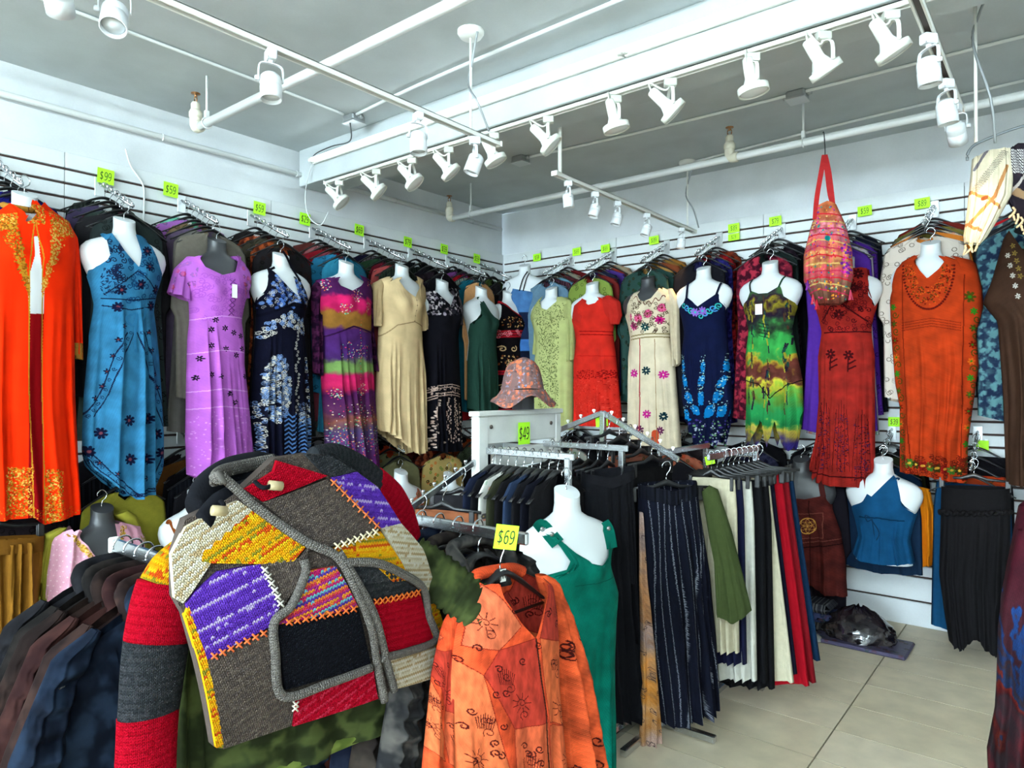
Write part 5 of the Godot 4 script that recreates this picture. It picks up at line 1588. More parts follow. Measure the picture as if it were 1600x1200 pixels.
	d = px(fr, {"L": [1236, 774, 1230, 812, 1222, 846, 1221, 880, 1228, 918], "R": [1290, 772, 1298, 800, 1310, 834, 1316, 870, 1320, 932], "T": [1236, 776, 1262, 778, 1290, 773], "H": [1228, 916, 1250, 926, 1270, 912, 1280, 914, 1290, 926, 1320, 934], "D": 0.1, "fold": 0.01, "nf": 3.0, "fy": -1.0})
	worn(fr, d, 1252, 716)
	p = paper(fr, d, [[770, rgb(92, 46, 43)]], 0.0, 0.28)
	line(p, [1240, 800, 1286, 800, 1288, 838, 1240, 838, 1240, 800], 0.6, rgb(130, 80, 70))
	line(p, [1224, 846, 1312, 842], 0.8, rgb(120, 72, 64))
	line(p, [1224, 853, 1312, 850], 0.8, rgb(52, 26, 28))
	line(p, [1268, 780, 1268, 912], 0.5, rgb(56, 28, 28))
	var gd := rgb(214, 164, 84)
	for k in 40:
		dot(p, 1265 + cos(k * TAU / 40) * 12, 819 + sin(k * TAU / 40) * 12, 0.9, gd)
	for q in 7:
		var cx := 1265.0 + (cos(q * TAU / 6) * 6 if q < 6 else 0.0)
		var cy := 819.0 + (sin(q * TAU / 6) * 6 if q < 6 else 0.0)
		for k in 26:
			dot(p, cx + cos(k * TAU / 26) * 6, cy + sin(k * TAU / 26) * 6, 0.5, gd)
	o = fthing("brown_dungarees", "washed brown short dungarees with round gold emblem on the bib", "dungarees", fr)
	var dm := cloth(p)
	put("body", shell(d), dm, o)
	strap_on(o, fr, d, [1240, 778, 1235, 752, 1234, 734], 0.032, fabric(rgb(96, 46, 44)))
	strap_on(o, fr, d, [1288, 776, 1284, 758, 1282, 740], 0.032, fabric(rgb(96, 46, 44)))
	form_at(fr, 1252, 716, true, "brown dungarees")
	# blue peplum top
	fr = gf(1, at_z(1378, 800, 0.46).x, 0.46)
	d = px(fr, {"L": [1356, 772, 1346, 790, 1344, 810, 1336, 840, 1327, 866], "R": [1404, 756, 1410, 785, 1412, 806, 1418, 840, 1427, 882], "T": [1346, 786, 1357, 770, 1364, 774, 1396, 742, 1402, 752, 1410, 782], "H": [1327, 862, 1345, 875, 1385, 880, 1427, 881], "D": 0.1, "fold": 0.01, "nf": 5.0, "fy": -1.1})
	worn(fr, d, 1380, 718)
	p = paper(fr, d, [[740, rgb(36, 86, 124)]], 0.0, 0.08)
	line(p, [1344, 805, 1375, 806, 1413, 812], 1.0, rgb(22, 54, 82))
	o = fthing("peplum_blouse", "petrol blue sleeveless top with tied waist on a white form", "top", fr)
	put("body", shell(d), cloth(p), o)
	strap_on(o, fr, d, [1396, 748, 1402, 736, 1404, 730], 0.012, fabric(rgb(34, 76, 110)))
	for q in [[1364, 806, 1356, 802, 1358, 812, 1366, 808], [1366, 808, 1368, 830, 1370, 845], [1364, 808, 1376, 830, 1368, 846]]:
		strap_on(o, fr, d, q, 0.006, fabric(rgb(30, 72, 106)), "waist_tie")
	form_at(fr, 1380, 718, false, "petrol blue top")
	# mustard trousers, black trousers
	fr = gf(1, at_z(1438, 800, 0.34).x, 0.34)
	d = px(fr, {"L": [1412, 764, 1414, 820, 1420, 882], "R": [1450, 764, 1457, 800, 1456, 886], "T": [1412, 766, 1430, 762, 1450, 766], "H": [1420, 880, 1438, 886, 1456, 885], "D": 0.04, "fold": 0.01, "nf": 3.0, "fy": -1.0})
	o = fthing("mustard_blouse", "plain mustard yellow top hanging beside the petrol blue top", "top", fr)
	put("body", shell(d), fabric(rgb(226, 144, 24)), o)
	fr = gf(1, at_z(1522, 860, 0.52).x, 0.52)
	d = px(fr, {"L": [1468, 760, 1466, 840, 1464, 900, 1472, 960, 1480, 1010], "R": [1578, 764, 1577, 840, 1574, 900, 1570, 1024], "T": [1468, 760, 1520, 764, 1578, 764], "H": [1480, 1004, 1502, 1014, 1520, 996, 1526, 996, 1546, 1020, 1570, 1026], "D": 0.09, "fold": 0.015, "nf": 7.0, "fy": -1.1})
	o = fthing("black_gathered_trousers", "black wide trousers with ruffled waist clipped on a hanger", "trousers", fr)
	put("body", shell(d), fabric(rgb(36, 34, 37)), o)
	var st := ns()
	var ruf := []
	for k in 60:
		var l := loc(fr, 1466 + k * 1.9, 800 + 2.0 * sin(k * 1.1))
		var e := sqrt(maxf(1.0 - pow(absf(2.0 * k / 59.0 - 1), 2.6), 0.0))
		ruf.append(Vector3(l.x, l.y, 0.095 * e + 0.006 * sin(k * 1.9) + 0.006))
	tube(st, ruf, 0.012, 7)
	put("ruffle", done(st), fabric(rgb(40, 38, 41)), o)
	hp = loc(fr, 1520, 722)
	hanger(Transform3D(Basis(fr.r, Vector3.UP, fr.n), fr.o + fr.r * hp.x + Vector3.UP * hp.y + fr.n * 0.0), "black clip hanger holding the black gathered trousers", "clip hangers", true)

# ---------------------------------------------------------------- floor racks
func bar(o: Node3D, called: String, a: Vector3, b: Vector3, w := 0.028, h := 0.014) -> void:
	var d := b - a
	var zax := d.normalized()
	var sx := zax.cross(Vector3.UP)
	if sx.length() < 0.01:
		sx = Vector3.RIGHT
	sx = sx.normalized()
	var st := ns()
	cbox(st, (a + b) / 2, Vector3(h, w, d.length()), 0.003, Basis(sx, zax.cross(sx) * -1.0, zax))
	put(called, done(st), chrome(), o)
func garment_on_rail(kind: String, at: Vector3, n: Vector3, m: Material, label: String, hlabel: String, clips := false, sc := Vector3.ONE, cat := "garment", gname := "") -> Node3D:
	var fr := frame(at, n)
	var b := Basis(fr.r, Vector3.UP, fr.n)
	hanger(Transform3D(b.scaled_local(Vector3(minf(sc.x, 1.0), 1, 1)), at), ("clip hanger" if clips else "black hanger") + " of the " + label, "black hangers on the floor racks", clips)
	var nm: String = gname if gname != "" else {"trousers": "hanging_trousers", "flare": "flared_trousers", "coat": "hanging_jacket", "top": "hanging_blouse", "dress": "hanging_dress"}[kind]
	var o := put(nm, stock_mesh[kind], m, self, Transform3D(b.scaled_local(sc), at))
	tag(o, label, cat, "clothes on the floor racks")
	return o
func racks() -> void:
	var X := Vector3.RIGHT
	# --- white board rack
	var o := thing("board_rack", "low clothes rack with white wooden end board and chrome rails", "rack", Vector3(2.2, 0, 2.54))
	var wood := wall_mat(rgb(226, 226, 220), 61, 0.12)
	var z0 := -0.3
	for q in [[0.0, 1.30, 0.6, 0.11, "top_board"], [0.0, 1.07, 0.5, 0.06, "middle_board"]]:
		pass
	put("post", slab(Vector3(0, 0.69, 0.27), Vector3(0.045, 1.38, 0.06), 0.003), wood, o)
	put("post", slab(Vector3(0, 0.69, -0.28), Vector3(0.045, 1.38, 0.04), 0.003), wood, o)
	put("board", slab(Vector3(0.004, 1.325, 0), Vector3(0.03, 0.13, 0.52), 0.004), wood, o)
	put("board", slab(Vector3(0.004, 1.195, -0.01), Vector3(0.03, 0.085, 0.40), 0.004), wood, o)
	put("board", slab(Vector3(0.0, 0.9, 0), Vector3(0.03, 0.42, 0.52), 0.004), wood, o)
	put("cap_board", slab(Vector3(0.0, 1.392, 0), Vector3(0.06, 0.022, 0.62), 0.004), wood, o)
	for z in [-0.22, 0.22]:
		put("bolt", tubem([Vector3(0.018, 1.335, z), Vector3(0.024, 1.335, z)], 0.009, 8), mat(rgb(90, 80, 74), 0.5, 0.6), o)
	bar(o, "rail", Vector3(0.02, 1.235, 0.25), Vector3(0.47, 1.235, 0.25))
	bar(o, "rail", Vector3(0.02, 1.24, -0.16), Vector3(0.47, 1.24, -0.16))
	bar(o, "upright", Vector3(0.44, 0.03, 0.25), Vector3(0.44, 1.23, 0.25), 0.024, 0.024)
	bar(o, "upright", Vector3(0.44, 0.03, -0.16), Vector3(0.44, 1.23, -0.16), 0.024, 0.024)
	bar(o, "base_bar", Vector3(0.44, 0.025, 0.36), Vector3(0.44, 0.025, -0.3), 0.03, 0.03)
	bar(o, "base_bar", Vector3(0.0, 0.025, 0.0), Vector3(0.44, 0.025, 0.0), 0.03, 0.03)
	bar(o, "sloping_arm", Vector3(0.0, 1.19, 0.3), Vector3(0.0, 1.04, 0.68), 0.026, 0.013)
	for k in 6:
		put("stop_pin", lathem_at([[0.0, 0.018], [0.008, 0.016], [0.008, 0.008], [0.004, 0.004], [0.004, 0.0]], Vector3(0, 1.19 - 0.055 - k * 0.024 + 0.05, 0.36 + k * 0.06)), chrome(), o)
	var cols := [[rgb(40, 48, 72), "navy"], [rgb(30, 30, 36), "black"], [rgb(216, 214, 206), "white dotted"], [rgb(70, 72, 54), "olive"], [rgb(34, 32, 36), "black ribbed"], [rgb(60, 76, 104), "denim blue"], [rgb(36, 35, 40), "charcoal"], [rgb(28, 30, 44), "ink blue"], [rgb(32, 30, 33), "black buttoned"]]
	for k in 9:
		garment_on_rail("dress", Vector3(2.255 + k * 0.042, 1.244, 2.79), X, fabric(cols[k][0], 0 if k == 2 else -1), cols[k][1] + " dungarees hanging on the white board rack", "black hanger on the front rail of the white board rack", false, Vector3(0.95, 0.78, 1), "dungarees", "hanging_dungarees")
	for k in 7:
		var q: Array = [[rgb(176, 200, 190), 0, "pale printed"], [rgb(150, 80, 66), 0, "brick printed"], [rgb(196, 184, 140), 0, "sand printed"], [rgb(36, 34, 38), -1, "black"], [rgb(70, 24, 40), -1, "burgundy"], [rgb(34, 33, 36), -1, "flat black"], [rgb(36, 34, 40), 2, "black striped"]][k]
		garment_on_rail("trousers", Vector3(2.27 + k * 0.05, 1.249, 2.38), X, fabric(q[0], q[1]), q[2] + " trousers on the far rail of the white board rack", "black clip hanger on the far rail of the white board rack", true, Vector3(0.95, 0.93, 1), "trousers")
	for k in 3:
		garment_on_rail("trousers", Vector3(2.2, 1.16 - k * 0.045, 2.92 + k * 0.11), Vector3(0.25, 0, 1), fabric([rgb(60, 58, 62), rgb(170, 112, 80), rgb(110, 112, 114)][k], [-1, -1, 2][k]), ["charcoal trousers on the sloping arm of the white board rack", "tan brown trousers on the sloping arm of the white board rack", "grey striped trousers on the sloping arm of the white board rack"][k], "black clip hanger on the sloping arm of the white board rack", true, Vector3(0.9, 0.8, 1), "trousers")
	# teal dungarees on a white form at the end of the front rail
	var fr := frame(Vector3(2.69, 1.0, 2.78), Vector3(0.93, 0, 0.36), 0.07)
	var d := px(fr, {"L": [854, 836, 868, 846, 884, 880, 902, 930, 918, 965, 928, 1010, 936, 1080, 942, 1230], "R": [956, 812, 959, 850, 964, 885, 976, 925, 973, 970, 972, 1080, 972, 1230], "T": [852, 834, 866, 837, 876, 847, 892, 861, 915, 875, 932, 877, 946, 868, 951, 848, 957, 838], "H": [942, 1228, 972, 1228], "D": 0.11, "fold": 0.008, "nf": 3.0, "fy": -0.3})
	worn(fr, d, 885, 766)
	var p := paper(fr, d, [[800, rgb(10, 116, 100)]], 0.0, 0.16)
	line(p, [850, 816, 872, 836, 894, 862, 918, 879, 944, 874], 0.6, rgb(6, 84, 74))
	line(p, [886, 910, 968, 900], 0.6, rgb(6, 84, 74))
	line(p, [958, 1010, 958, 1200], 0.6, rgb(6, 84, 74))
	o = fthing("teal_dungarees", "teal green corduroy dungarees on a white form at the rack end", "dungarees", fr)
	var tm := cloth(p, 0.85)
	put("body", shell(d), tm, o)
	var bst := strap_on(o, fr, d, [868, 848, 856, 824, 847, 806], 0.055, tm)
	strap_on(o, fr, d, [955, 856, 953, 830, 950, 808], 0.05, tm)
	for q in [[853, 818], [861, 834], [953, 826]]:
		var c := on_form(fr, d, q[0], q[1], 0.016)
		put("button", tubem([c, c + Vector3(0, 0, 0.004)], 0.0085, 12), mat(rgb(170, 172, 172), 0.3, 0.8), bst)
	form_at(fr, 885, 766, false, "teal dungarees")
	# --- chrome A rack
	o = thing("waterfall_rack", "chrome rack with two sloping arms meeting at a peak", "rack", Vector3(2.436, 0, 2.2))
	bar(o, "post", Vector3(0, 0.03, 0), Vector3(0, 1.39, 0), 0.026, 0.026)
	bar(o, "sloping_arm", Vector3(0, 1.385, 0), Vector3(0.4, 1.19, 0.03), 0.026, 0.015)
	bar(o, "sloping_arm", Vector3(0, 1.385, 0), Vector3(-0.32, 1.27, 0), 0.026, 0.015)
	for k in 6:
		put("stop_pin", lathem_at([[0.0, 0.018], [0.008, 0.016], [0.008, 0.008], [0.004, 0.004], [0.004, 0.0]], Vector3(0.05 + k * 0.062, 1.378 - k * 0.030, 0.004)), white_paint(), o)
	for k in 4:
		put("stop_pin", lathem_at([[0.0, 0.018], [0.008, 0.016], [0.008, 0.008], [0.004, 0.004], [0.004, 0.0]], Vector3(-0.05 - k * 0.075, 1.384 - k * 0.027, 0)), white_paint(), o)
	bar(o, "base_bar", Vector3(-0.3, 0.02, 0), Vector3(0.55, 0.02, 0), 0.03, 0.03)
	bar(o, "base_bar", Vector3(0.3, 0.02, -0.28), Vector3(0.3, 0.02, 0.34), 0.03, 0.03)
	for k in 5:
		var q: Array = [[rgb(34, 33, 37), "black"], [rgb(36, 35, 39), "charcoal"], [rgb(170, 110, 90), "terracotta printed"], [rgb(34, 34, 40), "ink black"], [rgb(36, 34, 36), "soft black"]][k]
		garment_on_rail("trousers", Vector3(2.47 + k * 0.055, 1.375 - k * 0.027, 2.2), Vector3(1, 0, 0.15), fabric(q[0], 0 if k == 2 else -1), q[1] + " trousers on the sloping arm of the peaked chrome rack", "black clip hanger on the peaked chrome rack", true, Vector3(0.9, 0.95, 1), "trousers")
	# black trousers and striped trousers shown at the front
	fr = frame(Vector3(2.66, 1.2, 2.42), Vector3(0.9, 0, 0.42), 0.04)
	d = px(fr, {"L": [918, 738, 916, 770, 925, 900, 935, 1000, 945, 1130], "R": [996, 730, 998, 770, 1000, 900, 1005, 1000, 1010, 1120], "T": [918, 742, 950, 748, 996, 732], "H": [945, 1128, 1010, 1122], "D": 0.06, "fold": 0.013, "nf": 7.0, "fy": -0.05})
	o = fthing("black_pleated_trousers", "black pleated trousers hanging beside the teal dungarees", "trousers", fr)
	put("body", shell(d), fabric(rgb(36, 36, 42)), o)
	put("waistband", shell({"L": lp(fr, [917, 738, 917, 752]), "R": lp(fr, [997, 729, 998, 744]), "T": lp(fr, [917, 740, 950, 746, 997, 730]), "H": lp(fr, [917, 754, 950, 762, 998, 746]), "D": 0.064, "nx": 20, "ny": 4}), fabric(rgb(42, 41, 47)), o)
	fr = frame(Vector3(2.86, 1.1, 2.22), Vector3(0.74, 0, 0.67), 0.05)
	d = px(fr, {"L": [1003, 762, 1002, 800, 1008, 900, 1022, 1000, 1032, 1100, 1036, 1136], "R": [1094, 756, 1100, 800, 1116, 900, 1124, 1000, 1128, 1110], "T": [1003, 760, 1050, 768, 1094, 756], "H": [1036, 1132, 1060, 1136, 1090, 1122, 1128, 1108], "D": 0.07, "fold": 0.013, "nf": 6.0, "fy": -0.1})
	p = paper(fr, d, [[760, rgb(32, 34, 46)]], 0.0, 0.1)
	for k in 9:
		var u0 := 1010.0 + k * 10.5
		var u1 := 1040.0 + k * 10.5
		for j in 150:
			var t := j / 149.0
			dot(p, lerpf(u0, u1, t) + 3 * sin(t * 7 + k), lerpf(762, 1130, t), 0.75, rgb(168, 172, 180))
	o = fthing("striped_trousers", "dark navy trousers with thin white stripes on the peaked chrome rack", "trousers", fr)
	var sm := cloth(p)
	put("body", shell(d), sm, o)
	put("waistband", shell({"L": lp(fr, [1002, 758, 1002, 778]), "R": lp(fr, [1095, 752, 1097, 772]), "T": lp(fr, [1002, 758, 1050, 766, 1095, 753]), "H": lp(fr, [1002, 780, 1050, 788, 1097, 774]), "D": 0.076, "nx": 24, "ny": 5}), fabric(rgb(36, 38, 50), 2), o)
	var hp := loc(fr, 1048, 728)
	hanger(Transform3D(Basis(fr.r, Vector3.UP, fr.n), fr.o + fr.r * hp.x + Vector3.UP * (hp.y + 0.0)), "black clip hanger holding the striped trousers", "clip hangers", true)
	# slim floral scarf-like trousers between them
	fr = frame(Vector3(2.74, 1.0, 2.40), Vector3(0.8, 0, 0.6))
	d = px(fr, {"L": [999, 800, 998, 900, 1000, 1000, 998, 1160], "R": [1003, 800, 1010, 900, 1024, 1020, 1034, 1162], "T": [999, 800, 1003, 800], "H": [998, 1162, 1016, 1166, 1034, 1164], "D": 0.03, "fold": 0.008, "nf": 2.0, "fy": 0.2, "nx": 16})
	p = paper(fr, d, [[800, rgb(170, 150, 146), 1010], [940, rgb(190, 140, 100), 1010], [990, rgb(170, 146, 140), 1010], [1080, rgb(204, 140, 70), 1010], [1160, rgb(176, 148, 136), 1010]], 0.25, 0.2)
	scatter(p, 998, 820, 1034, 1160, 40, 4, [rgb(80, 66, 66)], 2)
	o = fthing("floral_trousers", "narrow brown floral trouser leg between black and striped trousers", "trousers", fr)
	put("body", shell(d), cloth(p), o)
	# --- straight rail rack further back
	o = thing("rail_rack", "straight chrome rail rack crowded with coloured trousers", "rack", Vector3(2.93, 0, 1.84))
	bar(o, "rail", Vector3(0, 1.2, 0.3), Vector3(0, 1.2, -0.32))
	bar(o, "rail", Vector3(-0.26, 1.2, 0.26), Vector3(-0.26, 1.2, -0.32))
	bar(o, "cross_bar", Vector3(-0.26, 1.17, -0.28), Vector3(0, 1.17, -0.28))
	bar(o, "upright", Vector3(0, 0.03, -0.28), Vector3(0, 1.19, -0.28), 0.024, 0.024)
	bar(o, "upright", Vector3(-0.26, 0.03, -0.28), Vector3(-0.26, 1.19, -0.28), 0.024, 0.024)
	bar(o, "base_bar", Vector3(-0.13, 0.02, 0.2), Vector3(-0.13, 0.02, -0.4), 0.03, 0.03)
	bar(o, "base_bar", Vector3(-0.3, 0.02, -0.28), Vector3(0.04, 0.02, -0.28), 0.03, 0.03)
	var rc := [[rgb(218, 210, 186), "cream"], [rgb(34, 38, 72), "navy"], [rgb(226, 224, 214), "ivory white"], [rgb(30, 30, 34), "jet black"], [rgb(32, 31, 35), "soft black"], [rgb(228, 220, 196), "pale cream"], [rgb(32, 32, 56), "ink navy"], [rgb(186, 22, 44), "bright red"], [rgb(150, 28, 40), "deep red"], [rgb(28, 60, 92), "petrol blue"]]
	for k in 10:
		var z := 2.08 - k * 0.055
		garment_on_rail("flare" if k > 4 else "trousers", Vector3(2.92 + 0.004 * k, 1.209, z), Vector3(0.12, 0, 1), fabric(rc[k][0]), rc[k][1] + " trousers on the straight rail rack", "black clip hanger on the straight rail rack", true, Vector3([0.6, 0.64, 0.74, 0.86, 0.9, 0.9, 0.88, 1.0, 1.04, 1.04][k], [0.8, 0.86, 0.94, 0.96, 1.0, 0.96, 0.94, 1.0, 1.0, 0.92][k], 1), "trousers")
	fr = frame(Vector3(2.93, 1.0, 2.16), Vector3(0.3, 0, 0.95), 0.03)
	d = px(fr, {"L": [1094, 766, 1106, 840, 1114, 880, 1118, 964], "R": [1120, 764, 1142, 830, 1152, 870, 1174, 958], "T": [1094, 770, 1106, 760, 1120, 766], "H": [1118, 962, 1145, 972, 1174, 956], "D": 0.05, "fold": 0.008, "nf": 3.0, "fy": 0.0, "nx": 24})
	o = fthing("olive_shirt", "olive green sleeve of a shirt beside the striped trousers", "shirt", fr)
	put("body", shell(d), fabric(rgb(84, 96, 58)), o)
# ---------------------------------------------------------------- foreground rack
func knit(rows: Array, seed_: int, mix_ := 0.15) -> StandardMaterial3D:   # rows: colours of stitch rows, repeated
	var m := StandardMaterial3D.new()
	var rg := RandomNumberGenerator.new()
	rg.seed = seed_
	var im := Image.create(128, 256, false, Image.FORMAT_RGB8)
	for y in 256:
		for x in 128:
			var cx := fposmod(x, 8.0) / 8.0
			var row := int(floor((y + absf(cx - 0.5) * 7.0) / 6.0))
			var c: Color = rows[row % rows.size()]
			var h := absf(sin(row * 12.9898 + floor(x / 8.0 + (row % 5)) * 4.1414) * 43758.5453)
			h = h - floor(h)
			if h < mix_:
				c = rows[(row + 1 + int(h * 40)) % rows.size()]
			var fib := 0.92 + 0.16 * rg.randf()
			im.set_pixel(x, y, Color(c.r * fib, c.g * fib, c.b * fib))
	m.albedo_texture = ImageTexture.create_from_image(im)
	m.albedo_color = Color(0.8, 0.8, 0.8)
	m.metallic_specular = 0.12
	m.normal_enabled = true
	m.normal_texture = nrm_knit
	m.normal_scale = 1.8
	m.uv1_scale = Vector3(10.0, 5.0, 1)
	m.roughness = 0.95
	return m
func jz(q: Vector2) -> float:      # bulge of the knit jacket front over its plane
	return 0.085 * (1.0 - pow(clampf(absf(q.x - jc.x) / 0.42, 0, 1), 2.0)) + 0.02 * sin(q.x * 9.0 + q.y * 4.0) * 0.5 + 0.012 * sin(q.y * 13.0 - q.x * 5.0) - 0.10 * clampf((q.y - jc.y) * 1.2, 0.0, 0.4)
var jc := Vector2.ZERO
func sheet(poly: PackedVector2Array, zf: Callable, lift: float, thick: float, cell := 0.014, ang := 0.0) -> ArrayMesh:
	var st := ns()
	var r := Rect2(poly[0], Vector2.ZERO)
	for q in poly:
		r = r.expand(q)
	var ca := cos(ang)
	var sa := sin(ang)
	var nx := int(ceil(r.size.x / cell))
	var ny := int(ceil(r.size.y / cell))
	for i in nx:
		for j in ny:
			var a := r.position + Vector2(i, j) * cell
			var sq := PackedVector2Array([a, a + Vector2(cell, 0), a + Vector2(cell, cell), a + Vector2(0, cell)])
			for pc in Geometry2D.intersect_polygons(poly, sq):
				var ids := Geometry2D.triangulate_polygon(pc)
				for t in range(0, ids.size(), 3):
					var v := [pc[ids[t]], pc[ids[t + 1]], pc[ids[t + 2]]]
					if (v[1] - v[0]).cross(v[2] - v[0]) > 0:
						v.reverse()
					var w := []
					for q in v:
						w.append(Vector3(q.x, q.y, zf.call(q) + lift))
					var uv := func(q: Vector2) -> Vector2: return Vector2(q.x * ca - q.y * sa, q.x * sa + q.y * ca)
					tri(st, w[0], w[1], w[2], uv.call(v[0]), uv.call(v[1]), uv.call(v[2]))
	var n := poly.size()
	for i in n:
		var a := poly[i]
		var b := poly[(i + 1) % n]
		var steps := maxi(int(a.distance_to(b) / cell), 1)
		for k in steps:
			var q0 := a.lerp(b, float(k) / steps)
			var q1 := a.lerp(b, float(k + 1) / steps)
			var z0: float = zf.call(q0) + lift
			var z1: float = zf.call(q1) + lift
			quad(st, Vector3(q0.x, q0.y, z0), Vector3(q1.x, q1.y, z1), Vector3(q1.x, q1.y, z1 - thick), Vector3(q0.x, q0.y, z0 - thick))
	return done(st)
func grow(fr: Dictionary, a: Array, e := 0.0) -> PackedVector2Array:
	var q := lp(fr, a)
	if Geometry2D.is_polygon_clockwise(q):
		q.reverse()
	if e > 0:
		var g := Geometry2D.offset_polygon(q, e, Geometry2D.JOIN_ROUND)
		if g.size() > 0:
			return g[0]
	return q
func jp(fr: Dictionary, a: Array, lift := 0.006) -> Array:
	var r := []
	for i in range(0, a.size(), 2):
		var l := loc(fr, a[i], a[i + 1])
		r.append(Vector3(l.x, l.y, jz(l) + lift))
	return r
func area_fill(p: Dictionary, a: Array, c: Color) -> void:
	var q := PackedVector2Array()
	for i in range(0, a.size(), 2):
		q.append(pt(p, a[i], a[i + 1]))
	var y0 := p.h as float
	var y1 := 0.0
	for v in q:
		y0 = minf(y0, v.y)
		y1 = maxf(y1, v.y)
	for y in range(maxi(int(y0), 0), mini(int(y1) + 1, p.h)):
		var xs := []
		for i in q.size():
			var e0 := q[i]
			var e1 := q[(i + 1) % q.size()]
			if (e0.y <= y) != (e1.y <= y):
				xs.append(lerpf(e0.x, e1.x, (y - e0.y) / (e1.y - e0.y)))
		xs.sort()
		for i in range(0, xs.size() - 1, 2):
			for x in range(maxi(int(xs[i]), 0), mini(int(xs[i + 1]) + 1, p.w)):
				var g := 0.88 + 0.24 * noise.get_noise_2d(x * 1.5, y * 0.6) + 0.08 * (((x * 7 + y * 13) % 11) / 11.0)
				p.im.set_pixel(x, y, Color(c.r * g, c.g * g, c.b * g))
func jacket(at: Vector3, n: Vector3, m: Material, label: String, sc := 1.0) -> void:
	var fr := frame(at, n)
	var o := thing("velvet_jacket", label, "jacket", at, Basis(fr.r, Vector3.UP, fr.n).scaled(Vector3(sc, sc, 1)), "velvet jackets on the near rack")
	if not stock_mesh.has("jbody"):
		stock_mesh["jbody"] = shell({"L": fl([-0.07, -0.085, -0.14, -0.11, -0.2, -0.16, -0.21, -0.35, -0.23, -0.75]), "R": fl([0.07, -0.085, 0.14, -0.11, 0.2, -0.16, 0.21, -0.35, 0.23, -0.75]), "T": fl([-0.2, -0.165, -0.08, -0.09, -0.03, -0.16, 0.0, -0.24, 0.03, -0.16, 0.08, -0.09, 0.2, -0.165]), "H": fl([-0.23, -0.74, 0, -0.76, 0.23, -0.74]), "D": 0.03, "fold": 0.006, "nf": 4.0, "fy": -0.2, "ruck": 0.0035})
		stock_mesh["jsl"] = shell({"L": fl([-0.15, -0.115, -0.21, -0.15, -0.27, -0.3, -0.315, -0.5, -0.34, -0.76]), "R": fl([-0.14, -0.13, -0.18, -0.22, -0.2, -0.36, -0.225, -0.55, -0.245, -0.76]), "T": fl([-0.15, -0.115, -0.14, -0.12]), "H": fl([-0.34, -0.75, -0.245, -0.77]), "D": 0.042, "fold": 0.004, "nf": 2.0, "ruck": 0.009, "nx": 26, "ny": 64, "fy": 0.0})
		stock_mesh["jsr"] = shell({"L": fl([0.14, -0.13, 0.18, -0.22, 0.2, -0.36, 0.225, -0.55, 0.245, -0.76]), "R": fl([0.15, -0.115, 0.21, -0.15, 0.27, -0.3, 0.315, -0.5, 0.34, -0.76]), "T": fl([0.14, -0.12, 0.15, -0.115]), "H": fl([0.245, -0.77, 0.34, -0.75]), "D": 0.042, "fold": 0.004, "nf": 2.0, "ruck": 0.009, "nx": 26, "ny": 64, "fy": 0.0})
		stock_mesh["jcol"] = tubem(curve([Vector3(-0.05, -0.2, 0.035), Vector3(-0.085, -0.11, 0.03), Vector3(-0.07, -0.075, -0.02), Vector3(0, -0.07, -0.035), Vector3(0.07, -0.075, -0.02), Vector3(0.085, -0.11, 0.03), Vector3(0.05, -0.2, 0.035)], 5), 0.016, 8)
	var lift := Transform3D(Basis.IDENTITY, Vector3(0, 0.028, 0))
	put("body", stock_mesh["jbody"], m, o, lift)
	put("sleeve", stock_mesh["jsl"], m, o, lift)
	put("sleeve", stock_mesh["jsr"], m, o, lift)
	put("collar", stock_mesh["jcol"], m, o, lift)
func velvet(c: Color, hi: Color) -> StandardMaterial3D:
	var n := FastNoiseLite.new()
	n.seed = int(c.r * 900 + c.b * 300)
	n.frequency = 0.03
	n.fractal_octaves = 4
	var s: Image = n.get_seamless_image(128, 128)
	var im := Image.create(128, 128, false, Image.FORMAT_RGB8)
	for y in 128:
		for x in 128:
			im.set_pixel(x, y, c.lerp(hi, smoothstep(0.42, 0.75, s.get_pixel(x, y).r)))
	var m := StandardMaterial3D.new()
	m.albedo_texture = ImageTexture.create_from_image(im)
	m.uv1_triplanar = true
	m.uv1_scale = Vector3.ONE * 3.0
	m.roughness = 0.9
	m.metallic_specular = 0.15
	m.albedo_color = Color(0.85, 0.85, 0.85)
	return m
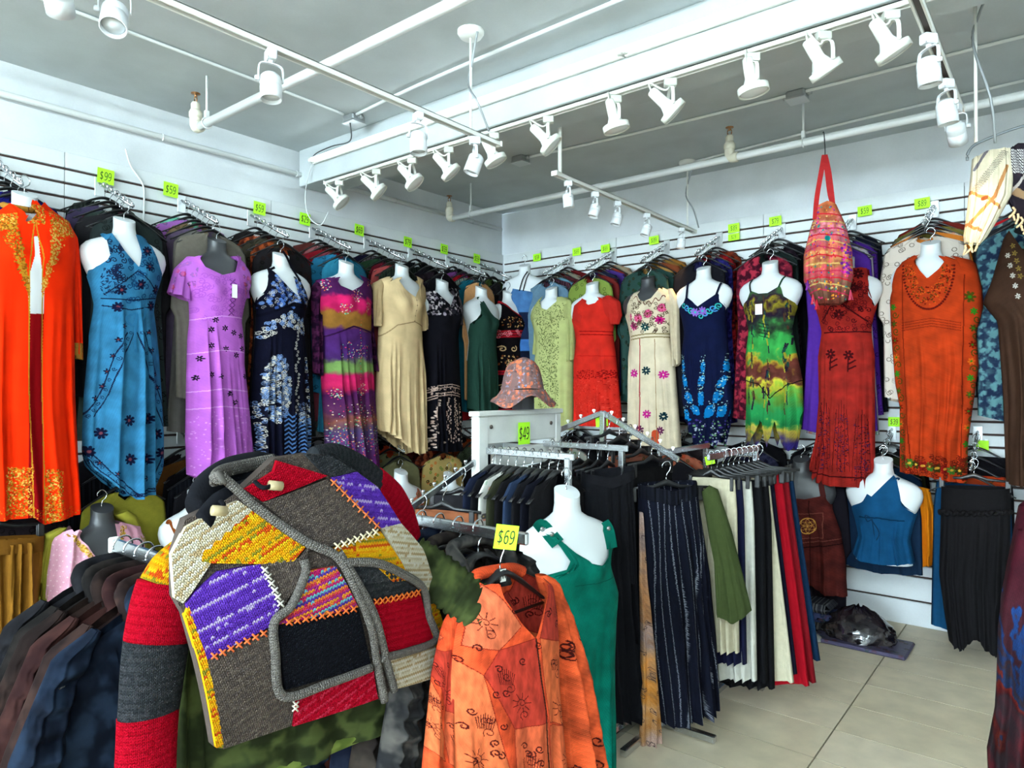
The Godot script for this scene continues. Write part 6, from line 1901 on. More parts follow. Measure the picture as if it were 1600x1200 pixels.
func foreground() -> void:
	var X := Vector3.RIGHT
	var o := thing("near_rack", "double rail chrome rack carrying jackets and the patchwork knit jacket", "rack", Vector3(2.5, 0, 4.08))
	bar(o, "rail", Vector3(0.04, 1.16, 0.30), Vector3(0.47, 1.16, 0.30))
	bar(o, "rail", Vector3(0.0, 1.16, -0.31), Vector3(0.70, 1.16, -0.31))
	bar(o, "cross_bar", Vector3(0.3, 1.13, 0.30), Vector3(0.3, 1.13, -0.31))
	bar(o, "upright", Vector3(0.3, 0.03, 0.28), Vector3(0.3, 1.15, 0.28), 0.026, 0.026)
	bar(o, "upright", Vector3(0.3, 0.03, -0.29), Vector3(0.3, 1.15, -0.29), 0.026, 0.026)
	bar(o, "base_bar", Vector3(0.3, 0.02, 0.42), Vector3(0.3, 0.02, -0.42), 0.03, 0.03)
	bar(o, "base_bar", Vector3(0.0, 0.02, 0.28), Vector3(0.6, 0.02, 0.28), 0.03, 0.03)
	put("rail_end", slab(Vector3(0.035, 1.16, 0.30), Vector3(0.012, 0.034, 0.022), 0.003), white_paint(), o)
	var vc := [[rgb(22, 21, 24), rgb(40, 40, 44), "black velvet jacket at the wall end of the near rack"], [rgb(20, 18, 18), rgb(40, 35, 33), "charcoal ruched velvet jacket on the near rack"], [rgb(27, 19, 18), rgb(52, 38, 34), "dark brown ruched velvet jacket on the near rack"], [rgb(38, 20, 21), rgb(66, 40, 36), "wine brown ruched velvet jacket on the near rack"], [rgb(30, 21, 21), rgb(64, 45, 40), "faded brown ruched velvet jacket on the near rack"], [rgb(12, 17, 28), rgb(32, 44, 62), "dark blue velvet jacket beside the knit jacket sleeve"]]
	for k in 6:
		var at := Vector3(2.58 + k * 0.052, 1.172, 4.38)
		hanger(Transform3D(Basis(Vector3(0, 0, -1), Vector3.UP, X), at), "black hanger of the " + vc[k][2], "black hangers on the floor racks")
		jacket(at, X.rotated(Vector3.UP, 0.06 * sin(k * 2.0)), velvet(vc[k][0], vc[k][1]), vc[k][2])
	# stock on the far rail, behind the orange jacket
	var oc := [[rgb(36, 42, 26), rgb(74, 82, 50), "olive velvet jacket behind the orange jacket"], [rgb(24, 24, 27), rgb(46, 46, 50), "charcoal jacket behind the orange jacket"], [rgb(60, 28, 26), rgb(96, 52, 40), "brick red jacket behind the orange jacket"], [rgb(18, 22, 38), rgb(38, 46, 64), "navy jacket behind the orange jacket"], [rgb(40, 34, 33), rgb(66, 58, 52), "taupe jacket behind the orange jacket"], [rgb(40, 40, 42), rgb(96, 92, 88), "grey patterned jacket just behind the orange jacket"]]
	for k in 6:
		var at := Vector3(2.72 + k * 0.066, 1.172, 3.77)
		hanger(Transform3D(Basis(Vector3(0, 0, -1), Vector3.UP, X), at), "black hanger of the " + oc[k][2], "black hangers on the floor racks")
		jacket(at, X.rotated(Vector3.UP, 0.05 * sin(k * 1.3)), velvet(oc[k][0], oc[k][1]), oc[k][2])
	# --- orange printed jacket
	var fr := frame(Vector3(3.165, 1.0, 3.77), Vector3(1, 0, 0.12), 0.05)
	var d := px(fr, {"L": [762, 918, 745, 940, 724, 985, 714, 1060, 706, 1230], "R": [856, 900, 876, 915, 884, 960, 888, 1060, 900, 1230], "T": [736, 952, 764, 914, 776, 930, 800, 968, 822, 992, 836, 950, 851, 902, 878, 918], "H": [706, 1228, 800, 1240, 900, 1228], "D": 0.08, "fold": 0.008, "nf": 4.0, "fy": -0.1})
	var p := paper(fr, d, [[900, rgb(210, 88, 56)]], 0.0, 0.3, 700.0)
	for q in [[[738, 950, 764, 916, 800, 972, 768, 1010, 728, 1010], rgb(222, 110, 72)], [[851, 903, 892, 925, 892, 1004, 828, 990], rgb(188, 62, 48)], [[768, 1010, 822, 990, 842, 1120, 790, 1130, 748, 1050], rgb(192, 60, 44)], [[828, 990, 892, 1004, 886, 1130, 845, 1120], rgb(226, 108, 62)], [[700, 1020, 748, 1050, 790, 1240, 690, 1240], rgb(228, 112, 66)], [[790, 1130, 842, 1120, 850, 1240, 795, 1240], rgb(218, 98, 60)], [[845, 1125, 900, 1130, 905, 1240, 850, 1240], rgb(224, 104, 62)]]:
		area_fill(p, q[0], q[1])
		line(p, q[0] + [q[0][0], q[0][1]], 0.7, rgb(130, 44, 34))
	line(p, [822, 992, 838, 1100, 846, 1240], 1.4, rgb(60, 40, 34))
	var ink := rgb(74, 26, 26)
	for q in [[778, 1050], [870, 950], [862, 1030], [800, 1090], [868, 1100], [750, 1120], [880, 1180], [815, 1180], [740, 1180], [752, 970]]:
		for j in 9:
			var a: float = TAU * j / 9.0 + q[0]
			if q[0] % 4 < 2:
				line(p, [q[0] + cos(a) * 6, q[1] + sin(a) * 7, q[0] + cos(a) * 14, q[1] + sin(a) * 16], 0.6, ink)
			else:
				line(p, [q[0] - 12 + j * 3, q[1] - 12 + absf(j - 4) * 2, q[0] - 9 + j * 2.2, q[1] + 12], 0.5, ink)
		curl(p, q[0], q[1], 7, 0.6, ink, q[1])
		curl(p, q[0] + 5, q[1] + 18, 8, 0.5, ink, q[0])
	scatter(p, 716, 940, 890, 1220, 34, 6, [ink], 2)
	o = fthing("orange_jacket", "washed orange cotton jacket with dark line drawings below the neon price card", "jacket", fr)
	var om := cloth(p)
	put("body", shell(d), om, o)
	var slv := px(fr, {"L": [862, 905, 876, 960, 892, 1060, 905, 1230], "R": [874, 902, 892, 912, 912, 965, 936, 1050, 968, 1230], "T": [860, 905, 876, 902], "H": [905, 1228, 968, 1228], "D": 0.05, "fold": 0.006, "nf": 2.0, "ruck": 0.002, "nx": 24})
	var ps := paper(fr, slv, [[900, rgb(212, 96, 60)]], 0.0, 0.3, 600.0)
	scatter(ps, 870, 930, 960, 1220, 14, 9, [rgb(70, 28, 28)], 2)
	put("sleeve", shell(slv), cloth(ps), o)
	sleeve(o, fr, {"L": [735, 950, 716, 985, 700, 1060, 684, 1230], "R": [748, 948, 738, 990, 728, 1060, 722, 1230], "T": [735, 950, 748, 945], "H": [684, 1228, 722, 1230]}, om, 0.05)
	var cp := []
	for q in [[764, 916], [772, 905], [790, 902], [815, 900], [838, 898], [851, 903]]:
		var l := loc(fr, q[0], q[1])
		cp.append(Vector3(l.x, l.y, -0.03 + 0.06 * absf(l.x) * 4.0))
	put("collar", tubem(curve(cp, 4), 0.014, 8), om, o)
	var hp := loc(fr, 806, 850)
	var hat_ := Transform3D(Basis(fr.r * 0.78, Vector3.UP, fr.n), fr.o + fr.r * hp.x + Vector3.UP * (hp.y + 0.0))
	var hg := hanger(hat_, "black hanger with white emblem holding the orange jacket", "black hangers on the floor racks")
	var em := put("emblem", slab(Vector3(0, -0.076, 0.0095), Vector3(0.022, 0.028, 0.001), 0.0002), white_paint(), hg)
	put("lettering", text_mesh("JW", 0.016), mat(rgb(25, 25, 28), 0.5), em, Transform3D(Basis.IDENTITY, Vector3(0, -0.076, 0.0105)))
	# --- olive jacket below the knit one
	fr = frame(Vector3(2.955, 1.0, 4.25), Vector3(1, 0, 0.1), 0.03)
	d = px(fr, {"L": [330, 850, 310, 930, 300, 1020, 286, 1220], "R": [600, 790, 650, 880, 700, 1000, 722, 1080], "T": [330, 850, 470, 800, 600, 790], "H": [286, 1215, 400, 1210, 500, 1178, 580, 1140, 722, 1078], "D": 0.05, "fold": 0.007, "nf": 4.0, "fy": 0.0, "ruck": 0.003})
	var ol := velvet(rgb(36, 42, 24), rgb(78, 88, 48))
	o = fthing("olive_jacket", "olive green velvet jacket whose hem and cuff show under the knit jacket", "jacket", fr)
	put("body", shell(d), ol, o)
	var hem_pts := []
	for q in [[372, 1205], [440, 1195], [520, 1160], [600, 1128], [660, 1104], [721, 1076]]:
		var l := loc(fr, q[0], q[1])
		hem_pts.append(Vector3(l.x, l.y, 0.03))
	put("hem_band", tubem(curve(hem_pts, 4), 0.018, 8, 1.0), velvet(rgb(84, 100, 44), rgb(116, 130, 64)), o)
	sleeve(o, fr, {"L": [325, 880, 285, 980, 262, 1080, 258, 1230], "R": [345, 900, 330, 1000, 325, 1100, 330, 1230], "T": [325, 880, 345, 885], "H": [258, 1230, 330, 1230]}, ol, 0.05)
	var sp := []
	for q in [[640, 872, 3.06], [676, 895, 3.1], [716, 925, 3.14], [750, 953, 3.18], [774, 976, 3.2]]:
		sp.append(at_x(q[0], q[1], q[2]) - fr.o)
	var bi := Basis(fr.r, Vector3.UP, fr.n).inverse()
	var spl := []
	for q in sp:
		spl.append(bi * q)
	spl = curve(spl, 18)
	var srad := []
	for k in spl.size():
		srad.append(0.051 + 0.0028 * sin(k * 1.25) + 0.0015 * sin(k * 2.9))
	put("sleeve", tubem(spl, srad, 18, 0.5, Vector3.BACK), ol, o)
	put("cuff", tubem([spl[-3], spl[-1].lerp(spl[-3], -0.4)], [0.054, 0.053], 18, 0.5, Vector3.BACK), velvet(rgb(84, 100, 44), rgb(116, 130, 64)), o)
	# --- the patchwork knit jacket
	fr = frame(Vector3(3.04, 1.0, 4.25), Vector3(1, 0, 0.08), 0.05)
	jc = loc(fr, 490, 900)
	var K := {}
	K["cream"] = knit([rgb(226, 214, 190), rgb(206, 190, 160), rgb(230, 222, 204), rgb(186, 160, 120)], 1)
	K["yellow"] = knit([rgb(240, 176, 20), rgb(236, 150, 18), rgb(246, 190, 30), rgb(214, 80, 24), rgb(240, 170, 20), rgb(150, 140, 40), rgb(236, 160, 24)], 2, 0.22)
	K["red"] = knit([rgb(186, 8, 34), rgb(174, 6, 30), rgb(194, 12, 40)], 3)
	K["hotred"] = knit([rgb(196, 10, 42), rgb(178, 8, 34), rgb(214, 46, 76), rgb(188, 10, 38)], 4, 0.2)
	K["brown"] = knit([rgb(96, 84, 78), rgb(86, 76, 72), rgb(104, 92, 84)], 5, 0.3)
	K["purple"] = knit([rgb(98, 54, 176), rgb(88, 46, 164), rgb(110, 66, 190), rgb(190, 170, 220), rgb(94, 50, 170), rgb(84, 44, 156)], 6, 0.2)
	K["dark"] = knit([rgb(56, 58, 62), rgb(48, 50, 54), rgb(66, 66, 70)], 7, 0.3)
	K["black"] = knit([rgb(22, 23, 30), rgb(27, 28, 36)], 8)
	K["multi"] = knit([rgb(214, 60, 80), rgb(236, 130, 60), rgb(90, 60, 160), rgb(120, 190, 200), rgb(200, 40, 110), rgb(240, 150, 50), rgb(170, 50, 130)], 9, 0.12)
	K["grey"] = knit([rgb(132, 126, 120), rgb(120, 114, 110)], 10, 0.3)
	o = fthing("patchwork_knit_jacket", "chunky patchwork knit jacket of red, purple, yellow, brown and cream squares", "jacket", fr)
	var zf: Callable = jz
	var body := [300, 815, 372, 775, 430, 716, 480, 708, 512, 712, 552, 735, 585, 758, 614, 812, 648, 850, 680, 915, 726, 1030, 722, 1050, 690, 1056, 604, 1073, 588, 1088, 578, 1086, 450, 1128, 345, 1166, 334, 1163, 290, 960, 278, 935, 282, 868]
	put("backing", sheet(grow(fr, body), zf, -0.004, 0.022, 0.02), K["brown"], o)
	var patches := [
		["cream", [343, 797, 373, 782, 393, 797, 317, 872, 276, 870, 298, 826], -0.5, "cream knit patch"],
		["yellow", [391, 797, 464, 847, 443, 871, 399, 877, 317, 880, 320, 862], -0.5, "yellow orange knit patch"],
		["red", [430, 719, 505, 742, 408, 783, 384, 764, 425, 736], -0.4, "red knit patch"],
		["brown", [408, 784, 503, 747, 575, 819, 560, 832, 497, 848, 462, 838], -0.4, "brown knit patch"],
		["dark", [472, 708, 512, 712, 552, 735, 512, 744, 500, 738], -0.4, "dark grey knit patch"],
		["purple", [512, 745, 552, 736, 583, 760, 612, 814, 575, 821], 0.2, "purple knit patch"],
		["cream", [577, 820, 612, 814, 648, 853, 680, 916, 659, 926, 620, 897], 0.25, "cream knit patch"],
		["yellow", [497, 851, 575, 825, 624, 900, 590, 901, 557, 873, 508, 871], 0.1, "yellow orange knit patch"],
		["dark", [519, 871, 560, 873, 642, 917, 553, 930, 534, 897], 0.1, "charcoal knit patch"],
		["red", [553, 931, 646, 921, 682, 1001, 581, 1015], 0.15, "red knit patch"],
		["yellow", [659, 926, 680, 918, 725, 1031, 721, 1049, 690, 1054, 683, 1005], 0.1, "yellow orange knit patch"],
		["cream", [584, 1020, 683, 1008, 690, 1054, 604, 1071], 0.1, "cream knit patch"],
		["brown", [397, 877, 451, 866, 466, 848, 458, 884, 421, 942, 412, 900], -0.3, "brown knit patch"],
		["purple", [291, 944, 304, 925, 339, 892, 397, 877, 419, 940, 404, 970, 317, 1024], -0.35, "purple knit patch"],
		["brown", [316, 1026, 402, 977, 412, 983, 423, 1074, 449, 1083, 447, 1126, 345, 1164], -0.35, "brown knit patch"],
		["yellow", [288, 960, 294, 945, 317, 1026, 346, 1162, 334, 1162, 306, 1030], -0.35, "yellow orange knit patch"],
		["multi", [460, 884, 501, 877, 534, 938, 417, 966, 441, 940], -0.25, "multicoloured striped knit patch"],
		["black", [415, 968, 534, 940, 564, 1028, 432, 1068], -0.3, "black knit patch"],
		["hotred", [447, 1083, 570, 1040, 579, 1084, 450, 1127], -0.35, "crimson knit patch"],
		["cream", [276, 870, 317, 872, 330, 880, 300, 925, 286, 942, 276, 935], -0.7, "tan knit patch"]]
	for q in patches:
		var m := put("knit_patch", sheet(grow(fr, q[1]), zf, 0.004, 0.012, 0.012, q[2]), K[q[0]], o)
		m.set_meta("label", q[3])
	for q in [[347, 743, 373, 767, 399, 793, 460, 840, 503, 862, 525, 905, 555, 966, 573, 1027, 588, 1087], [506, 856, 530, 900, 562, 955, 590, 1027, 604, 1072], [456, 868, 456, 888, 434, 936, 410, 962, 412, 1009, 428, 1077, 500, 1056, 564, 1034], [512, 871, 560, 871, 608, 890, 651, 916, 668, 960, 683, 999, 630, 1012, 579, 1020]]:
		var st := ns()
		tube(st, curve(jp(fr, q, 0.007), 6), 0.0082, 10, 0.8, Vector3.BACK)
		put("edging", done(st), K["grey"], o)
	# cross stitches
	for q in [[319, 1020, 400, 976, 7, rgb(240, 130, 80)], [424, 962, 530, 938, 9, rgb(240, 130, 70)], [556, 930, 644, 920, 9, rgb(236, 130, 60)], [399, 880, 420, 938, 6, rgb(236, 230, 220)], [448, 1086, 448, 1100, 2, rgb(236, 226, 210)], [500, 848, 570, 824, 7, rgb(240, 225, 190)], [508, 748, 572, 820, 9, rgb(220, 130, 80)]]:
		var st := ns()
		for k in q[4]:
			var t: float = (k + 0.5) / q[4]
			var u: float = lerpf(q[0], q[2], t)
			var v: float = lerpf(q[1], q[3], t)
			for s in [1.0, -1.0]:
				tube(st, jp(fr, [u - 4.5, v - 4.5 * s, u + 4.5, v + 4.5 * s], 0.009), 0.0016, 5)
		put("cross_stitches", done(st), fabric(q[5]), o)
	# sleeves: near one hangs down, far one falls behind the shoulder
	var seg := func(called: String, m: Material, pts: Array, r: Array) -> void:
		var l := []
		for q in pts:
			l.append(bi2(fr) * (at_x(q[0], q[1], q[2]) - fr.o))
		var cu := curve(l, 7)
		var rr := []
		for k in cu.size():
			var f := float(k) / (cu.size() - 1) * (r.size() - 1)
			var i := mini(int(f), r.size() - 2)
			rr.append(lerpf(r[i], r[i + 1], f - i))
		var st := ns()
		tube(st, cu, rr, 20, 0.62, Vector3.BACK)
		put(called, done(st), m, o)
	seg.call("sleeve_yoke", K["yellow"], [[326, 856, 2.99], [300, 872, 3.0], [280, 894, 3.0], [267, 918, 3.0]], [0.03, 0.044, 0.05, 0.052])
	seg.call("sleeve", K["red"], [[270, 910, 3.0], [262, 940, 3.0], [254, 975, 3.0], [248, 1000, 3.0]], [0.055, 0.056, 0.055, 0.053])
	seg.call("sleeve", K["dark"], [[248, 995, 3.0], [242, 1040, 3.0], [238, 1080, 3.0], [234, 1118, 3.0]], [0.052, 0.05, 0.048, 0.046])
	seg.call("sleeve_cuff", K["red"], [[234, 1112, 3.0], [232, 1150, 3.0], [230, 1200, 3.0], [230, 1240, 3.0]], [0.047, 0.046, 0.046, 0.046])
	seg.call("sleeve", K["dark"], [[488, 722, 2.99], [520, 722, 2.96], [556, 742, 2.93], [582, 764, 2.92]], [0.03, 0.04, 0.046, 0.048])
	seg.call("sleeve", K["red"], [[578, 758, 2.92], [604, 782, 2.92], [624, 812, 2.92], [640, 845, 2.92]], [0.048, 0.05, 0.045, 0.034])
	# hood and drawstring
	var lin := fabric(rgb(30, 31, 38))
	seg.call("hood", lin, [[312, 800, 3.03], [330, 772, 3.0], [362, 752, 2.98], [404, 742, 2.97], [438, 738, 2.97]], [0.03, 0.04, 0.045, 0.045, 0.03])
	seg.call("hood", lin, [[318, 815, 3.06], [345, 790, 3.05], [378, 772, 3.04], [412, 757, 3.02]], [0.018, 0.024, 0.024, 0.018])
	seg.call("hood_edge", K["grey"], [[348, 745, 3.08], [336, 748, 3.06], [350, 736, 3.03], [392, 726, 3.0], [428, 718, 3.0]], [0.013, 0.013, 0.012, 0.012, 0.011])
	for q in [[[398, 752, 3.08], [412, 762, 3.1], [430, 757, 3.1]], [[345, 782, 3.09], [350, 790, 3.1], [342, 796, 3.1]]]:
		seg.call("drawstring", lin, q, [0.004, 0.004, 0.004])
		var e: Vector3 = bi2(fr) * (at_x(q[2][0], q[2][1], q[2][2]) - fr.o)
		put("toggle", tubem([e + Vector3(-0.01, 0, 0), e + Vector3(0.012, -0.004, 0)], 0.0085, 10), mat(rgb(150, 134, 100), 0.6), o)
	# --- blurred velvet jacket at the picture's right edge
	fr = frame(Vector3(4.18, 1.0, 3.65), Vector3(0.1, 0, 1))
	d = px(fr, {"L": [1590, 790, 1578, 850, 1562, 930, 1558, 1010, 1552, 1100, 1546, 1160, 1550, 1240], "R": [1760, 790, 1800, 900, 1800, 1240], "T": [1590, 790, 1650, 760, 1760, 790], "H": [1550, 1235, 1800, 1235], "D": 0.08, "fold": 0.008, "nf": 4.0, "fy": 0.3, "ruck": 0.003})
	p = paper(fr, d, [[790, rgb(66, 24, 36), 1600], [950, rgb(60, 31, 38), 1600], [962, rgb(28, 54, 93), 1600], [990, rgb(33, 50, 83), 1600], [1010, rgb(60, 37, 37), 1600], [1040, rgb(37, 43, 60), 1600], [1065, rgb(31, 47, 79), 1600], [1075, rgb(97, 40, 31), 1600], [1110, rgb(60, 18, 21), 1600], [1140, rgb(43, 36, 40), 1600], [1240, rgb(66, 28, 33), 1600]], 0.22, 0.35)
	o = fthing("tie_dye_velvet_jacket", "wine red and blue tie-dye velvet jacket at the aisle edge", "jacket", fr)
	put("body", shell(d), cloth(p, 0.8), o)
	sleeve(o, fr, {"L": [1586, 820, 1566, 900, 1556, 960, 1552, 1080, 1538, 1150, 1540, 1190], "R": [1620, 830, 1620, 960, 1616, 1080, 1612, 1150, 1612, 1200], "T": [1586, 820, 1620, 820], "H": [1540, 1186, 1612, 1200]}, cloth(p, 0.8), 0.07, 0.04)
	var rk := thing("aisle_rack", "chrome rail standing at the aisle edge behind the tie-dye jacket", "rack", Vector3(4.3, 0, 3.6))
	bar(rk, "rail", Vector3(0, 1.32, 0.1), Vector3(0, 1.32, -0.1))
	bar(rk, "upright", Vector3(0.16, 0.03, 0), Vector3(0.16, 1.32, 0), 0.026, 0.026)
	bar(rk, "arm", Vector3(0, 1.32, 0), Vector3(0.16, 1.32, 0), 0.02, 0.02)
	bar(rk, "base_bar", Vector3(0.16, 0.02, 0.3), Vector3(0.16, 0.02, -0.3), 0.03, 0.03)
func bi2(fr: Dictionary) -> Basis:
	return Basis(fr.r, Vector3.UP, fr.n).inverse()

# ---------------------------------------------------------------- signs, hat, bag, scarf, floor parcels
func text_mesh(t: String, h: float) -> TextMesh:
	var m := TextMesh.new()
	var f := SystemFont.new()
	f.font_names = PackedStringArray(["Droid Sans"])
	m.font = f
	m.text = t
	m.font_size = 32
	m.pixel_size = h / 24.0
	m.depth = 0.0006
	m.curve_step = 4.0
	return m
func card(at: Vector3, n: Vector3, w: float, h: float, t: String, label: String, roll := 0.0, holder := true) -> void:
	var fr := frame(at, n)
	var o := thing("price_card", label, "sign", at, Basis(fr.r, Vector3.UP, fr.n) * Basis(Vector3.BACK, roll), "neon price cards")
	var st := ns()
	cbox(st, Vector3.ZERO, Vector3(w, h, 0.0015), 0.0003)
	put("paper", done(st), mat(rgb(176, 248, 34), 0.7), o)
	if t != "":
		var ln := t.split("\n")
		for k in ln.size():
			put("lettering", text_mesh(ln[k], h * (0.46 if ln.size() == 1 else 0.36)), mat(rgb(24, 34, 20), 0.7), o, Transform3D(Basis(Vector3(0.72, 0, 0), Vector3(0.06, 1.25, 0), Vector3.BACK), Vector3(0, h * 0.24 * (ln.size() - 1) - k * h * 0.48 - h * 0.02, 0.0012)))
	if holder:
		put("clip_tab", slab(Vector3(w * 0.32, h * 0.53, -0.003), Vector3(0.016, 0.02, 0.004), 0.001), mat(rgb(230, 236, 236), 0.2), o)
func small_things() -> void:
	var X := Vector3.RIGHT
	var Z := Vector3.BACK
	for q in [[164, 275, "$99", "blue wrap dress"], [266, 296, "$59", "lilac dress"], [405, 325, "$59", "navy halter dress"], [476, 342, "$29", "purple tie-dye dress"], [561, 359, "$69", "beige dress"], [637, 378, "$79", "black and white dress"], [694, 389, "$59", "dark green dress"], [745, 404, "$59", "black and red paisley dress"]]:
		card(at_x(q[0], q[1], 0.03), X, 0.085, 0.082, q[2], "neon green price card above the " + q[3], -0.04)
	for q in [[839, 402, "$59", "denim patch dress"], [901, 393, "$69", "sage green dress"], [946, 388, "$69", "red puff sleeve dress"], [1022, 375, "$89", "cream embroidered dress"], [1147, 356, "$89", "navy strap dress"], [1212, 345, "$79", "green tie-dye dress"], [1352, 329, "$59", "brick red wrap dress"], [1442, 317, "$89", "rust orange kaftan"]]:
		card(at_z(q[0], q[1], 0.03), Z, 0.085, 0.066, q[2], "neon green price card above the " + q[3], 0.03)
	card(at_z(1147, 370, 0.03), Z, 0.085, 0.05, "$29", "small lower neon green card above the navy strap dress", 0.03)
	card(at_z(1397, 659, 0.04), Z, 0.07, 0.06, "$39", "neon green price card low on the wall between wrap dress and kaftan", 0.0)
	card(at_z(1535, 696, 0.04), Z, 0.06, 0.06, "", "blank yellow green card low on the wall under the rust kaftan", 0.0)
	card(at_x(819, 677, 2.235), X, 0.085, 0.1, "$49", "neon green price card on the white board rack", 0.0, false)
	card(at_x(791, 839, 3.22), Vector3(0.8, 0, 0.6), 0.05, 0.052, "$69", "neon green price card at the rail end by the orange jacket", -0.15, false)
	card(at_z(1109, 719, 1.9), Vector3(0.7, 0, 0.7), 0.045, 0.04, "", "blank neon green card on the straight rail rack", 0.2, false)
	card(at_z(940, 657, 2.15), Vector3(0.7, 0, 0.7), 0.06, 0.06, "", "blank neon green card behind the peak of the chrome rack", 0.1, false)
	# --- bucket hat on the white board
	var hc := Vector3(2.215, 1.405, 2.53)
	var o := thing("bucket_hat", "brown bucket hat with orange and blue print on the white board", "hat", hc, Basis(Vector3.UP, 0.6))
	var im := Image.create(256, 256, false, Image.FORMAT_RGB8)
	im.fill(rgb(98, 70, 68))
	for k in 260:
		var c: Color = [rgb(214, 104, 52), rgb(110, 128, 160), rgb(70, 48, 50), rgb(112, 84, 80), rgb(170, 176, 184), rgb(196, 90, 44)][k % 6]
		var q := Vector2(rng.randf() * 256, rng.randf() * 256)
		for j in 4:
			disc(im, q + Vector2(rng.randf_range(-4, 4), rng.randf_range(-4, 4)), [6.0, 4.0, 6.0, 5.0, 1.5, 5.0][k % 6] * rng.randf_range(0.5, 1.0), c)
	var hm := StandardMaterial3D.new()
	hm.albedo_texture = ImageTexture.create_from_image(im)
	hm.uv1_triplanar = true
	hm.uv1_scale = Vector3.ONE * 4.0
	hm.roughness = 0.85
	var P := []
	for q in [[0.0, 0.232], [0.03, 0.23], [0.058, 0.218], [0.075, 0.196], [0.086, 0.16], [0.094, 0.12], [0.1, 0.09]]:
		var row := PackedVector3Array()
		for k in 41:
			var a := TAU * k / 40
			row.append(Vector3(sin(a) * q[0] * (1 + 0.03 * sin(3 * a)), q[1] + 0.006 * sin(2 * a + 1), cos(a) * q[0]))
		P.append(row)
	var st := ns()
	grid(st, P, [], true)
	put("crown", done(st), hm, o)
	P = []
	for q in [[0.1, 0.09, 0.0], [0.112, 0.072, 0.2], [0.128, 0.052, 0.6], [0.15, 0.034, 1.0], [0.149, 0.031, 1.0], [0.127, 0.048, 0.6], [0.099, 0.085, 0.0]]:
		var row := PackedVector3Array()
		for k in 61:
			var a := TAU * k / 60
			row.append(Vector3(sin(a) * q[0], q[1] + q[2] * (0.02 * sin(3 * a + 0.5) + 0.012 * sin(5 * a)), cos(a) * q[0]))
		P.append(row)
	st = ns()
	grid(st, P, [], true)
	put("brim", done(st), hm, o)
	put("head_stand", lathem([[0.0, 0.2], [0.05, 0.195], [0.06, 0.15], [0.05, 0.06], [0.05, 0.0], [0.0, 0.0]]), mat(rgb(60, 60, 64), 0.6), o)
	# --- patchwork bag hung from the sprinkler pipe
	var fr := frame(at_z(1294, 400, 0.93), Vector3(0.3, 0, 1))
	var d := px(fr, {"L": [1278, 322, 1266, 360, 1256, 400, 1256, 440, 1272, 474], "R": [1308, 320, 1322, 350, 1332, 390, 1334, 430, 1324, 470], "T": [1278, 322, 1293, 316, 1308, 320], "H": [1270, 470, 1280, 476, 1312, 476, 1326, 468], "D": 0.09, "fold": 0.006, "nf": 4.0, "fy": 0.3, "ruck": 0.002})
	var p := paper(fr, d, [[320, rgb(206, 120, 80), 1294], [345, rgb(190, 110, 90), 1294], [365, rgb(214, 130, 150), 1294], [385, rgb(206, 100, 96), 1294], [410, rgb(196, 140, 90), 1294], [430, rgb(206, 84, 100), 1294], [446, rgb(140, 110, 90), 1294], [476, rgb(110, 60, 50), 1294]], 0.15, 0.3, 700.0)
	for k in 12:
		line(p, [1260, 340 + k * 11, 1278, 336 + k * 11 + 3 * sin(k), 1310, 338 + k * 11, 1332, 342 + k * 11], 1.1, [rgb(206, 50, 64), rgb(214, 180, 110), rgb(190, 60, 90)][k % 3])
	scatter(p, 1258, 325, 1332, 470, 260, 1.3, [rgb(220, 190, 130), rgb(226, 70, 130), rgb(200, 60, 50), rgb(120, 60, 140), rgb(240, 160, 60), rgb(60, 150, 140)])
	dot(p, 1293, 376, 4, rgb(30, 140, 140))
	scatter(p, 1314, 385, 1333, 430, 50, 1.8, [rgb(214, 60, 160), rgb(120, 50, 150)])
	o = fthing("patchwork_bag", "pink patchwork shoulder bag hanging by red straps from the pipe", "bag", fr)
	put("body", shell(d), cloth(p, 0.8), o)
	var red := fabric(rgb(206, 64, 66))
	for q in [[1289, 242, 1284, 270, 1277, 310, 1274, 345], [1289, 242, 1293, 270, 1298, 305, 1306, 335], [1290, 242, 1296, 275, 1302, 320]]:
		var pts := []
		for i in range(0, q.size(), 2):
			var l := loc(fr, q[i], q[i + 1])
			pts.append(Vector3(l.x, l.y, 0.01 + 0.015 * (i % 4)))
		st = ns()
		strap(st, curve(pts, 5), Vector3.RIGHT, 0.026, 0.003)
		put("strap", done(st), red, o)
	for q in [[1262, 440, rgb(150, 70, 170)], [1270, 462, rgb(226, 84, 110)], [1328, 455, rgb(224, 90, 120)], [1276, 470, rgb(210, 60, 80)]]:
		var l := loc(fr, q[0], q[1])
		st = ns()
		for k in 9:
			tube(st, curve([Vector3(l.x, l.y, 0.06), Vector3(l.x + 0.004 * sin(k * 2.0), l.y - 0.02, 0.06 + 0.006 * cos(k * 2.0)), Vector3(l.x + 0.012 * sin(k * 2.0), l.y - 0.055, 0.06 + 0.012 * cos(k * 2.0))], 3), 0.0028, 5)
		put("tassel", done(st), fabric(q[2]), o)
	var hl := loc(fr, 1290, 232)
	put("hook", tubem(curve([Vector3(hl.x, hl.y - 0.04, 0.01), Vector3(hl.x, hl.y, 0.01), Vector3(hl.x - 0.005, 2.9 - fr.o.y + 0.02, 0.01), Vector3(hl.x - 0.01, 2.9 - fr.o.y + 0.028, -0.01)], 4), 0.003, 6), mat(rgb(60, 62, 64), 0.4, 0.7), o)
	# --- scarf on a hook near the aisle
	fr = frame(EYE + ray(1550, 300) * 3.0, Vector3(0.25, 0, 1))
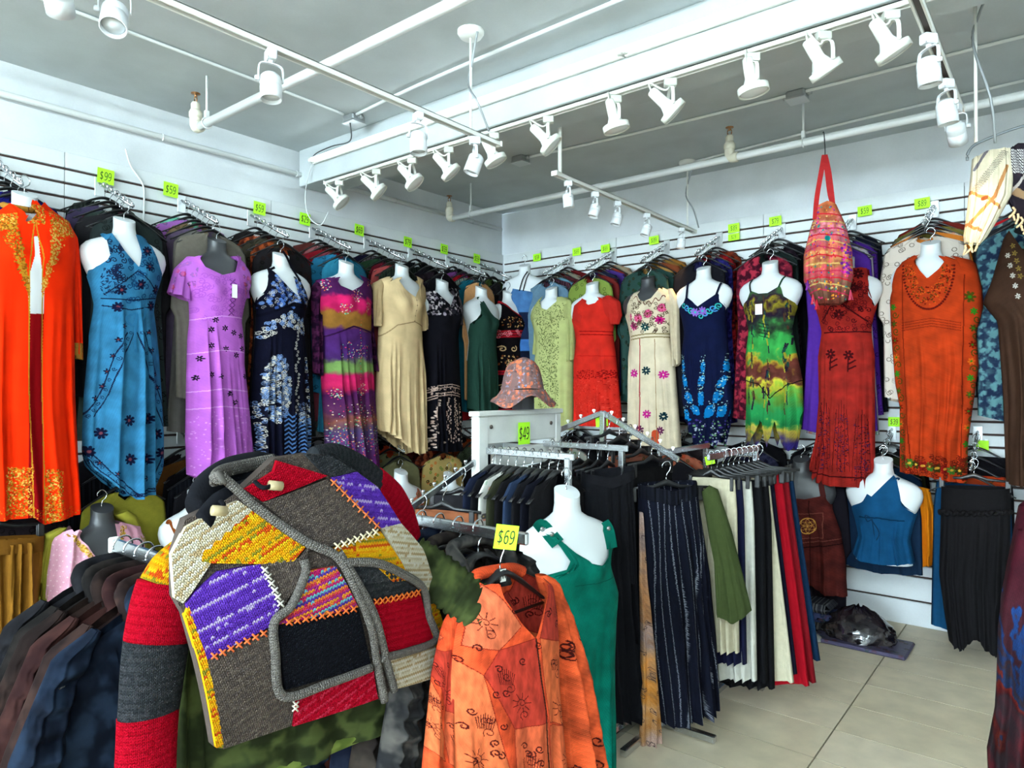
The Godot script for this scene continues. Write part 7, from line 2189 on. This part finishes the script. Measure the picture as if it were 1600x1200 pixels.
	d = px(fr, {"L": [1520, 250, 1516, 290, 1512, 330, 1506, 370, 1508, 384], "R": [1584, 236, 1586, 270, 1582, 305, 1556, 350, 1534, 384], "T": [1518, 250, 1540, 240, 1574, 234], "H": [1506, 380, 1532, 382, 1558, 352, 1586, 306], "D": 0.05, "fold": 0.008, "nf": 3.0, "fy": 0.5})
	p = paper(fr, d, [[230, rgb(238, 226, 200)]], 0.0, 0.06, 800.0)
	for k in 26:
		for j in 8:
			line(p, [1562 - k * 2.0 + j * 1.6, 240 + k * 2.6, 1563.2 - k * 2.0 + j * 1.6, 241.2 + k * 2.6], 0.35, rgb(60, 56, 60))
	for q in [[1572, 262, 1552, 310, 1515, 350], [1514, 302, 1540, 312, 1560, 326], [1509, 352, 1530, 362]]:
		line(p, q, 2.4, rgb(190, 140, 96))
	line(p, [1540, 240, 1522, 268], 2.0, rgb(130, 124, 130))
	dot(p, 1536, 313, 3.4, rgb(130, 86, 60))
	o = fthing("checked_scarf", "cream checked scarf with tassels draped over a hook by the aisle", "scarf", fr)
	put("front_fold", shell(d), cloth(p), o)
	d = px(fr, {"L": [1562, 234, 1562, 270, 1570, 300, 1592, 350], "R": [1620, 225, 1680, 300, 1700, 420], "T": [1574, 236, 1590, 226, 1620, 228], "H": [1574, 300, 1600, 350, 1650, 400, 1700, 420], "D": 0.05, "fold": 0.008, "nf": 3.0, "fy": 0.5, "off": -0.02})
	p = paper(fr, d, [[230, rgb(58, 52, 60)]], 0.0, 0.1, 600.0)
	for k in 90:
		line(p, [1576 + (k % 10) * 3.2, 236 + (k / 10) * 4.2, 1578 + (k % 10) * 3.2, 238.5 + (k / 10) * 4.2], 0.7, rgb(226, 224, 222))
	line(p, [1576, 290, 1640, 340], 4, rgb(170, 140, 110))
	line(p, [1574, 310, 1620, 250], 2, rgb(190, 180, 176))
	put("back_fold", shell(d), cloth(p), o)
	st = ns()
	for k in 16:
		var u := 1566.0 + k * 4.0
		var v := 304.0 + k * 5.2
		if k < 4:
			u = 1508 + k * 6
			v = 384 - k * 2
		var l := loc(fr, u, v)
		var wob := 0.008 * sin(k * 2.1)
		tube(st, curve([Vector3(l.x, l.y, 0.02), Vector3(l.x + wob, l.y - 0.02, 0.024), Vector3(l.x - wob - 0.008, l.y - 0.045, 0.02)], 4), [0.004, 0.0055, 0.004, 0.0055, 0.004, 0.0055, 0.004, 0.005, 0.003], 6)
	put("tassel_fringe", done(st), fabric(rgb(236, 216, 180)), o)
	var rk := thing("scarf_hook", "bent grey wire hook carrying the checked scarf", "hook", fr.o)
	var h0 := loc(fr, 1513, 248)
	var hb := Basis(fr.r, Vector3.UP, fr.n)
	var hpts := []
	for q in [[1513, 250], [1514, 238], [1524, 226], [1545, 216], [1570, 206], [1600, 196], [1640, 186]]:
		var l := loc(fr, q[0], q[1])
		hpts.append(hb * Vector3(l.x, l.y, 0.0))
	put("wire", tubem(curve(hpts, 4), 0.006, 8), mat(rgb(130, 136, 140), 0.4, 0.5), rk)
	# --- parcels on the floor by the back wall
	var c0 := at_y(1268, 970, 0.0)
	o = thing("folded_cloth_pile", "pile of folded striped cloth on the floor under the dungarees", "cloth pile", Vector3(c0.x, 0, 0.42))
	for k in 3:
		st = ns()
		cbox(st, Vector3(0.02 * sin(k * 2.0), 0.035 + k * 0.06, 0.01 * k), Vector3(0.4 - 0.02 * k, 0.055, 0.26), 0.024, Basis(Vector3.UP, 0.1 * sin(k * 3.0)))
		put("folded_cloth", done(st), fabric([rgb(96, 92, 90), rgb(84, 92, 130), rgb(120, 120, 124)][k], [2, 0, 2][k]), o)
	var c1 := at_y(1352, 985, 0.0)
	for w in 2:
		var bc := Vector3(c1.x, 0, 0.5) if w == 0 else Vector3(at_y(1262, 978, 0.0).x, 0, 0.68)
		o = thing("plastic_bag", ["shiny clear plastic bag of dark cloth on the floor by the wall", "small crumpled grey plastic bag on the floor before the cloth pile"][w], "bag", bc)
		P = []
		var sz := Vector3(0.2, 0.2, 0.15) if w == 0 else Vector3(0.14, 0.06, 0.08)
		for j in 15:
			var t := float(j) / 14
			var row := PackedVector3Array()
			for k in 41:
				var a := TAU * k / 40
				var rr := pow(sin(PI * (0.02 + 0.56 * t)), 0.7) * (1.0 + 0.10 * noise.get_noise_2d(cos(a) * 60 + w * 90, sin(a) * 60 + j * 9.0) + 0.05 * sin(a * 7 + j))
				row.append(Vector3(sin(a) * sz.x * rr, sz.y * (1 - t) * (1 + 0.12 * noise.get_noise_2d(a * 40, j * 13.0)) + 0.002, cos(a) * sz.z * rr))
			P.append(row)
		st = ns()
		grid(st, P, [], true)
		var bm := fabric(rgb(70, 66, 74), 1, 0.15) if w == 0 else mat(rgb(150, 148, 140), 0.25)
		if w == 0:
			bm = bm.duplicate()
			bm.clearcoat_enabled = true
			bm.clearcoat = 1.0
			bm.clearcoat_roughness = 0.08
		put("body", done(st), bm, o)
		if w == 0:
			put("flat_edge", slab(Vector3(0.03, 0.012, 0.05), Vector3(0.5, 0.022, 0.3), 0.01), fabric(rgb(110, 104, 130), 0, 0.3), o)
